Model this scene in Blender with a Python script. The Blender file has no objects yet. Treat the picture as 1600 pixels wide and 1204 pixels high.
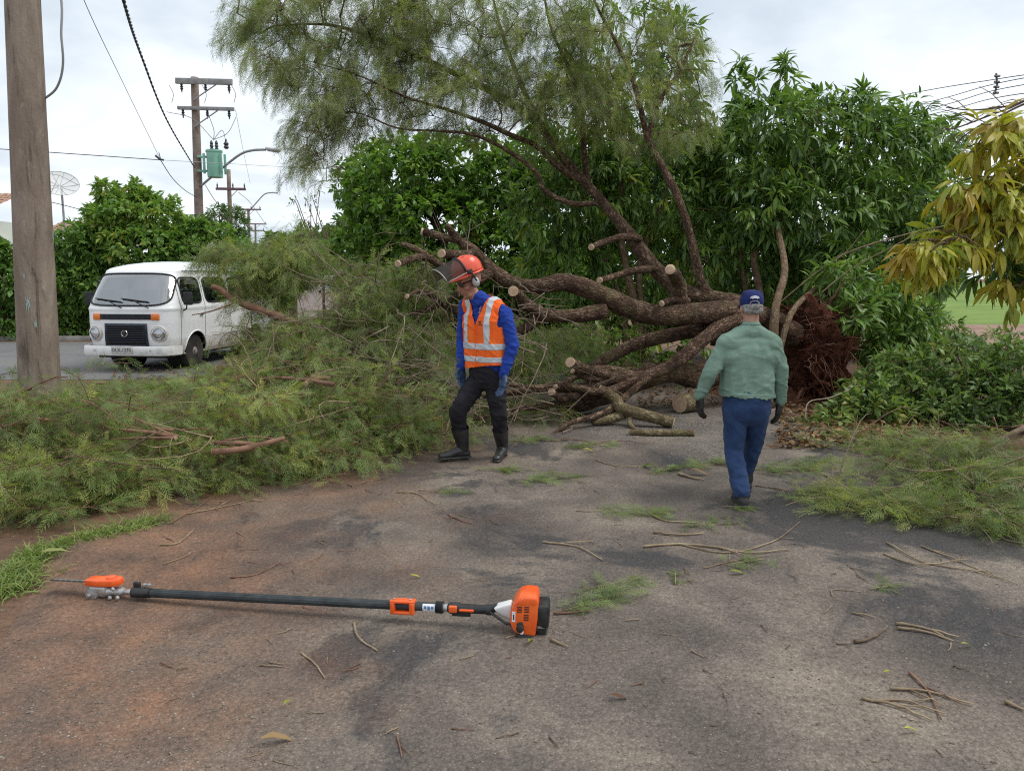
import bpy, bmesh, math, random
import numpy as np
from mathutils import Vector, Matrix, noise, Quaternion
R = math.radians
random.seed(7); rng = np.random.default_rng(7)
SC = bpy.context.scene
COL = SC.collection

# ---------------------------------------------------------------- camera
CAM_H, PITCH, FPX = 1.7, R(7.92), 1200.0          # eye height, tilt below the horizon, focal length for a 1600 px wide frame
cam_d = bpy.data.cameras.new('camera'); cam = bpy.data.objects.new('camera', cam_d); COL.objects.link(cam)
cam.location = (0, 0, CAM_H); cam.rotation_euler = (R(90) - PITCH, 0, 0)
cam_d.sensor_width = 36; cam_d.lens = 36 * FPX / 1600; cam_d.clip_start = 0.05; cam_d.clip_end = 3000
SC.camera = cam

# ---------------------------------------------------------------- sky and light (overcast day)
SUN_EL, SUN_AZ = R(58), R(95)                      # azimuth clockwise from +Y
w = bpy.data.worlds.new('World'); SC.world = w; w.use_nodes = True
nt = w.node_tree; nt.nodes.clear()
def N(nt, t, **kw):
    n = nt.nodes.new(t)
    for k, v in kw.items():
        if k.startswith('i_'):
            key = k[2:]
            n.inputs[int(key) if key.isdigit() else key].default_value = v
        else: setattr(n, k, v)
    return n
def L(nt, a, b): nt.links.new(a, b)
sky = N(nt, 'ShaderNodeTexSky', sky_type='NISHITA', sun_disc=False)
sky.sun_elevation = SUN_EL; sky.sun_rotation = SUN_AZ; sky.air_density = 1.0; sky.dust_density = 3.0
tc = N(nt, 'ShaderNodeTexCoord'); sep = N(nt, 'ShaderNodeSeparateXYZ'); L(nt, tc.outputs['Generated'], sep.inputs[0])
zz = N(nt, 'ShaderNodeMath', operation='MAXIMUM', i_1=0.0); L(nt, sep.outputs['Z'], zz.inputs[0])
za = N(nt, 'ShaderNodeMath', operation='ADD', i_1=0.22); L(nt, zz.outputs[0], za.inputs[0])
dx = N(nt, 'ShaderNodeMath', operation='DIVIDE'); L(nt, sep.outputs['X'], dx.inputs[0]); L(nt, za.outputs[0], dx.inputs[1])
dy = N(nt, 'ShaderNodeMath', operation='DIVIDE'); L(nt, sep.outputs['Y'], dy.inputs[0]); L(nt, za.outputs[0], dy.inputs[1])
cb = N(nt, 'ShaderNodeCombineXYZ'); L(nt, dx.outputs[0], cb.inputs[0]); L(nt, dy.outputs[0], cb.inputs[1])
cn = N(nt, 'ShaderNodeTexNoise', i_Scale=1.15, i_Detail=6.0, i_Roughness=0.52, i_Distortion=0.4); L(nt, cb.outputs[0], cn.inputs['Vector'])
cr = N(nt, 'ShaderNodeValToRGB'); L(nt, cn.outputs['Fac'], cr.inputs[0])
cr.color_ramp.elements[0].position = 0.36; cr.color_ramp.elements[0].color = (0.42, 0.485, 0.55, 1)
cr.color_ramp.elements[1].position = 0.60; cr.color_ramp.elements[1].color = (0.725, 0.77, 0.815, 1)
sk = N(nt, 'ShaderNodeVectorMath', operation='SCALE'); sk.inputs['Scale'].default_value = 0.10; L(nt, sky.outputs[0], sk.inputs[0])
mx = N(nt, 'ShaderNodeMix', data_type='RGBA'); mx.inputs['Factor'].default_value = 0.93
L(nt, sk.outputs[0], mx.inputs['A']); L(nt, cr.outputs[0], mx.inputs['B'])
bg = N(nt, 'ShaderNodeBackground', i_Strength=1.08); L(nt, mx.outputs['Result'], bg.inputs[0])
wo = N(nt, 'ShaderNodeOutputWorld'); L(nt, bg.outputs[0], wo.inputs[0])
sun_d = bpy.data.lights.new('sun', 'SUN'); sun_d.energy = 1.5; sun_d.angle = R(32); sun_d.color = (1, 0.96, 0.9)
sun = bpy.data.objects.new('sun', sun_d); COL.objects.link(sun)
sdir = Vector((math.sin(SUN_AZ) * math.cos(SUN_EL), math.cos(SUN_AZ) * math.cos(SUN_EL), math.sin(SUN_EL)))
sun.rotation_euler = sdir.to_track_quat('Z', 'Y').to_euler(); sun.location = (0, -5, 30)
SC.view_settings.view_transform = 'Standard'; SC.view_settings.look = 'None'
SC.view_settings.exposure = 0.50; SC.view_settings.gamma = 1.0; SC.view_settings.use_curve_mapping = False
SC.cycles.max_bounces = 6; SC.cycles.diffuse_bounces = 3; SC.cycles.transparent_max_bounces = 12
SC.cycles.use_denoising = False; SC.cycles.use_adaptive_sampling = False; SC.cycles.filter_width = 1.15

# ---------------------------------------------------------------- layout: a point seen at a place in the frame, at a depth or on the ground
CP, SP = math.cos(PITCH), math.sin(PITCH)
def ray(px, py):
    u, v = (px - 800) / FPX, (602 - py) / FPX
    return Vector((u, CP + v * SP, -SP + v * CP))
def at(px, py, Y):
    d = ray(px, py); return Vector((0, 0, CAM_H)) + d * (Y / d.y)
def gnd(px, py, z=0.0):
    d = ray(px, py); return Vector((0, 0, CAM_H)) + d * ((z - CAM_H) / d.z)

# ---------------------------------------------------------------- objects and tags
def link(o, parent=None):
    COL.objects.link(o)
    if parent is not None: o.parent = parent
    return o
def tag(o, label=None, cat=None, group=None, kind=None):
    if label: o['label'] = label
    if cat: o['category'] = cat
    if group: o['group'] = group
    if kind: o['kind'] = kind
    return o
def thing(name, label, cat, loc=(0, 0, 0), rz=0.0, group=None):
    o = bpy.data.objects.new(name, None); o.empty_display_size = 0.1; link(o)
    o.location = loc; o.rotation_euler = (0, 0, rz)
    return tag(o, label, cat, group)
def copy_tree(o, parent=None):
    c = o.copy(); COL.objects.link(c); c.parent = parent
    for ch in list(o.children): copy_tree(ch, c)
    return c

class G:
    """collects shapes and builds them as one mesh object"""
    def __init__(s): s.V = []; s.F = []; s.n = 0; s.T = []
    def add(s, V, F, tint=None):
        V = np.asarray(V, float).reshape(-1, 3)
        s.V.append(V); n = s.n; s.F.extend([tuple(i + n for i in f) for f in F]); s.n += len(V)
        s.T.append(np.full(len(V), 0.5 if tint is None else tint)); return s
    def bm(s, bm, M=None):
        bm.verts.ensure_lookup_table(); bm.verts.index_update()
        V = [tuple((M @ v.co) if M else v.co) for v in bm.verts]
        s.add(V, [tuple(v.index for v in f.verts) for f in bm.faces]); bm.free(); return s
    def box(s, c, size, rot=None, bevel=0.0, seg=2, taper=None):
        bm = bmesh.new(); bmesh.ops.create_cube(bm, size=1.0)
        for v in bm.verts:
            v.co = Vector((v.co.x * size[0], v.co.y * size[1], v.co.z * size[2]))
            if taper and v.co.z > 0: v.co.x *= taper[0]; v.co.y *= taper[1]
        if bevel > 0: bmesh.ops.bevel(bm, geom=bm.edges[:], offset=bevel, segments=seg, profile=0.5, affect='EDGES')
        M = Matrix.Translation(Vector(c))
        if rot is not None: M = M @ (rot.to_4x4() if isinstance(rot, Matrix) else Matrix.Rotation(rot, 4, 'Z'))
        return s.bm(bm, M)
    def tube(s, pts, rad, n=8, cap=True, jit=0.0, tint=None):
        V, F = tube(pts, rad, n, cap, jit); return s.add(V, F, tint)
    def lathe(s, prof, M=None, n=20, cap=True):
        V = []; F = []
        for (r, z) in prof:
            for k in range(n):
                a = 2 * math.pi * k / n; V.append((r * math.cos(a), r * math.sin(a), z))
        for i in range(len(prof) - 1):
            for k in range(n):
                k2 = (k + 1) % n; F.append((i * n + k, i * n + k2, (i + 1) * n + k2, (i + 1) * n + k))
        if cap:
            F.append(tuple(reversed(range(n)))); m = (len(prof) - 1) * n; F.append(tuple(m + k for k in range(n)))
        if M is not None: V = [tuple(M @ Vector(v)) for v in V]
        return s.add(V, F)
    def prism(s, outline, depth, M=None, bevel=0.0):
        bm = bmesh.new(); vs = [bm.verts.new((x, y, 0)) for x, y in outline]; f = bm.faces.new(vs)
        r = bmesh.ops.extrude_face_region(bm, geom=[f])
        for v in r['geom']:
            if isinstance(v, bmesh.types.BMVert): v.co.z += depth
        bmesh.ops.recalc_face_normals(bm, faces=bm.faces[:])
        if bevel > 0: bmesh.ops.bevel(bm, geom=bm.edges[:], offset=bevel, segments=2, profile=0.5, affect='EDGES')
        return s.bm(bm, M)
    def build(s, name, mat, parent=None, smooth=True, auto=35, tint=False, kind=None):
        me = bpy.data.meshes.new(name)
        V = np.concatenate(s.V) if s.V else np.zeros((0, 3))
        me.from_pydata(V.tolist(), [], s.F)
        if tint: 
            a = me.attributes.new('tint', 'FLOAT', 'POINT'); a.data.foreach_set('value', np.concatenate(s.T).astype(np.float32))
        o = bpy.data.objects.new(name, me); link(o, parent)
        if mat is not None: me.materials.append(mat)
        if smooth:
            me.polygons.foreach_set('use_smooth', [True] * len(me.polygons))
            if auto and len(me.polygons) < 60000:
                me.set_sharp_from_angle(angle=R(auto))
        if kind: o['kind'] = kind
        return o
def tube(pts, rad, n=8, cap=True, jit=0.0):
    P = np.asarray([tuple(p) for p in pts], float); m = len(P)
    rad = np.full(m, rad, float) if np.isscalar(rad) else np.asarray(rad, float)
    T = np.gradient(P, axis=0); T /= np.linalg.norm(T, axis=1, keepdims=True) + 1e-9
    u = np.cross(T[0], [0, 0, 1.0])
    if np.linalg.norm(u) < 0.1: u = np.cross(T[0], [1.0, 0, 0])
    u /= np.linalg.norm(u); V = []
    ang = np.arange(n) * 2 * math.pi / n; ca, sa = np.cos(ang)[:, None], np.sin(ang)[:, None]
    for i in range(m):
        u = u - T[i] * np.dot(u, T[i]); u /= np.linalg.norm(u) + 1e-9; v = np.cross(T[i], u)
        r = rad[i] * (1 + (rng.uniform(-jit, jit, (n, 1)) if jit else 0))
        V.append(P[i] + (ca * u + sa * v) * r)
    V = np.concatenate(V); F = []
    for i in range(m - 1):
        for k in range(n):
            k2 = (k + 1) % n; F.append((i * n + k, i * n + k2, (i + 1) * n + k2, (i + 1) * n + k))
    if cap: F.append(tuple(reversed(range(n)))); F.append(tuple((m - 1) * n + k for k in range(n)))
    return V, F
def spline(P, per=6):
    """Catmull-Rom through rows of P (any number of columns)"""
    P = np.asarray(P, float); out = []
    Q = np.vstack([2 * P[0] - P[1], P, 2 * P[-1] - P[-2]])
    for i in range(len(P) - 1):
        a, b, c, d = Q[i], Q[i + 1], Q[i + 2], Q[i + 3]
        for t in np.linspace(0, 1, per, endpoint=False):
            out.append(0.5 * ((2 * b) + (-a + c) * t + (2 * a - 5 * b + 4 * c - d) * t * t + (-a + 3 * b - 3 * c + d) * t ** 3))
    out.append(P[-1]); return np.array(out)
def mesh_tris(name, V, F, mat, parent=None, tint=None, smooth=False, kind=None):
    """large meshes: all faces triangles, filled from arrays"""
    me = bpy.data.meshes.new(name); n, m = len(V), len(F)
    me.vertices.add(n); me.vertices.foreach_set('co', np.ascontiguousarray(V, np.float32).ravel())
    me.loops.add(3 * m); me.loops.foreach_set('vertex_index', np.ascontiguousarray(F, np.int32).ravel())
    me.polygons.add(m); me.polygons.foreach_set('loop_start', np.arange(0, 3 * m, 3, dtype=np.int32))
    me.update(calc_edges=True)
    if tint is not None:
        a = me.attributes.new('tint', 'FLOAT', 'POINT'); a.data.foreach_set('value', np.ascontiguousarray(tint, np.float32))
    if smooth: me.polygons.foreach_set('use_smooth', np.ones(m, bool))
    o = bpy.data.objects.new(name, me); link(o, parent); me.materials.append(mat)
    if kind: o['kind'] = kind
    return o
def frames(X, up=(0, 0, 1), roll=0.0):
    """rotation matrices whose first axis is X and whose third axis is near 'up'"""
    X = X / (np.linalg.norm(X, axis=1, keepdims=True) + 1e-9)
    U = np.broadcast_to(np.asarray(up, float), X.shape) + rng.normal(0, 0.05, X.shape)
    Y = np.cross(U, X); Y /= np.linalg.norm(Y, axis=1, keepdims=True) + 1e-9
    Z = np.cross(X, Y)
    if np.any(roll):
        c, s_ = np.cos(roll)[:, None], np.sin(roll)[:, None]; Y, Z = c * Y + s_ * Z, -s_ * Y + c * Z
    return np.stack([X, Y, Z], axis=2)
def scatter(tpls, pos, rot, scale, tint):
    """many copies of small templates -> vertex, face and tint arrays of one mesh"""
    pos = np.asarray(pos, float); k = len(tpls); n = len(pos); pick = rng.integers(0, k, n); VV = []; FF = []; TT = []; off = 0
    sc = np.asarray(scale, float); sc = np.broadcast_to(sc[:, None] if sc.ndim == 1 else sc, (n, 3)); tint = np.asarray(tint, float)
    for i, (tv, tf) in enumerate(tpls):
        id_ = np.where(pick == i)[0]
        if len(id_) == 0: continue
        v = np.einsum('nij,nkj->nki', rot[id_], tv[None] * sc[id_][:, None, :]) + pos[id_][:, None, :]
        f = tf[None] + (np.arange(len(id_)) * len(tv))[:, None, None] + off
        VV.append(v.reshape(-1, 3)); FF.append(f.reshape(-1, 3)); TT.append(np.repeat(tint[id_], len(tv))); off += v.shape[0] * v.shape[1]
    return np.concatenate(VV), np.concatenate(FF), np.concatenate(TT)
def rand_dirs(n):
    d = rng.normal(size=(n, 3)); return d / np.linalg.norm(d, axis=1, keepdims=True)
def vnoise(x, y, seed=0):
    xi, yi = np.floor(x).astype(int), np.floor(y).astype(int); fx, fy = x - xi, y - yi
    fx = fx * fx * (3 - 2 * fx); fy = fy * fy * (3 - 2 * fy)
    def h(a, b):
        n = (a * 374761393 + b * 668265263 + seed * 974634777) & 0x7fffffff
        n = ((n ^ (n >> 13)) * 1274126177) & 0x7fffffff
        return ((n ^ (n >> 16)) & 0xffff) / 65535.0
    a = h(xi, yi) * (1 - fx) + h(xi + 1, yi) * fx; b = h(xi, yi + 1) * (1 - fx) + h(xi + 1, yi + 1) * fx
    return a * (1 - fy) + b * fy
def fbm(x, y, o=4, seed=0):
    s = 0; a = 0.5
    for k in range(o): s = s + a * vnoise(x, y, seed + k); x = x * 2.03 + 11.3; y = y * 2.03 + 5.1; a *= 0.5
    return s

# ---------------------------------------------------------------- materials
def mat_new(name):
    m = bpy.data.materials.new(name); m.use_nodes = True; t = m.node_tree
    return m, t, t.nodes['Principled BSDF'], t.nodes['Material Output']
def c4(c): return (c[0], c[1], c[2], 1.0)
def ramp(t, fac, stops):
    r = N(t, 'ShaderNodeValToRGB'); e = r.color_ramp.elements
    while len(e) < len(stops): e.new(0.5)
    for q, (p, c) in zip(e, stops): q.position = p; q.color = c4(c) if not np.isscalar(c) else (c, c, c, 1)
    L(t, fac, r.inputs[0]); return r.outputs[0]
def tnoise(t, scale, detail=4.0, rough=0.55, vec=None, dist=0.0, stretch=None):
    if vec is None: vec = N(t, 'ShaderNodeTexCoord').outputs['Object']
    if stretch:
        mp = N(t, 'ShaderNodeMapping'); mp.inputs['Scale'].default_value = stretch; L(t, vec, mp.inputs[0]); vec = mp.outputs[0]
    n = N(t, 'ShaderNodeTexNoise', i_Scale=scale, i_Detail=detail, i_Roughness=rough, i_Distortion=dist); L(t, vec, n.inputs['Vector']); return n.outputs['Fac']
def mixc(t, fac, a, b, mode='MIX'):
    m = N(t, 'ShaderNodeMix', data_type='RGBA', blend_type=mode)
    for s_, v in (('Factor', fac), ('A', a), ('B', b)):
        if hasattr(v, 'is_linked') or hasattr(v, 'links'): L(t, v, m.inputs[s_])
        else: m.inputs[s_].default_value = v if s_ == 'Factor' else c4(v)
    return m.outputs['Result']
def math_(t, op, a, b=0.0):
    m = N(t, 'ShaderNodeMath', operation=op)
    for i, v in enumerate((a, b)):
        if hasattr(v, 'links'): L(t, v, m.inputs[i])
        else: m.inputs[i].default_value = v
    return m.outputs[0]
def set_bump(t, b, h, strength, dist=0.01):
    bp = N(t, 'ShaderNodeBump', i_Strength=strength, i_Distance=dist); L(t, h, bp.inputs['Height']); L(t, bp.outputs[0], b.inputs['Normal']); return bp
def pmat(name, c1, c2=None, scale=8, rough=0.6, metal=0.0, bump=0.0, bscale=60, coat=0.0, spec=0.5, detail=4, lo=0.35, hi=0.65, bdist=0.004):
    m, t, b, o = mat_new(name); b.inputs['Roughness'].default_value = rough; b.inputs['Metallic'].default_value = metal
    b.inputs['Specular IOR Level'].default_value = spec; b.inputs['Coat Weight'].default_value = coat
    if c2 is None: b.inputs['Base Color'].default_value = c4(c1)
    else: L(t, ramp(t, tnoise(t, scale, detail), [(lo, c1), (hi, c2)]), b.inputs['Base Color'])
    if bump: set_bump(t, b, tnoise(t, bscale, 3), bump, bdist)
    return m
def leafmat(name, stops, rough=0.5, transl=0.3, spec=0.4, var=0.25):
    m, t, b, o = mat_new(name); a = N(t, 'ShaderNodeAttribute', attribute_name='tint')
    c = ramp(t, a.outputs['Fac'], stops)
    c = mixc(t, var, c, ramp(t, tnoise(t, 3.0, 3), [(0.35, (0.35, 0.4, 0.35)), (0.65, (1.5, 1.4, 1.2))]), 'MULTIPLY')
    L(t, c, b.inputs['Base Color']); b.inputs['Roughness'].default_value = rough; b.inputs['Specular IOR Level'].default_value = spec
    tr = N(t, 'ShaderNodeBsdfTranslucent'); L(t, mixc(t, 1.0, c, (1.15, 1.25, 0.6), 'MULTIPLY'), tr.inputs[0])
    ms = N(t, 'ShaderNodeMixShader', i_0=transl); L(t, b.outputs[0], ms.inputs[1]); L(t, tr.outputs[0], ms.inputs[2]); L(t, ms.outputs[0], o.inputs[0])
    return m
def barkmat(name, c_dark, c_mid, c_light, scale=7, bump=0.9, moss=None, limb=False):
    m, t, b, o = mat_new(name); vec = N(t, 'ShaderNodeAttribute', attribute_name='bark').outputs['Vector'] if limb else N(t, 'ShaderNodeTexCoord').outputs['Object']
    n1 = tnoise(t, scale, 6, 0.65, vec, 0.6); 
    vo = N(t, 'ShaderNodeTexVoronoi', feature='DISTANCE_TO_EDGE', i_Scale=scale * 5.5)
    mp = N(t, 'ShaderNodeMixRGB', i_0=0.11 if limb else 0.08); L(t, vec, mp.inputs[1])
    nn = N(t, 'ShaderNodeTexNoise', i_Scale=scale * 2.0, i_Detail=3.0); L(t, vec, nn.inputs['Vector']); L(t, nn.outputs['Color'], mp.inputs[2])
    st = N(t, 'ShaderNodeMapping'); st.inputs['Scale'].default_value = (1.0, 1.0, 0.30) if limb else (0.5, 1.0, 1.2); L(t, mp.outputs[0], st.inputs[0]); L(t, st.outputs[0], vo.inputs['Vector'])
    cr_ = ramp(t, vo.outputs['Distance'], [(0.0, 0.15), (0.22, 1.0)])
    col = mixc(t, cr_, c_dark, ramp(t, n1, [(0.3, c_dark), (0.5, c_mid), (0.7, c_light)]))
    if moss is not None: col = mixc(t, ramp(t, tnoise(t, 2.6, 5, 0.7, vec), [(0.52, 0.0), (0.68, 0.7)]), col, moss)
    L(t, col, b.inputs['Base Color']); b.inputs['Roughness'].default_value = 0.92; b.inputs['Specular IOR Level'].default_value = 0.2
    h = mixc(t, 0.45, cr_, tnoise(t, scale * 9, 5, 0.7, vec)); set_bump(t, b, h, bump, 0.03)
    return m

# ================================================================ SETTING
def road_mat():
    m, t, b, o = mat_new('worn_asphalt'); vec = N(t, 'ShaderNodeTexCoord').outputs['Object']
    sp = N(t, 'ShaderNodeSeparateXYZ'); L(t, vec, sp.inputs[0])
    base = ramp(t, tnoise(t, 1.1, 6, 0.62, vec, 0.3), [(0.34, (0.088, 0.072, 0.062)), (0.5, (0.155, 0.126, 0.104)), (0.66, (0.26, 0.212, 0.168))])
    dark = ramp(t, tnoise(t, 0.62, 7, 0.66, vec, 0.5), [(0.525, 0.0), (0.575, 1.0)])
    col = mixc(t, math_(t, 'MULTIPLY', dark, 0.78), base, (0.040, 0.040, 0.043))
    # red soil trodden over the left side of the road
    rx = math_(t, 'MULTIPLY_ADD', sp.outputs['X'], -0.42); 
    rn = math_(t, 'ADD', math_(t, 'MULTIPLY', sp.outputs['X'], -0.34), math_(t, 'MULTIPLY', tnoise(t, 0.9, 5, 0.6, vec), 1.7))
    red = ramp(t, rn, [(0.97, 0.0), (1.0, 0.0)]); r_ = red.node.color_ramp.elements; 
    rmap = N(t, 'ShaderNodeMapRange'); rmap.inputs['From Min'].default_value = 0.93; rmap.inputs['From Max'].default_value = 1.6; L(t, rn, rmap.inputs[0])
    rs = ramp(t, tnoise(t, 3.0, 5, 0.6, vec), [(0.35, (0.13, 0.08, 0.055)), (0.7, (0.29, 0.15, 0.085))])
    col = mixc(t, math_(t, 'MULTIPLY', rmap.outputs[0], 0.85), col, rs)
    far = N(t, 'ShaderNodeMapRange'); far.inputs['From Min'].default_value = 9.0; far.inputs['From Max'].default_value = 16.0; L(t, sp.outputs['Y'], far.inputs[0])
    col = mixc(t, math_(t, 'MULTIPLY', far.outputs[0], 0.7), col, ramp(t, tnoise(t, 0.7, 5, 0.6, vec), [(0.4, (0.15, 0.14, 0.135)), (0.62, (0.22, 0.15, 0.12))]))
    vo = N(t, 'ShaderNodeTexVoronoi', i_Scale=70.0); L(t, vec, vo.inputs['Vector'])
    sp_ = ramp(t, vo.outputs['Distance'], [(0.1, 1.28), (0.45, 0.78)])
    col = mixc(t, 0.8, col, sp_, 'MULTIPLY')
    g = tnoise(t, 42, 6, 0.75, vec)
    col = mixc(t, 0.75, col, ramp(t, g, [(0.32, 0.42), (0.68, 1.65)]), 'MULTIPLY')
    chips = ramp(t, tnoise(t, 160, 2, 0.5, vec), [(0.69, 0.0), (0.74, 1.0)])
    col = mixc(t, math_(t, 'MULTIPLY', chips, 0.5), col, (0.42, 0.38, 0.33))
    ck = N(t, 'ShaderNodeTexVoronoi', feature='DISTANCE_TO_EDGE', i_Scale=0.55); wp = N(t, 'ShaderNodeMixRGB', i_0=0.22); cn_ = N(t, 'ShaderNodeTexNoise', i_Scale=3.0, i_Detail=6.0, i_Roughness=0.7); L(t, vec, cn_.inputs['Vector']); L(t, vec, wp.inputs[1]); L(t, cn_.outputs['Color'], wp.inputs[2]); L(t, wp.outputs[0], ck.inputs['Vector'])
    crk = math_(t, 'MULTIPLY', ramp(t, ck.outputs['Distance'], [(0.0, 1.0), (0.008, 0.0)]), ramp(t, tnoise(t, 1.3, 3, 0.5, vec), [(0.52, 0.0), (0.64, 0.75)]))
    col = mixc(t, crk, col, (0.025, 0.022, 0.02))
    L(t, col, b.inputs['Base Color'])
    L(t, ramp(t, tnoise(t, 0.8, 4, 0.6, vec), [(0.35, 0.55), (0.6, 0.85)]), b.inputs['Roughness']); b.inputs['Specular IOR Level'].default_value = 0.35
    h = mixc(t, 0.5, g, vo.outputs['Distance']); set_bump(t, b, h, 0.85, 0.012)
    return m
def soil_mat(name, stops, scale=1.2, bump=0.8, wet=False):
    m, t, b, o = mat_new(name); vec = N(t, 'ShaderNodeTexCoord').outputs['Object']
    c = ramp(t, tnoise(t, scale, 8, 0.68, vec, 0.3), stops)
    c = mixc(t, 0.7, c, ramp(t, tnoise(t, 30, 5, 0.7, vec), [(0.3, 0.6), (0.7, 1.4)]), 'MULTIPLY')
    L(t, c, b.inputs['Base Color']); b.inputs['Roughness'].default_value = 0.9; b.inputs['Specular IOR Level'].default_value = 0.25
    if wet: L(t, ramp(t, tnoise(t, 1.4, 3, 0.5, vec), [(0.42, 0.28), (0.58, 0.85)]), b.inputs['Roughness'])
    set_bump(t, b, tnoise(t, 26, 6, 0.7, vec), bump, 0.03); return m
M_road = road_mat()
M_soil = soil_mat('red_soil', [(0.3, (0.11, 0.07, 0.05)), (0.5, (0.19, 0.11, 0.07)), (0.7, (0.20, 0.15, 0.09))])
M_cross = soil_mat('grey_asphalt', [(0.3, (0.13, 0.13, 0.132)), (0.5, (0.17, 0.168, 0.165)), (0.7, (0.20, 0.185, 0.175))], 0.6, 0.3)
M_field = soil_mat('mown_grass', [(0.3, (0.10, 0.17, 0.03)), (0.55, (0.17, 0.25, 0.05)), (0.75, (0.24, 0.29, 0.09))], 0.25, 0.5)
M_pink = soil_mat('bare_pink_soil', [(0.3, (0.20, 0.12, 0.085)), (0.55, (0.30, 0.19, 0.14)), (0.75, (0.32, 0.25, 0.19))], 0.9, 0.7)
M_dirt2 = soil_mat('dark_leafy_soil', [(0.3, (0.05, 0.03, 0.022)), (0.55, (0.13, 0.07, 0.045)), (0.75, (0.19, 0.11, 0.07))], 2.2, 1.0)
M_kerb = pmat('kerb_concrete', (0.20, 0.19, 0.17), (0.34, 0.32, 0.29), 4, 0.85, bump=0.5, bscale=60)

# ground: one sheet to the horizon
Vg = []; Fg = []; xs = np.concatenate([[-900, -300, -120, -60], np.arange(-36, 36.1, 1.5), [60, 120, 300, 900]]); ys = np.concatenate([[-200, -40], np.arange(-8, 60.1, 1.5), [90, 150, 300, 700, 1600]])
for y in ys:
    for x in xs: Vg.append((x, y, 0.0))
for j in range(len(ys) - 1):
    for i in range(len(xs) - 1):
        a = j * len(xs) + i; Fg.append((a, a + 1, a + 1 + len(xs), a + len(xs)))
tag(G().add(Vg, Fg).build('ground', M_soil), kind='structure')

def road_x(Y, s): return 2.45 - 0.29 * Y + s            # s = metres right of the road's centre line
def road_z(X, Y):
    return 0.010 + 0.018 * fbm(X * 0.9, Y * 0.9, 3, 3) + 0.012 * fbm(X * 4, Y * 4, 3, 9) + 0.007 * fbm(X * 17, Y * 17, 2, 21)
ss = np.arange(-3.9, 3.95, 0.05); yy = np.arange(-1.5, 13.05, 0.05)
S_, Y_ = np.meshgrid(ss, yy); wob = 0.22 * (fbm(Y_ * 0.8, S_ * 0 + (S_ > 0) * 9.0, 4, 5) - 0.5) * np.abs(S_ / 3.9) ** 4 * 2
X_ = road_x(Y_, S_ + wob); Z_ = road_z(X_, Y_); edge = np.clip((3.9 - np.abs(S_)) / 0.15, 0, 1); Z_ = Z_ * edge + 0.004 * (1 - edge)
nr, nc = Z_.shape; idx = np.arange(nr * nc).reshape(nr, nc)
Fq = np.stack([idx[:-1, :-1], idx[:-1, 1:], idx[1:, 1:], idx[1:, :-1]], -1).reshape(-1, 4)
V = np.stack([X_, Y_, Z_], -1).reshape(-1, 3); Ft = np.concatenate([Fq[:, [0, 1, 2]], Fq[:, [0, 2, 3]]])
far_y = [13.0, 20, 30, 45, 70, 110, 170, 260]; FV = []; FF = []
for i, y in enumerate(far_y):
    FV += [(road_x(y, -3.9), y, 0.012), (road_x(y, 3.9), y, 0.012)]
    if i: k = len(V) + 2 * i; FF += [(k - 2, k - 1, k + 1), (k - 2, k + 1, k)]
tag(mesh_tris('road', np.vstack([V, FV]), np.vstack([Ft, FF]), M_road, smooth=True), kind='structure')
def rz(p): return float(road_z(np.array(p[0]), np.array(p[1])))

def sheet(name, pts, z, mat):
    o = G().add([(x, y, z) for x, y in pts], [tuple(range(len(pts)))]).build(name, mat, smooth=False); return tag(o, kind='structure')
sheet('side_street', [(-90, 13.2), (-6.5, 12.9), (-4.2, 13.6), (-3.2, 15), (-3.6, 20.2), (-5.5, 20.6), (-90, 21.0)], 0.006, M_cross)
sheet('grass_field', [(8, 29), (60, 27), (200, 120), (200, 300), (-5, 300), (6, 60)], 0.008, M_field)
sheet('bare_soil_patch', [(5.5, 18), (40, 15), (60, 27), (8, 29)], 0.005, M_pink)
sheet('leafy_verge', [(3.2, 8.6), (3.6, 6.2), (4.0, 3.0), (9.0, 3.0), (14, 12), (10, 16), (1.5, 16), (1.2, 11.5), (2.6, 10.0)], 0.003, M_dirt2)
# far street kerb along the hedge
kb = G()
for i in range(24):
    kb.box((-6.0 - i * 1.02, 21.12 + 0.012 * i, 0.06), (1.0, 0.15, 0.14), 0.0, 0.015)
kb = kb.build('kerb', M_kerb); tag(kb, kind='structure')

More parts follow.
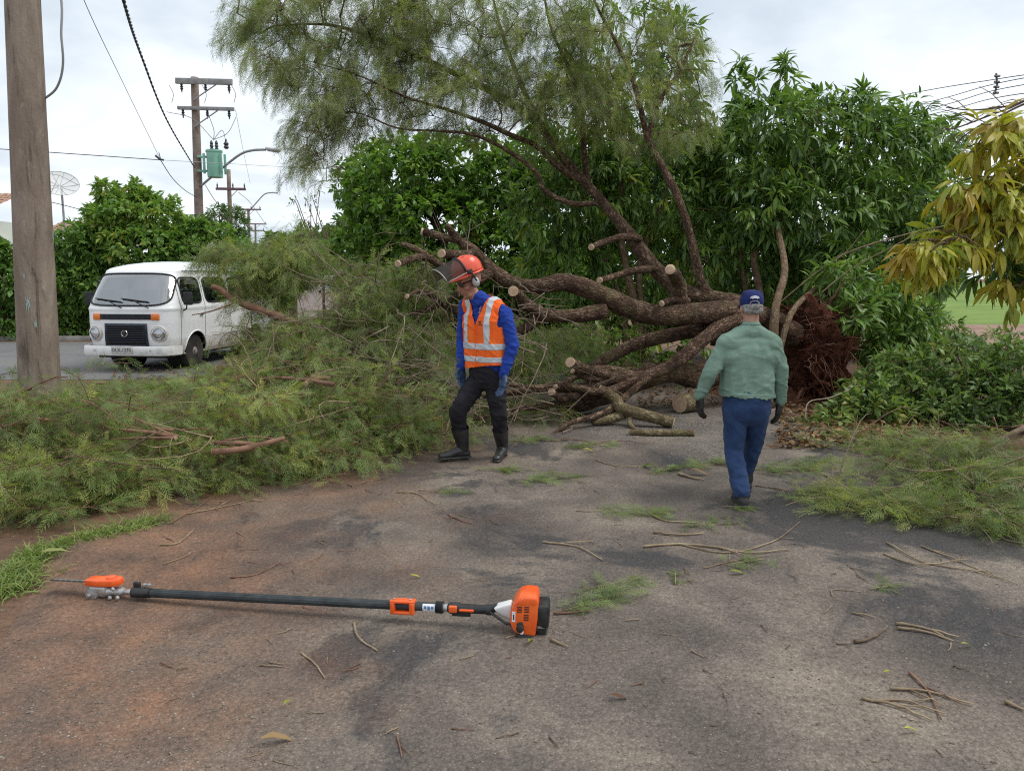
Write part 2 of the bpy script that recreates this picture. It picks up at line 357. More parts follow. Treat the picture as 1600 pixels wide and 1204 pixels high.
# ================================================================ PLANT TEMPLATES
def pepper_leaf(seed, pairs=10, diamond=True):
    r = np.random.default_rng(seed); V = []; F = []; bend = r.uniform(0.12, 0.42); side = r.uniform(-0.15, 0.15)
    def rach(t): return np.array([t * (1 - 0.12 * bend), side * t * t, -bend * t * t])
    for a, b in zip((0, .5), (.5, 1)):
        p, q = rach(a), rach(b); n = len(V); V += [p + (0, -0.010, 0), p + (0, 0.010, 0), q + (0, 0.007, 0), q + (0, -0.007, 0)]; F += [(n, n + 1, n + 2), (n, n + 2, n + 3)]
    for i in range(pairs):
        t = 0.14 + 0.86 * i / (pairs - 1); p = rach(t); ln = 0.33 * (0.55 + 0.9 * math.sin(math.pi * min(1, 0.18 + 0.72 * t)) * 0.62)
        for s in (-1, 1):
            an = R(r.uniform(30, 62)) * (1 - 0.35 * (t > 0.95)); d = np.array([math.cos(an), s * math.sin(an), r.uniform(-0.45, 0.1)]); d /= np.linalg.norm(d)
            nrm = np.cross(d, [0, 0, 1.0]); nrm /= np.linalg.norm(nrm); wd = 0.0165; n = len(V)
            if diamond: V += [p, p + d * ln * 0.45 + nrm * wd, p + d * ln, p + d * ln * 0.45 - nrm * wd]; F += [(n, n + 1, n + 2), (n, n + 2, n + 3)]
            else: V += [p + d * ln * .12 - nrm * wd * 1.05, p + d * ln * .3 + nrm * wd * 1.05, p + d * ln]; F += [(n, n + 1, n + 2)]
    return np.array(V), np.array(F)
PEP_NEAR = [pepper_leaf(s, 12, False) for s in range(5)]
PEP_FAR = [pepper_leaf(s + 20, 8, False) for s in range(5)]
def lance_leaf(seed, width=0.24, seg=4, bend=0.35):
    """a long pointed leaf folded along its midrib, drooping to its tip"""
    r = np.random.default_rng(seed); V = []; F = []; bd = bend * r.uniform(0.6, 1.5); tw = r.uniform(-0.25, 0.25); wv = r.uniform(0, 6)
    for i in range(seg + 1):
        t = i / seg; w = width * 0.5 * (math.sin(math.pi * (0.06 + 0.94 * t) ** 0.8) ** 0.8 if 0 < t < 1 else 0.03); x = math.sin(bd * t * 1.6) / max(bd * 1.6, 0.01); z = -(1 - math.cos(bd * t * 1.6)) / max(bd * 1.6, .01)
        a = tw * t; wz = 0.03 * math.sin(wv + 5 * t)
        for s in (-1, 0, 1): V.append((x, s * w * math.cos(a), z + s * w * math.sin(a) + (0.32 * w + wz if s else 0)))
    for i in range(seg):
        a = 3 * i
        for k in (0, 1): F += [(a + k, a + k + 3, a + k + 4), (a + k, a + k + 4, a + k + 1)]
    return np.array(V), np.array(F)
MANGO = [lance_leaf(s, 0.235, 3) for s in range(6)]
BROAD = [lance_leaf(s + 50, 0.42, 2, 0.3) for s in range(5)]
def far_leaf(seed, width):
    r = np.random.default_rng(seed); w_ = width * .5 * r.uniform(.85, 1.15); z = r.uniform(-.28, -.05); m = r.uniform(.38, .52); return np.array([(0, 0, 0), (m, -w_, .07), (1, r.uniform(-.06, .06), z), (m, w_, .07)]), np.array([(0, 1, 2), (0, 2, 3)])
FARB = [far_leaf(s, .50) for s in range(6)]; FARN = [far_leaf(s, .24) for s in range(6)]
NARROW = [lance_leaf(s + 90, 0.17, 3, 0.4) for s in range(5)]
BLADE = [lance_leaf(s + 130, 0.055, 3, 0.9) for s in range(5)]

M_pep = leafmat('pepper_foliage', [(0.0, (0.155, 0.19, 0.085)), (0.4, (0.255, 0.31, 0.14)), (0.75, (0.325, 0.375, 0.15)), (1.0, (0.40, 0.42, 0.13))], 0.5, 0.45)
M_pep_cut = leafmat('cut_pepper_foliage', [(0.0, (0.17, 0.125, 0.06)), (0.07, (0.12, 0.155, 0.06)), (0.4, (0.215, 0.29, 0.105)), (0.75, (0.32, 0.395, 0.13)), (1.0, (0.44, 0.45, 0.14))], 0.48, 0.42)
M_mango = leafmat('mango_leaf', [(0.0, (0.055, 0.115, 0.036)), (0.4, (0.135, 0.24, 0.055)), (0.75, (0.225, 0.355, 0.07)), (0.93, (0.31, 0.41, 0.07)), (1.0, (0.48, 0.45, 0.05))], 0.40, 0.34, 0.45)
M_yellow = leafmat('yellow_mango_leaf', [(0.0, (0.38, 0.26, 0.035)), (0.25, (0.47, 0.40, 0.045)), (0.65, (0.42, 0.44, 0.055)), (1.0, (0.27, 0.34, 0.055))], 0.38, 0.34, 0.5)
M_bright = leafmat('bright_tree_leaf', [(0.0, (0.07, 0.14, 0.035)), (0.5, (0.15, 0.28, 0.05)), (0.85, (0.24, 0.38, 0.065)), (1.0, (0.32, 0.35, 0.07))], 0.42, 0.36)
M_hedge = leafmat('hedge_leaf', [(0.0, (0.07, 0.13, 0.035)), (0.5, (0.16, 0.29, 0.065)), (0.85, (0.26, 0.40, 0.09)), (1.0, (0.38, 0.40, 0.09))], 0.42, 0.36)
M_shrub = leafmat('shrub_leaf', [(0.0, (0.07, 0.125, 0.04)), (0.5, (0.165, 0.26, 0.075)), (0.85, (0.26, 0.36, 0.10)), (1.0, (0.36, 0.32, 0.11))], 0.45, 0.34)
M_grass = leafmat('grass_blade', [(0.0, (0.13, 0.20, 0.05)), (0.5, (0.21, 0.30, 0.075)), (0.85, (0.30, 0.35, 0.11)), (1.0, (0.40, 0.36, 0.16))], 0.5, 0.36)
M_dry = leafmat('dry_leaf', [(0.0, (0.09, 0.045, 0.025)), (0.4, (0.19, 0.10, 0.05)), (0.75, (0.30, 0.19, 0.09)), (1.0, (0.36, 0.27, 0.12))], 0.7, 0.15)
M_bark = barkmat('furrowed_bark', (0.036, 0.021, 0.014), (0.15, 0.092, 0.060), (0.32, 0.22, 0.15), 6.0, 1.0, moss=(0.17, 0.145, 0.07), limb=True)
M_twig = pmat('twig_bark', (0.085, 0.052, 0.036), (0.22, 0.155, 0.10), 9, 0.85, bump=0.4, bscale=80)
M_redtwig = pmat('red_brown_twig', (0.13, 0.06, 0.037), (0.27, 0.145, 0.09), 9, 0.8, bump=0.4, bscale=80)
M_paletwig = pmat('dry_pale_twig', (0.20, 0.14, 0.085), (0.38, 0.29, 0.18), 9, 0.85, bump=0.3, bscale=90)
M_cutwood = pmat('fresh_cut_wood', (0.42, 0.28, 0.17), (0.56, 0.41, 0.28), 22, 0.8, bump=0.2, bscale=120)
M_trunk2 = barkmat('smooth_mango_bark', (0.10, 0.065, 0.04), (0.20, 0.14, 0.085), (0.30, 0.23, 0.15), 5.0, 0.5, limb=True)
M_root = barkmat('root_and_red_earth', (0.045, 0.017, 0.010), (0.18, 0.062, 0.034), (0.32, 0.12, 0.062), 9.0, 1.0)

# ---------------------------------------------------------------- growth helpers
def limb_pts(rows, per=5):
    """rows of (px, py, depth, radius) -> points and radii along a smooth limb"""
    P = [tuple(at(r[0], r[1], r[2])) + (r[3],) for r in rows]
    S = spline(P, per); return S[:, :3], np.maximum(S[:, 3], 0.003)
def gnarl(P, rad, n, amp=0.10, seed=0, lump=0.0):
    """a tube whose section is uneven, like old bark"""
    V, F = tube(P, rad, n); m = len(P); W = V.reshape(m, n, 3); C = np.asarray(P)[:, None, :]; r0 = np.asarray(rad)[:, None]
    for i in range(m):
        for k in range(n):
            p = W[i, k]; q = noise.noise(Vector(p * 5.0) + Vector((seed, 0, 0))) * 0.6 + noise.noise(Vector(p * 14.0)) * 0.4
            W[i, k] = C[i, 0] + (p - C[i, 0]) * (1 + amp * 2 * q)
    return W.reshape(-1, 3), F
def bark_build(name, P, rad, n, amp, seed, mat):
    """a limb as its own mesh, with coordinates along and around it for the bark"""
    V, F = gnarl(P, rad, n, amp, seed); o = G().add(V, F).build(name, mat, None, auto=0); P = np.asarray(P); s = np.concatenate([[0], np.cumsum(np.linalg.norm(np.diff(P, axis=0), axis=1))]); a = np.arange(n) * 2 * math.pi / n
    r = np.asarray(rad); B = np.stack([r[:, None] * np.cos(a)[None] + seed, r[:, None] * np.sin(a)[None], np.repeat(s[:, None], n, 1)], -1).reshape(-1, 3)
    at_ = o.data.attributes.new('bark', 'FLOAT_VECTOR', 'POINT'); at_.data.foreach_set('vector', B.astype(np.float32).ravel()); return o
class Skel:
    def __init__(s): s.P = []; s.par = []; s.leafn = []
    def add_line(s, pts, start=-1):
        prev = start; out = []
        for p in pts: s.P.append(np.asarray(p, float)); s.par.append(prev); prev = len(s.P) - 1; out.append(prev)
        return out
    def grow(s, targets, sag=0.15, wig=0.06, step=0.22, skip=0):
        """join each target to the nearest branch already there"""
        T = np.asarray(targets); A = np.array(s.P); d0 = np.array([np.min(np.sum((A - t) ** 2, 1)) for t in T]); lines = []
        arr = np.zeros((len(A) + len(T) * 24, 3)); arr[:len(A)] = A; cnt = len(A)
        for ti in np.argsort(d0):
            t = T[ti]; d = np.sqrt(np.sum((arr[:cnt] - t) ** 2, 1)); j = int(np.argmin(d)); dist = d[j]; p0 = arr[j].copy()
            k = max(2, min(20, int(dist / step) + 1)); rad_ = rng.normal(0, wig * dist, 3); pts = []
            for i in range(1, k + 1):
                f = i / k; pts.append(p0 + (t - p0) * f + (rad_ + np.array([0, 0, sag * dist])) * math.sin(math.pi * f) * 0.8 + rng.normal(0, 0.008, 3))
            ids = s.add_line(pts, j); arr[cnt:cnt + k] = pts; cnt += k; lines.append([j] + ids)
        return lines
    def radii(s, rmin, power=0.5, base=None):
        n = len(s.P); c = np.ones(n); ch = np.zeros(n, int)
        for i in range(n - 1, -1, -1):
            if s.par[i] >= 0: c[s.par[i]] += c[i] * 0.9; ch[s.par[i]] += 1
        return rmin * np.maximum(1, c / 3.0) ** power
def twig_mesh(sk, lines, rmin, n=5, power=0.45, rmax=0.06, g=None):
    r = np.minimum(sk.radii(rmin, power), rmax); g = g or G()
    for ln in lines:
        rr = r[ln].copy(); rr[0] = rr[1]; g.tube([sk.P[i] for i in ln], np.maximum(rr, rmin * 0.8), n, cap=False)
    return g
def hang_strands(pts, per, length, leaf_len, droop=1.0, tpl=PEP_FAR, out_from=None, space=0.045, wire=None, tint_mu=0.45, wire_r=0.0022):
    """weeping strands of compound leaves at each point -> leaf arrays (pos, dir, scale, tint)"""
    pos = []; dr = []; scl = []; tn = []
    for p in pts:
        p = np.asarray(p); tint0 = np.clip(rng.normal(tint_mu, 0.25), 0, 1)
        for k in range(per):
            d = rng.normal(size=3); d[2] = abs(d[2]) * 0.25 + 0.05
            if out_from is not None: o_ = p - out_from; d += 1.1 * o_ / (np.linalg.norm(o_) + 1e-6)
            d /= np.linalg.norm(d); ln = length * rng.uniform(0.55, 1.3); m = max(3, int(ln / space)); q = p.copy(); line = [q.copy()]; side = rng.normal(size=3)
            for i in range(m):
                f = i / m; dd = d * (1 - f * 0.75 * droop) + np.array([0, 0, -1.25 * droop * f]); dd /= np.linalg.norm(dd); q = q + dd * space; line.append(q.copy())
                side = np.cross(dd, rng.normal(size=3)); side /= np.linalg.norm(side) + 1e-6
                ld = dd * 0.75 + side * 0.75 + np.array([0, 0, -0.45 * droop]); pos.append(q.copy()); dr.append(ld); scl.append(leaf_len * rng.uniform(0.65, 1.25) * (1 - 0.25 * f)); tn.append(np.clip(tint0 + rng.normal(0, 0.13), 0, 1))
            if wire is not None: wire.tube(line[::3] + [line[-1]], wire_r, 3, cap=False)
    return np.array(pos), np.array(dr), np.array(scl), np.array(tn)
def leaves_obj(name, tpl, pos, dr, scl, tn, mat, parent, up=(0, 0, 1), kind='stuff'):
    rot = frames(dr, up, rng.normal(0, 0.5, len(pos))); V, F, T = scatter(tpl, pos, rot, scl, tn)
    return mesh_tris(name, V, F, mat, parent, T, kind=kind)
def whorls(cent, normals, per, leaf_len, droop, spread=0.9, tint_mu=0.4, tint_sd=0.16, stemlen=0.06):
    """rosettes of long leaves around shoot tips"""
    n = len(cent); c = np.repeat(cent, per, 0); nn = np.repeat(normals, per, 0); m = n * per
    d = rand_dirs(m) * spread + nn * 0.7; d[:, 2] -= droop * rng.uniform(0.4, 1.3, m)
    d /= np.linalg.norm(d, axis=1, keepdims=True); t0 = np.repeat(np.clip(rng.normal(tint_mu, tint_sd, n), 0, 1), per)
    return c + d * stemlen * 0.4 + nn * rng.uniform(-0.6, 0.4, (m, 1)) * stemlen, d, leaf_len * rng.uniform(0.42, 1.22, m), np.clip(t0 + rng.normal(0, 0.09, m), 0, 1)
def in_blobs(blobs, n, shell=0.0):
    """points inside blobs (px, py, depth, half width px, half height px, half depth m), evenly by area; also the outward normals"""
    wgt = np.array([b[3] * b[4] * (b[2] / 10) ** 2 * (b[6] if len(b) > 6 else 1.0) for b in blobs]); wgt /= wgt.sum(); pk = rng.choice(len(blobs), n, p=wgt); P = np.zeros((n, 3)); Q = np.zeros((n, 3))
    for i, k in enumerate(pk):
        b = blobs[k]; d = rand_dirs(1)[0] * (rng.uniform(shell, 1) ** (1 / 3.0)); Y = b[2] + d[1] * b[5]
        c = np.array(at(b[0], b[1], b[2])); P[i] = c + np.array([d[0] * b[3] * b[2] / FPX, d[1] * b[5], d[2] * b[4] * b[2] / FPX]); v = P[i] - c; Q[i] = v / (np.linalg.norm(v) + 1e-6)
    return P, Q
M_greytwig = pmat('grey_brown_twig', (0.12, 0.085, 0.06), (0.28, 0.21, 0.15), 9, 0.85, bump=0.4, bscale=80)
def open_gap(P, cx=496, cy=462, rx_=44, ry_=25):
    """leave a thin spot in the heap where the street shows through"""
    d = P - np.array([0, 0, CAM_H]); dep = d[:, 1] * CP - d[:, 2] * SP; u_ = 800 + FPX * d[:, 0] / dep; v_ = 602 - FPX * (d[:, 1] * SP + d[:, 2] * CP) / dep
    return ((u_ - cx) / rx_) ** 2 + ((v_ - cy) / ry_) ** 2 > 1 + 1.2 * (rng.uniform(0, 1, len(P)) - .6)

# ================================================================ THE FALLEN PEPPER TREE
ft = thing('fallen_tree', 'uprooted pepper tree lying across the road with sawn limbs and feathery crown', 'tree', (4.1, 10.3, 0))
ft_inv = Matrix.Translation((-4.1, -10.3, 0))
def sub(o, parent, inv):      # geometry is laid out in world space; keep it there under its parent
    o.parent = parent; o.matrix_parent_inverse = inv; return o
LIMBS = {   # (px, py, depth, radius) along each limb, butt first
 'trunk': [(1240, 525, 10.5, 0.176), (1205, 503, 10.35, 0.16), (1160, 487, 10.1, 0.144), (1105, 488, 9.8, 0.1391), (1040, 493, 9.6, 0.1273), (985, 482, 9.5, 0.1273), (930, 457, 9.4, 0.1184), (885, 441, 9.4, 0.1095), (840, 447, 9.4, 0.0888), (803, 442, 9.4, 0.0858), (768, 421, 9.3, 0.0799), (742, 394, 9.3, 0.0681), (716, 376, 9.3, 0.0533), (687, 369, 9.3, 0.0444), (660, 362, 9.3, 0.045)],
 'upper': [(1180, 480, 10.2, 0.131), (1120, 468, 10.2, 0.1147), (1065, 455, 10.3, 0.1092), (1020, 415, 10.4, 0.101), (985, 368, 10.6, 0.0874), (945, 320, 10.9, 0.071), (905, 275, 11.2, 0.0628), (870, 235, 11.4, 0.0546), (845, 195, 11.6, 0.0491), (818, 140, 11.8, 0.0382), (792, 75, 12.0, 0.0273), (772, 5, 12.2, 0.0191), (760, -60, 12.3, 0.0109)],
 'upright': [(1120, 470, 10.2, 0.0724), (1095, 440, 10.2, 0.0646), (1080, 375, 10.2, 0.0568), (1062, 315, 10.2, 0.0517), (1036, 262, 10.3, 0.0465), (1012, 215, 10.4, 0.0403), (1000, 165, 10.5, 0.0352), (985, 115, 10.7, 0.0284), (962, 65, 10.9, 0.0233), (935, 15, 11.1, 0.0181), (905, -50, 11.3, 0.0103)],
 'fork': [(910, 282, 11.15, 0.0542), (875, 262, 11.0, 0.047), (838, 228, 10.9, 0.0397), (800, 212, 10.8, 0.0339), (752, 190, 10.7, 0.0275), (700, 172, 10.7, 0.0217), (630, 150, 10.7, 0.0166), (560, 118, 10.8, 0.0108), (480, 95, 10.9, 0.0058)],
 'low_fork': [(930, 318, 10.8, 0.0361), (890, 317, 10.6, 0.0339), (850, 297, 10.5, 0.0325), (838, 270, 10.5, 0.0303), (800, 240, 10.5, 0.0267), (745, 212, 10.5, 0.0217), (690, 205, 10.5, 0.0166), (620, 200, 10.6, 0.0116), (545, 175, 10.7, 0.0072), (480, 215, 10.8, 0.0043)],
 'riser': [(918, 285, 11.2, 0.048), (912, 230, 11.3, 0.0416), (908, 170, 11.4, 0.036), (890, 110, 11.5, 0.028), (860, 40, 11.7, 0.02), (845, -40, 11.8, 0.012)],
 'right_top': [(1012, 215, 10.4, 0.035), (1030, 160, 10.5, 0.0266), (1062, 110, 10.7, 0.0196), (1085, 60, 10.9, 0.0105)],
 'long_left': [(845, 195, 11.6, 0.06), (780, 150, 11.6, 0.05), (700, 110, 11.5, 0.04), (610, 70, 11.5, 0.03), (520, 40, 11.4, 0.02), (430, 40, 11.3, 0.01)],
 'stub_up': [(1062, 480, 9.75, 0.115), (1060, 450, 9.7, 0.1), (1056, 434, 9.55, 0.085), (1047, 421, 9.25, 0.06)],
 'stub_a': [(1000, 372, 10.45, 0.05), (975, 370, 10.3, 0.045), (950, 376, 10.15, 0.042), (924, 386, 9.75, 0.038)],
 'stub_b': [(1022, 420, 10.3, 0.05), (995, 422, 10.1, 0.045), (965, 430, 9.95, 0.042), (937, 438, 9.5, 0.038)],
 'stub_c': [(1075, 470, 9.75, 0.045), (1052, 468, 9.6, 0.042), (1034, 474, 9.5, 0.038)],
 'diagonal': [(1185, 495, 10.15, 0.121), (1140, 502, 9.9, 0.1037), (1100, 530, 9.6, 0.0893), (1052, 568, 9.4, 0.0778), (1005, 588, 9.25, 0.0662), (960, 577, 9.15, 0.049), (925, 577, 9.05, 0.0392), (898, 590, 9.0, 0.0317), (868, 604, 8.6, 0.0265)],
 'middle': [(1110, 515, 9.95, 0.0957), (1045, 524, 9.95, 0.0869), (992, 538, 9.9, 0.0869), (948, 560, 9.85, 0.0736), (925, 574, 9.8, 0.0515)],
 'bottom': [(1195, 555, 10.3, 0.1535), (1110, 588, 9.95, 0.1498), (1045, 580, 9.75, 0.1426), (985, 598, 9.6, 0.1462), (925, 620, 9.4, 0.1426), (888, 629, 9.3, 0.1207), (872, 631, 9.25, 0.095)],
 'low_twist': [(990, 588, 9.2, 0.08), (950, 592, 9.1, 0.085), (915, 606, 9.0, 0.07), (870, 607, 8.9, 0.048), (820, 611, 8.8, 0.04), (770, 616, 8.8, 0.033), (700, 628, 8.8, 0.022), (640, 640, 8.7, 0.012)],
 'stub_d': [(950, 585, 9.05, 0.06), (920, 578, 8.9, 0.058), (891, 566, 8.5, 0.055)],
 'stub_e': [(940, 592, 9.0, 0.035), (915, 590, 8.9, 0.03), (895, 580, 8.8, 0.026)],
 'thin_low': [(1012, 588, 9.15, 0.055), (985, 612, 9.0, 0.047), (958, 637, 8.8, 0.042), (930, 650, 8.65, 0.036), (890, 661, 8.45, 0.03), (852, 688, 8.1, 0.02), (815, 712, 7.75, 0.012)],
 'hook': [(945, 486, 9.35, 0.098), (895, 493, 9.2, 0.0817), (852, 491, 9.1, 0.0752), (826, 478, 9.0, 0.0695), (811, 462, 8.9, 0.0621), (802, 455, 8.55, 0.0556)],
 'behind_man': [(900, 492, 9.4, 0.0723), (850, 496, 9.45, 0.0723), (818, 514, 9.45, 0.0665), (788, 528, 9.4, 0.0592), (752, 510, 9.35, 0.052), (715, 488, 9.3, 0.0477), (688, 477, 9.3, 0.0419), (650, 489, 9.3, 0.0361), (610, 505, 9.3, 0.0289), (560, 528, 9.2, 0.0217), (500, 545, 9.1, 0.013)],
 'left_arm': [(768, 425, 9.25, 0.065), (735, 440, 9.2, 0.0615), (705, 425, 9.15, 0.0542), (672, 404, 9.1, 0.0448), (648, 388, 9.05, 0.0361), (627, 381, 9.0, 0.0275)],
 'left_stub': [(676, 404, 9.1, 0.048), (652, 402, 9.0, 0.044), (622, 412, 8.65, 0.037)],
 'twin': [(718, 489, 9.3, 0.042), (702, 474, 9.2, 0.038), (718, 455, 9.1, 0.034), (738, 446, 9.0, 0.028)],
 'twin_b': [(690, 477, 9.28, 0.036), (672, 460, 9.1, 0.03), (655, 455, 9.0, 0.027), (636, 463, 8.65, 0.024)],
 'little': [(716, 376, 9.28, 0.05), (706, 362, 9.25, 0.042), (699, 352, 9.2, 0.03)],
 'short': [(742, 396, 9.2, 0.06), (722, 398, 9.05, 0.055), (690, 396, 8.65, 0.047)],
 'stub_f': [(905, 615, 9.0, 0.05), (880, 622, 8.8, 0.045), (862, 612, 8.55, 0.04)],
 'extra_low': [(960, 598, 9.3, 0.06), (900, 622, 9.1, 0.05), (850, 634, 8.9, 0.04), (800, 640, 8.8, 0.03), (740, 655, 8.6, 0.02)],
 'extra_mid': [(1000, 590, 9.1, 0.05), (940, 612, 8.9, 0.045), (880, 600, 8.7, 0.035), (840, 605, 8.6, 0.03), (790, 600, 8.6, 0.022)],
}
CUT = ('trunk', 'stub_up', 'stub_a', 'stub_b', 'stub_c', 'diagonal', 'stub_d', 'stub_e', 'hook', 'left_stub', 'twin_b', 'short', 'stub_f')
sk = Skel(); limb_ends = {}
for i, (nm, rows) in enumerate(LIMBS.items()):
    P, rad = limb_pts(rows, 6); thick = rad.max() > 0.034
    o = bark_build('trunk' if nm == 'trunk' else 'limb', P, rad, 20 if thick else 10, 0.13 if thick else 0.06, i * 3.1, M_bark if thick else M_twig); sub(o, ft, ft_inv)
    if nm in CUT:
        d = Vector(P[-1] - P[-2]).normalized(); q = d.to_track_quat('Z', 'Y').to_matrix().to_4x4(); r = rad[-1] * 1.04
        g = G().lathe([(r * 0.98, -0.01), (r, 0.008), (r * 0.95, 0.014), (r * 0.4, 0.016), (0.002, 0.0155)], Matrix.Translation(Vector(P[-1])) @ q, 18)
        sub(g.build('cut_face', M_cutwood, auto=60), o, Matrix.Identity(4))
    if nm in ('upper', 'upright', 'fork', 'low_fork', 'riser', 'right_top', 'long_left', 'behind_man', 'left_arm', 'trunk', 'low_twist'):
        pts = P[int(len(P) * 0.45):] if nm in ('upper', 'upright', 'trunk', 'behind_man', 'low_twist') else P[2:]
        sk.add_line(pts)
# upper crown, still in the air
crown_blobs = [(430, 70, 11.0, 55, 70, .8), (400, 20, 11.2, 40, 50, .7), (500, 55, 11.4, 90, 85, 1.0), (600, 55, 11.8, 100, 90, 1.0), (520, 150, 11.0, 75, 65, .8), (488, 215, 10.8, 36, 45, .5), (505, 255, 10.8, 38, 32, .4, .7), (600, 165, 11.2, 85, 55, .8), (700, 60, 11.5, 110, 85, 1.0),
   (720, 165, 11.0, 95, 52, .8), (830, 80, 11.3, 100, 95, 1.0), (840, 175, 10.8, 75, 60, .7), (950, 60, 11.3, 90, 90, 1.0, .7), (955, 165, 10.8, 75, 60, .7, .75), (1045, 130, 11.0, 52, 75, .6, .55), (1060, 50, 11.4, 38, 60, .5, .45), (1075, 190, 10.9, 26, 45, .4, .5), (480, -50, 11.5, 130, 60, 1.1, .4), (640, -60, 11.7, 130, 60, 1.1, .4), (800, -70, 11.7, 120, 60, 1.1, .4), (950, -60, 11.6, 110, 60, 1.1, .4), (560, 215, 11.0, 60, 25, .4, .6), (870, 240, 10.7, 60, 30, .4, .4), (1010, 225, 10.7, 60, 35, .4, .5)]
T, _ = in_blobs(crown_blobs, 840)
lines = sk.grow(T, 0.10, 0.05, 0.2)
wire = G(); pos, dr, scl, tn = hang_strands(T, 4, 0.44, 0.20, 1.0, PEP_FAR, np.array(at(860, 330, 11)), 0.053, wire, 0.45)
# side pinnae also along the finer branches
sub(twig_mesh(sk, lines, 0.0058, 5, 0.42, 0.045, wire).build('twigs', M_twig, auto=0, kind='stuff'), ft, ft_inv)
sub(leaves_obj('crown', PEP_FAR, pos, dr, scl, tn, M_pep, None), ft, ft_inv)
# the crown's left side, crushed onto the ground
sk2 = Skel()
for nm in ('behind_man', 'low_twist', 'left_arm'):
    P, rad = limb_pts(LIMBS[nm], 6); sk2.add_line(P[int(len(P) * .4):])
for rows in ([(640, 490, 9.3, 0), (560, 470, 9.4, 0), (480, 430, 9.6, 0), (400, 400, 9.8, 0), (345, 395, 9.9, 0)], [(600, 505, 9.3, 0), (520, 500, 9.2, 0), (450, 520, 9.0, 0), (400, 540, 8.8, 0)], [(640, 640, 8.7, 0), (560, 620, 8.4, 0), (470, 600, 8.2, 0)], [(610, 505, 9.3, 0), (560, 440, 9.5, 0), (530, 395, 9.6, 0), (480, 375, 9.7, 0)]):
    P, _r = limb_pts(rows, 5); sk2.add_line(P)
low_blobs = [(590, 450, 9.6, 80, 50, .6), (470, 425, 9.7, 75, 42, .5), (385, 410, 9.9, 66, 34, .5), (440, 390, 9.9, 60, 26, .5), (350, 395, 9.9, 38, 26, .3, .8), (400, 455, 9.6, 45, 35, .3, .6), (395, 510, 9.2, 40, 30, .3, .5), (520, 480, 9.2, 70, 45, .5), (560, 540, 9.0, 110, 60, .7), (480, 545, 8.8, 90, 45, .6), (640, 560, 9.0, 60, 60, .6, .5), (600, 610, 8.7, 90, 45, .6, .8), (430, 585, 8.6, 70, 45, .5), (690, 540, 9.4, 40, 60, .4, .6), (820, 560, 9.9, 60, 40, .4, .7), (800, 640, 9.0, 70, 26, .4, .8), (690, 640, 8.8, 50, 40, .4, .8), (850, 540, 10.6, 80, 40, .5, .6), (660, 440, 9.7, 40, 40, .4, .6)]
T2, _ = in_blobs(low_blobs, 760); T2 = T2[(T2[:, 2] > 0.06) & open_gap(T2, rx_=36, ry_=20)]
lines2 = sk2.grow(T2, 0.08, 0.09, 0.2)
wire2 = G(); pos, dr, scl, tn = hang_strands(T2, 4, 0.36, 0.19, 0.75, PEP_FAR, None, 0.052, wire2, 0.48)
k = (pos[:, 2] > 0.03) & open_gap(pos); pos, dr, scl, tn = pos[k], dr[k], scl[k], tn[k]
sub(twig_mesh(sk2, lines2, 0.0045, 5, 0.42, 0.04, wire2).build('twigs', M_twig, auto=0, kind='stuff'), ft, ft_inv)
sub(leaves_obj('crown', PEP_FAR, pos, dr, scl, tn, M_pep_cut, None), ft, ft_inv)
# bare snapped twigs around the sawn limbs, mostly low down left of the trunk
g = G()
for q in range(300):
    px, py = (rng.uniform(430, 880), rng.uniform(440, 690)) if q % 3 else (rng.uniform(560, 760), rng.uniform(560, 690))
    Y = 7.85 + (700 - py) / 260 * 1.2 + rng.uniform(-.3, .3); p = np.array(at(px, py, Y)); 
    if p[2] < 0.03: continue
    d = np.array([rng.normal(-.5, .8), rng.normal(0, .5), rng.normal(0.05, .35)]); d /= np.linalg.norm(d); ln = rng.uniform(.3, 1.1); bend = rng.normal(0, .09, 3)
    pts = [p + d * ln * t + bend * math.sin(math.pi * t) + rng.normal(0, .012, 3) for t in np.linspace(0, 1, 7)]; r0 = rng.uniform(.003, .010)
    for v in pts: v[2] = max(v[2], 0.02)
    g.tube(pts, np.linspace(r0, r0 * .4, 7), 5, cap=False)
    for s in range(rng.integers(1, 4)):
        b = pts[rng.integers(2, 6)]; dd = d + rng.normal(0, .6, 3); dd /= np.linalg.norm(dd); g.tube([b, b + dd * ln * .2 + (0, 0, .02), b + dd * ln * .4], [r0 * .55, r0 * .4, r0 * .25], 4, cap=False)
sub(g.build('twigs', M_greytwig, auto=0, kind='stuff'), ft, ft_inv)
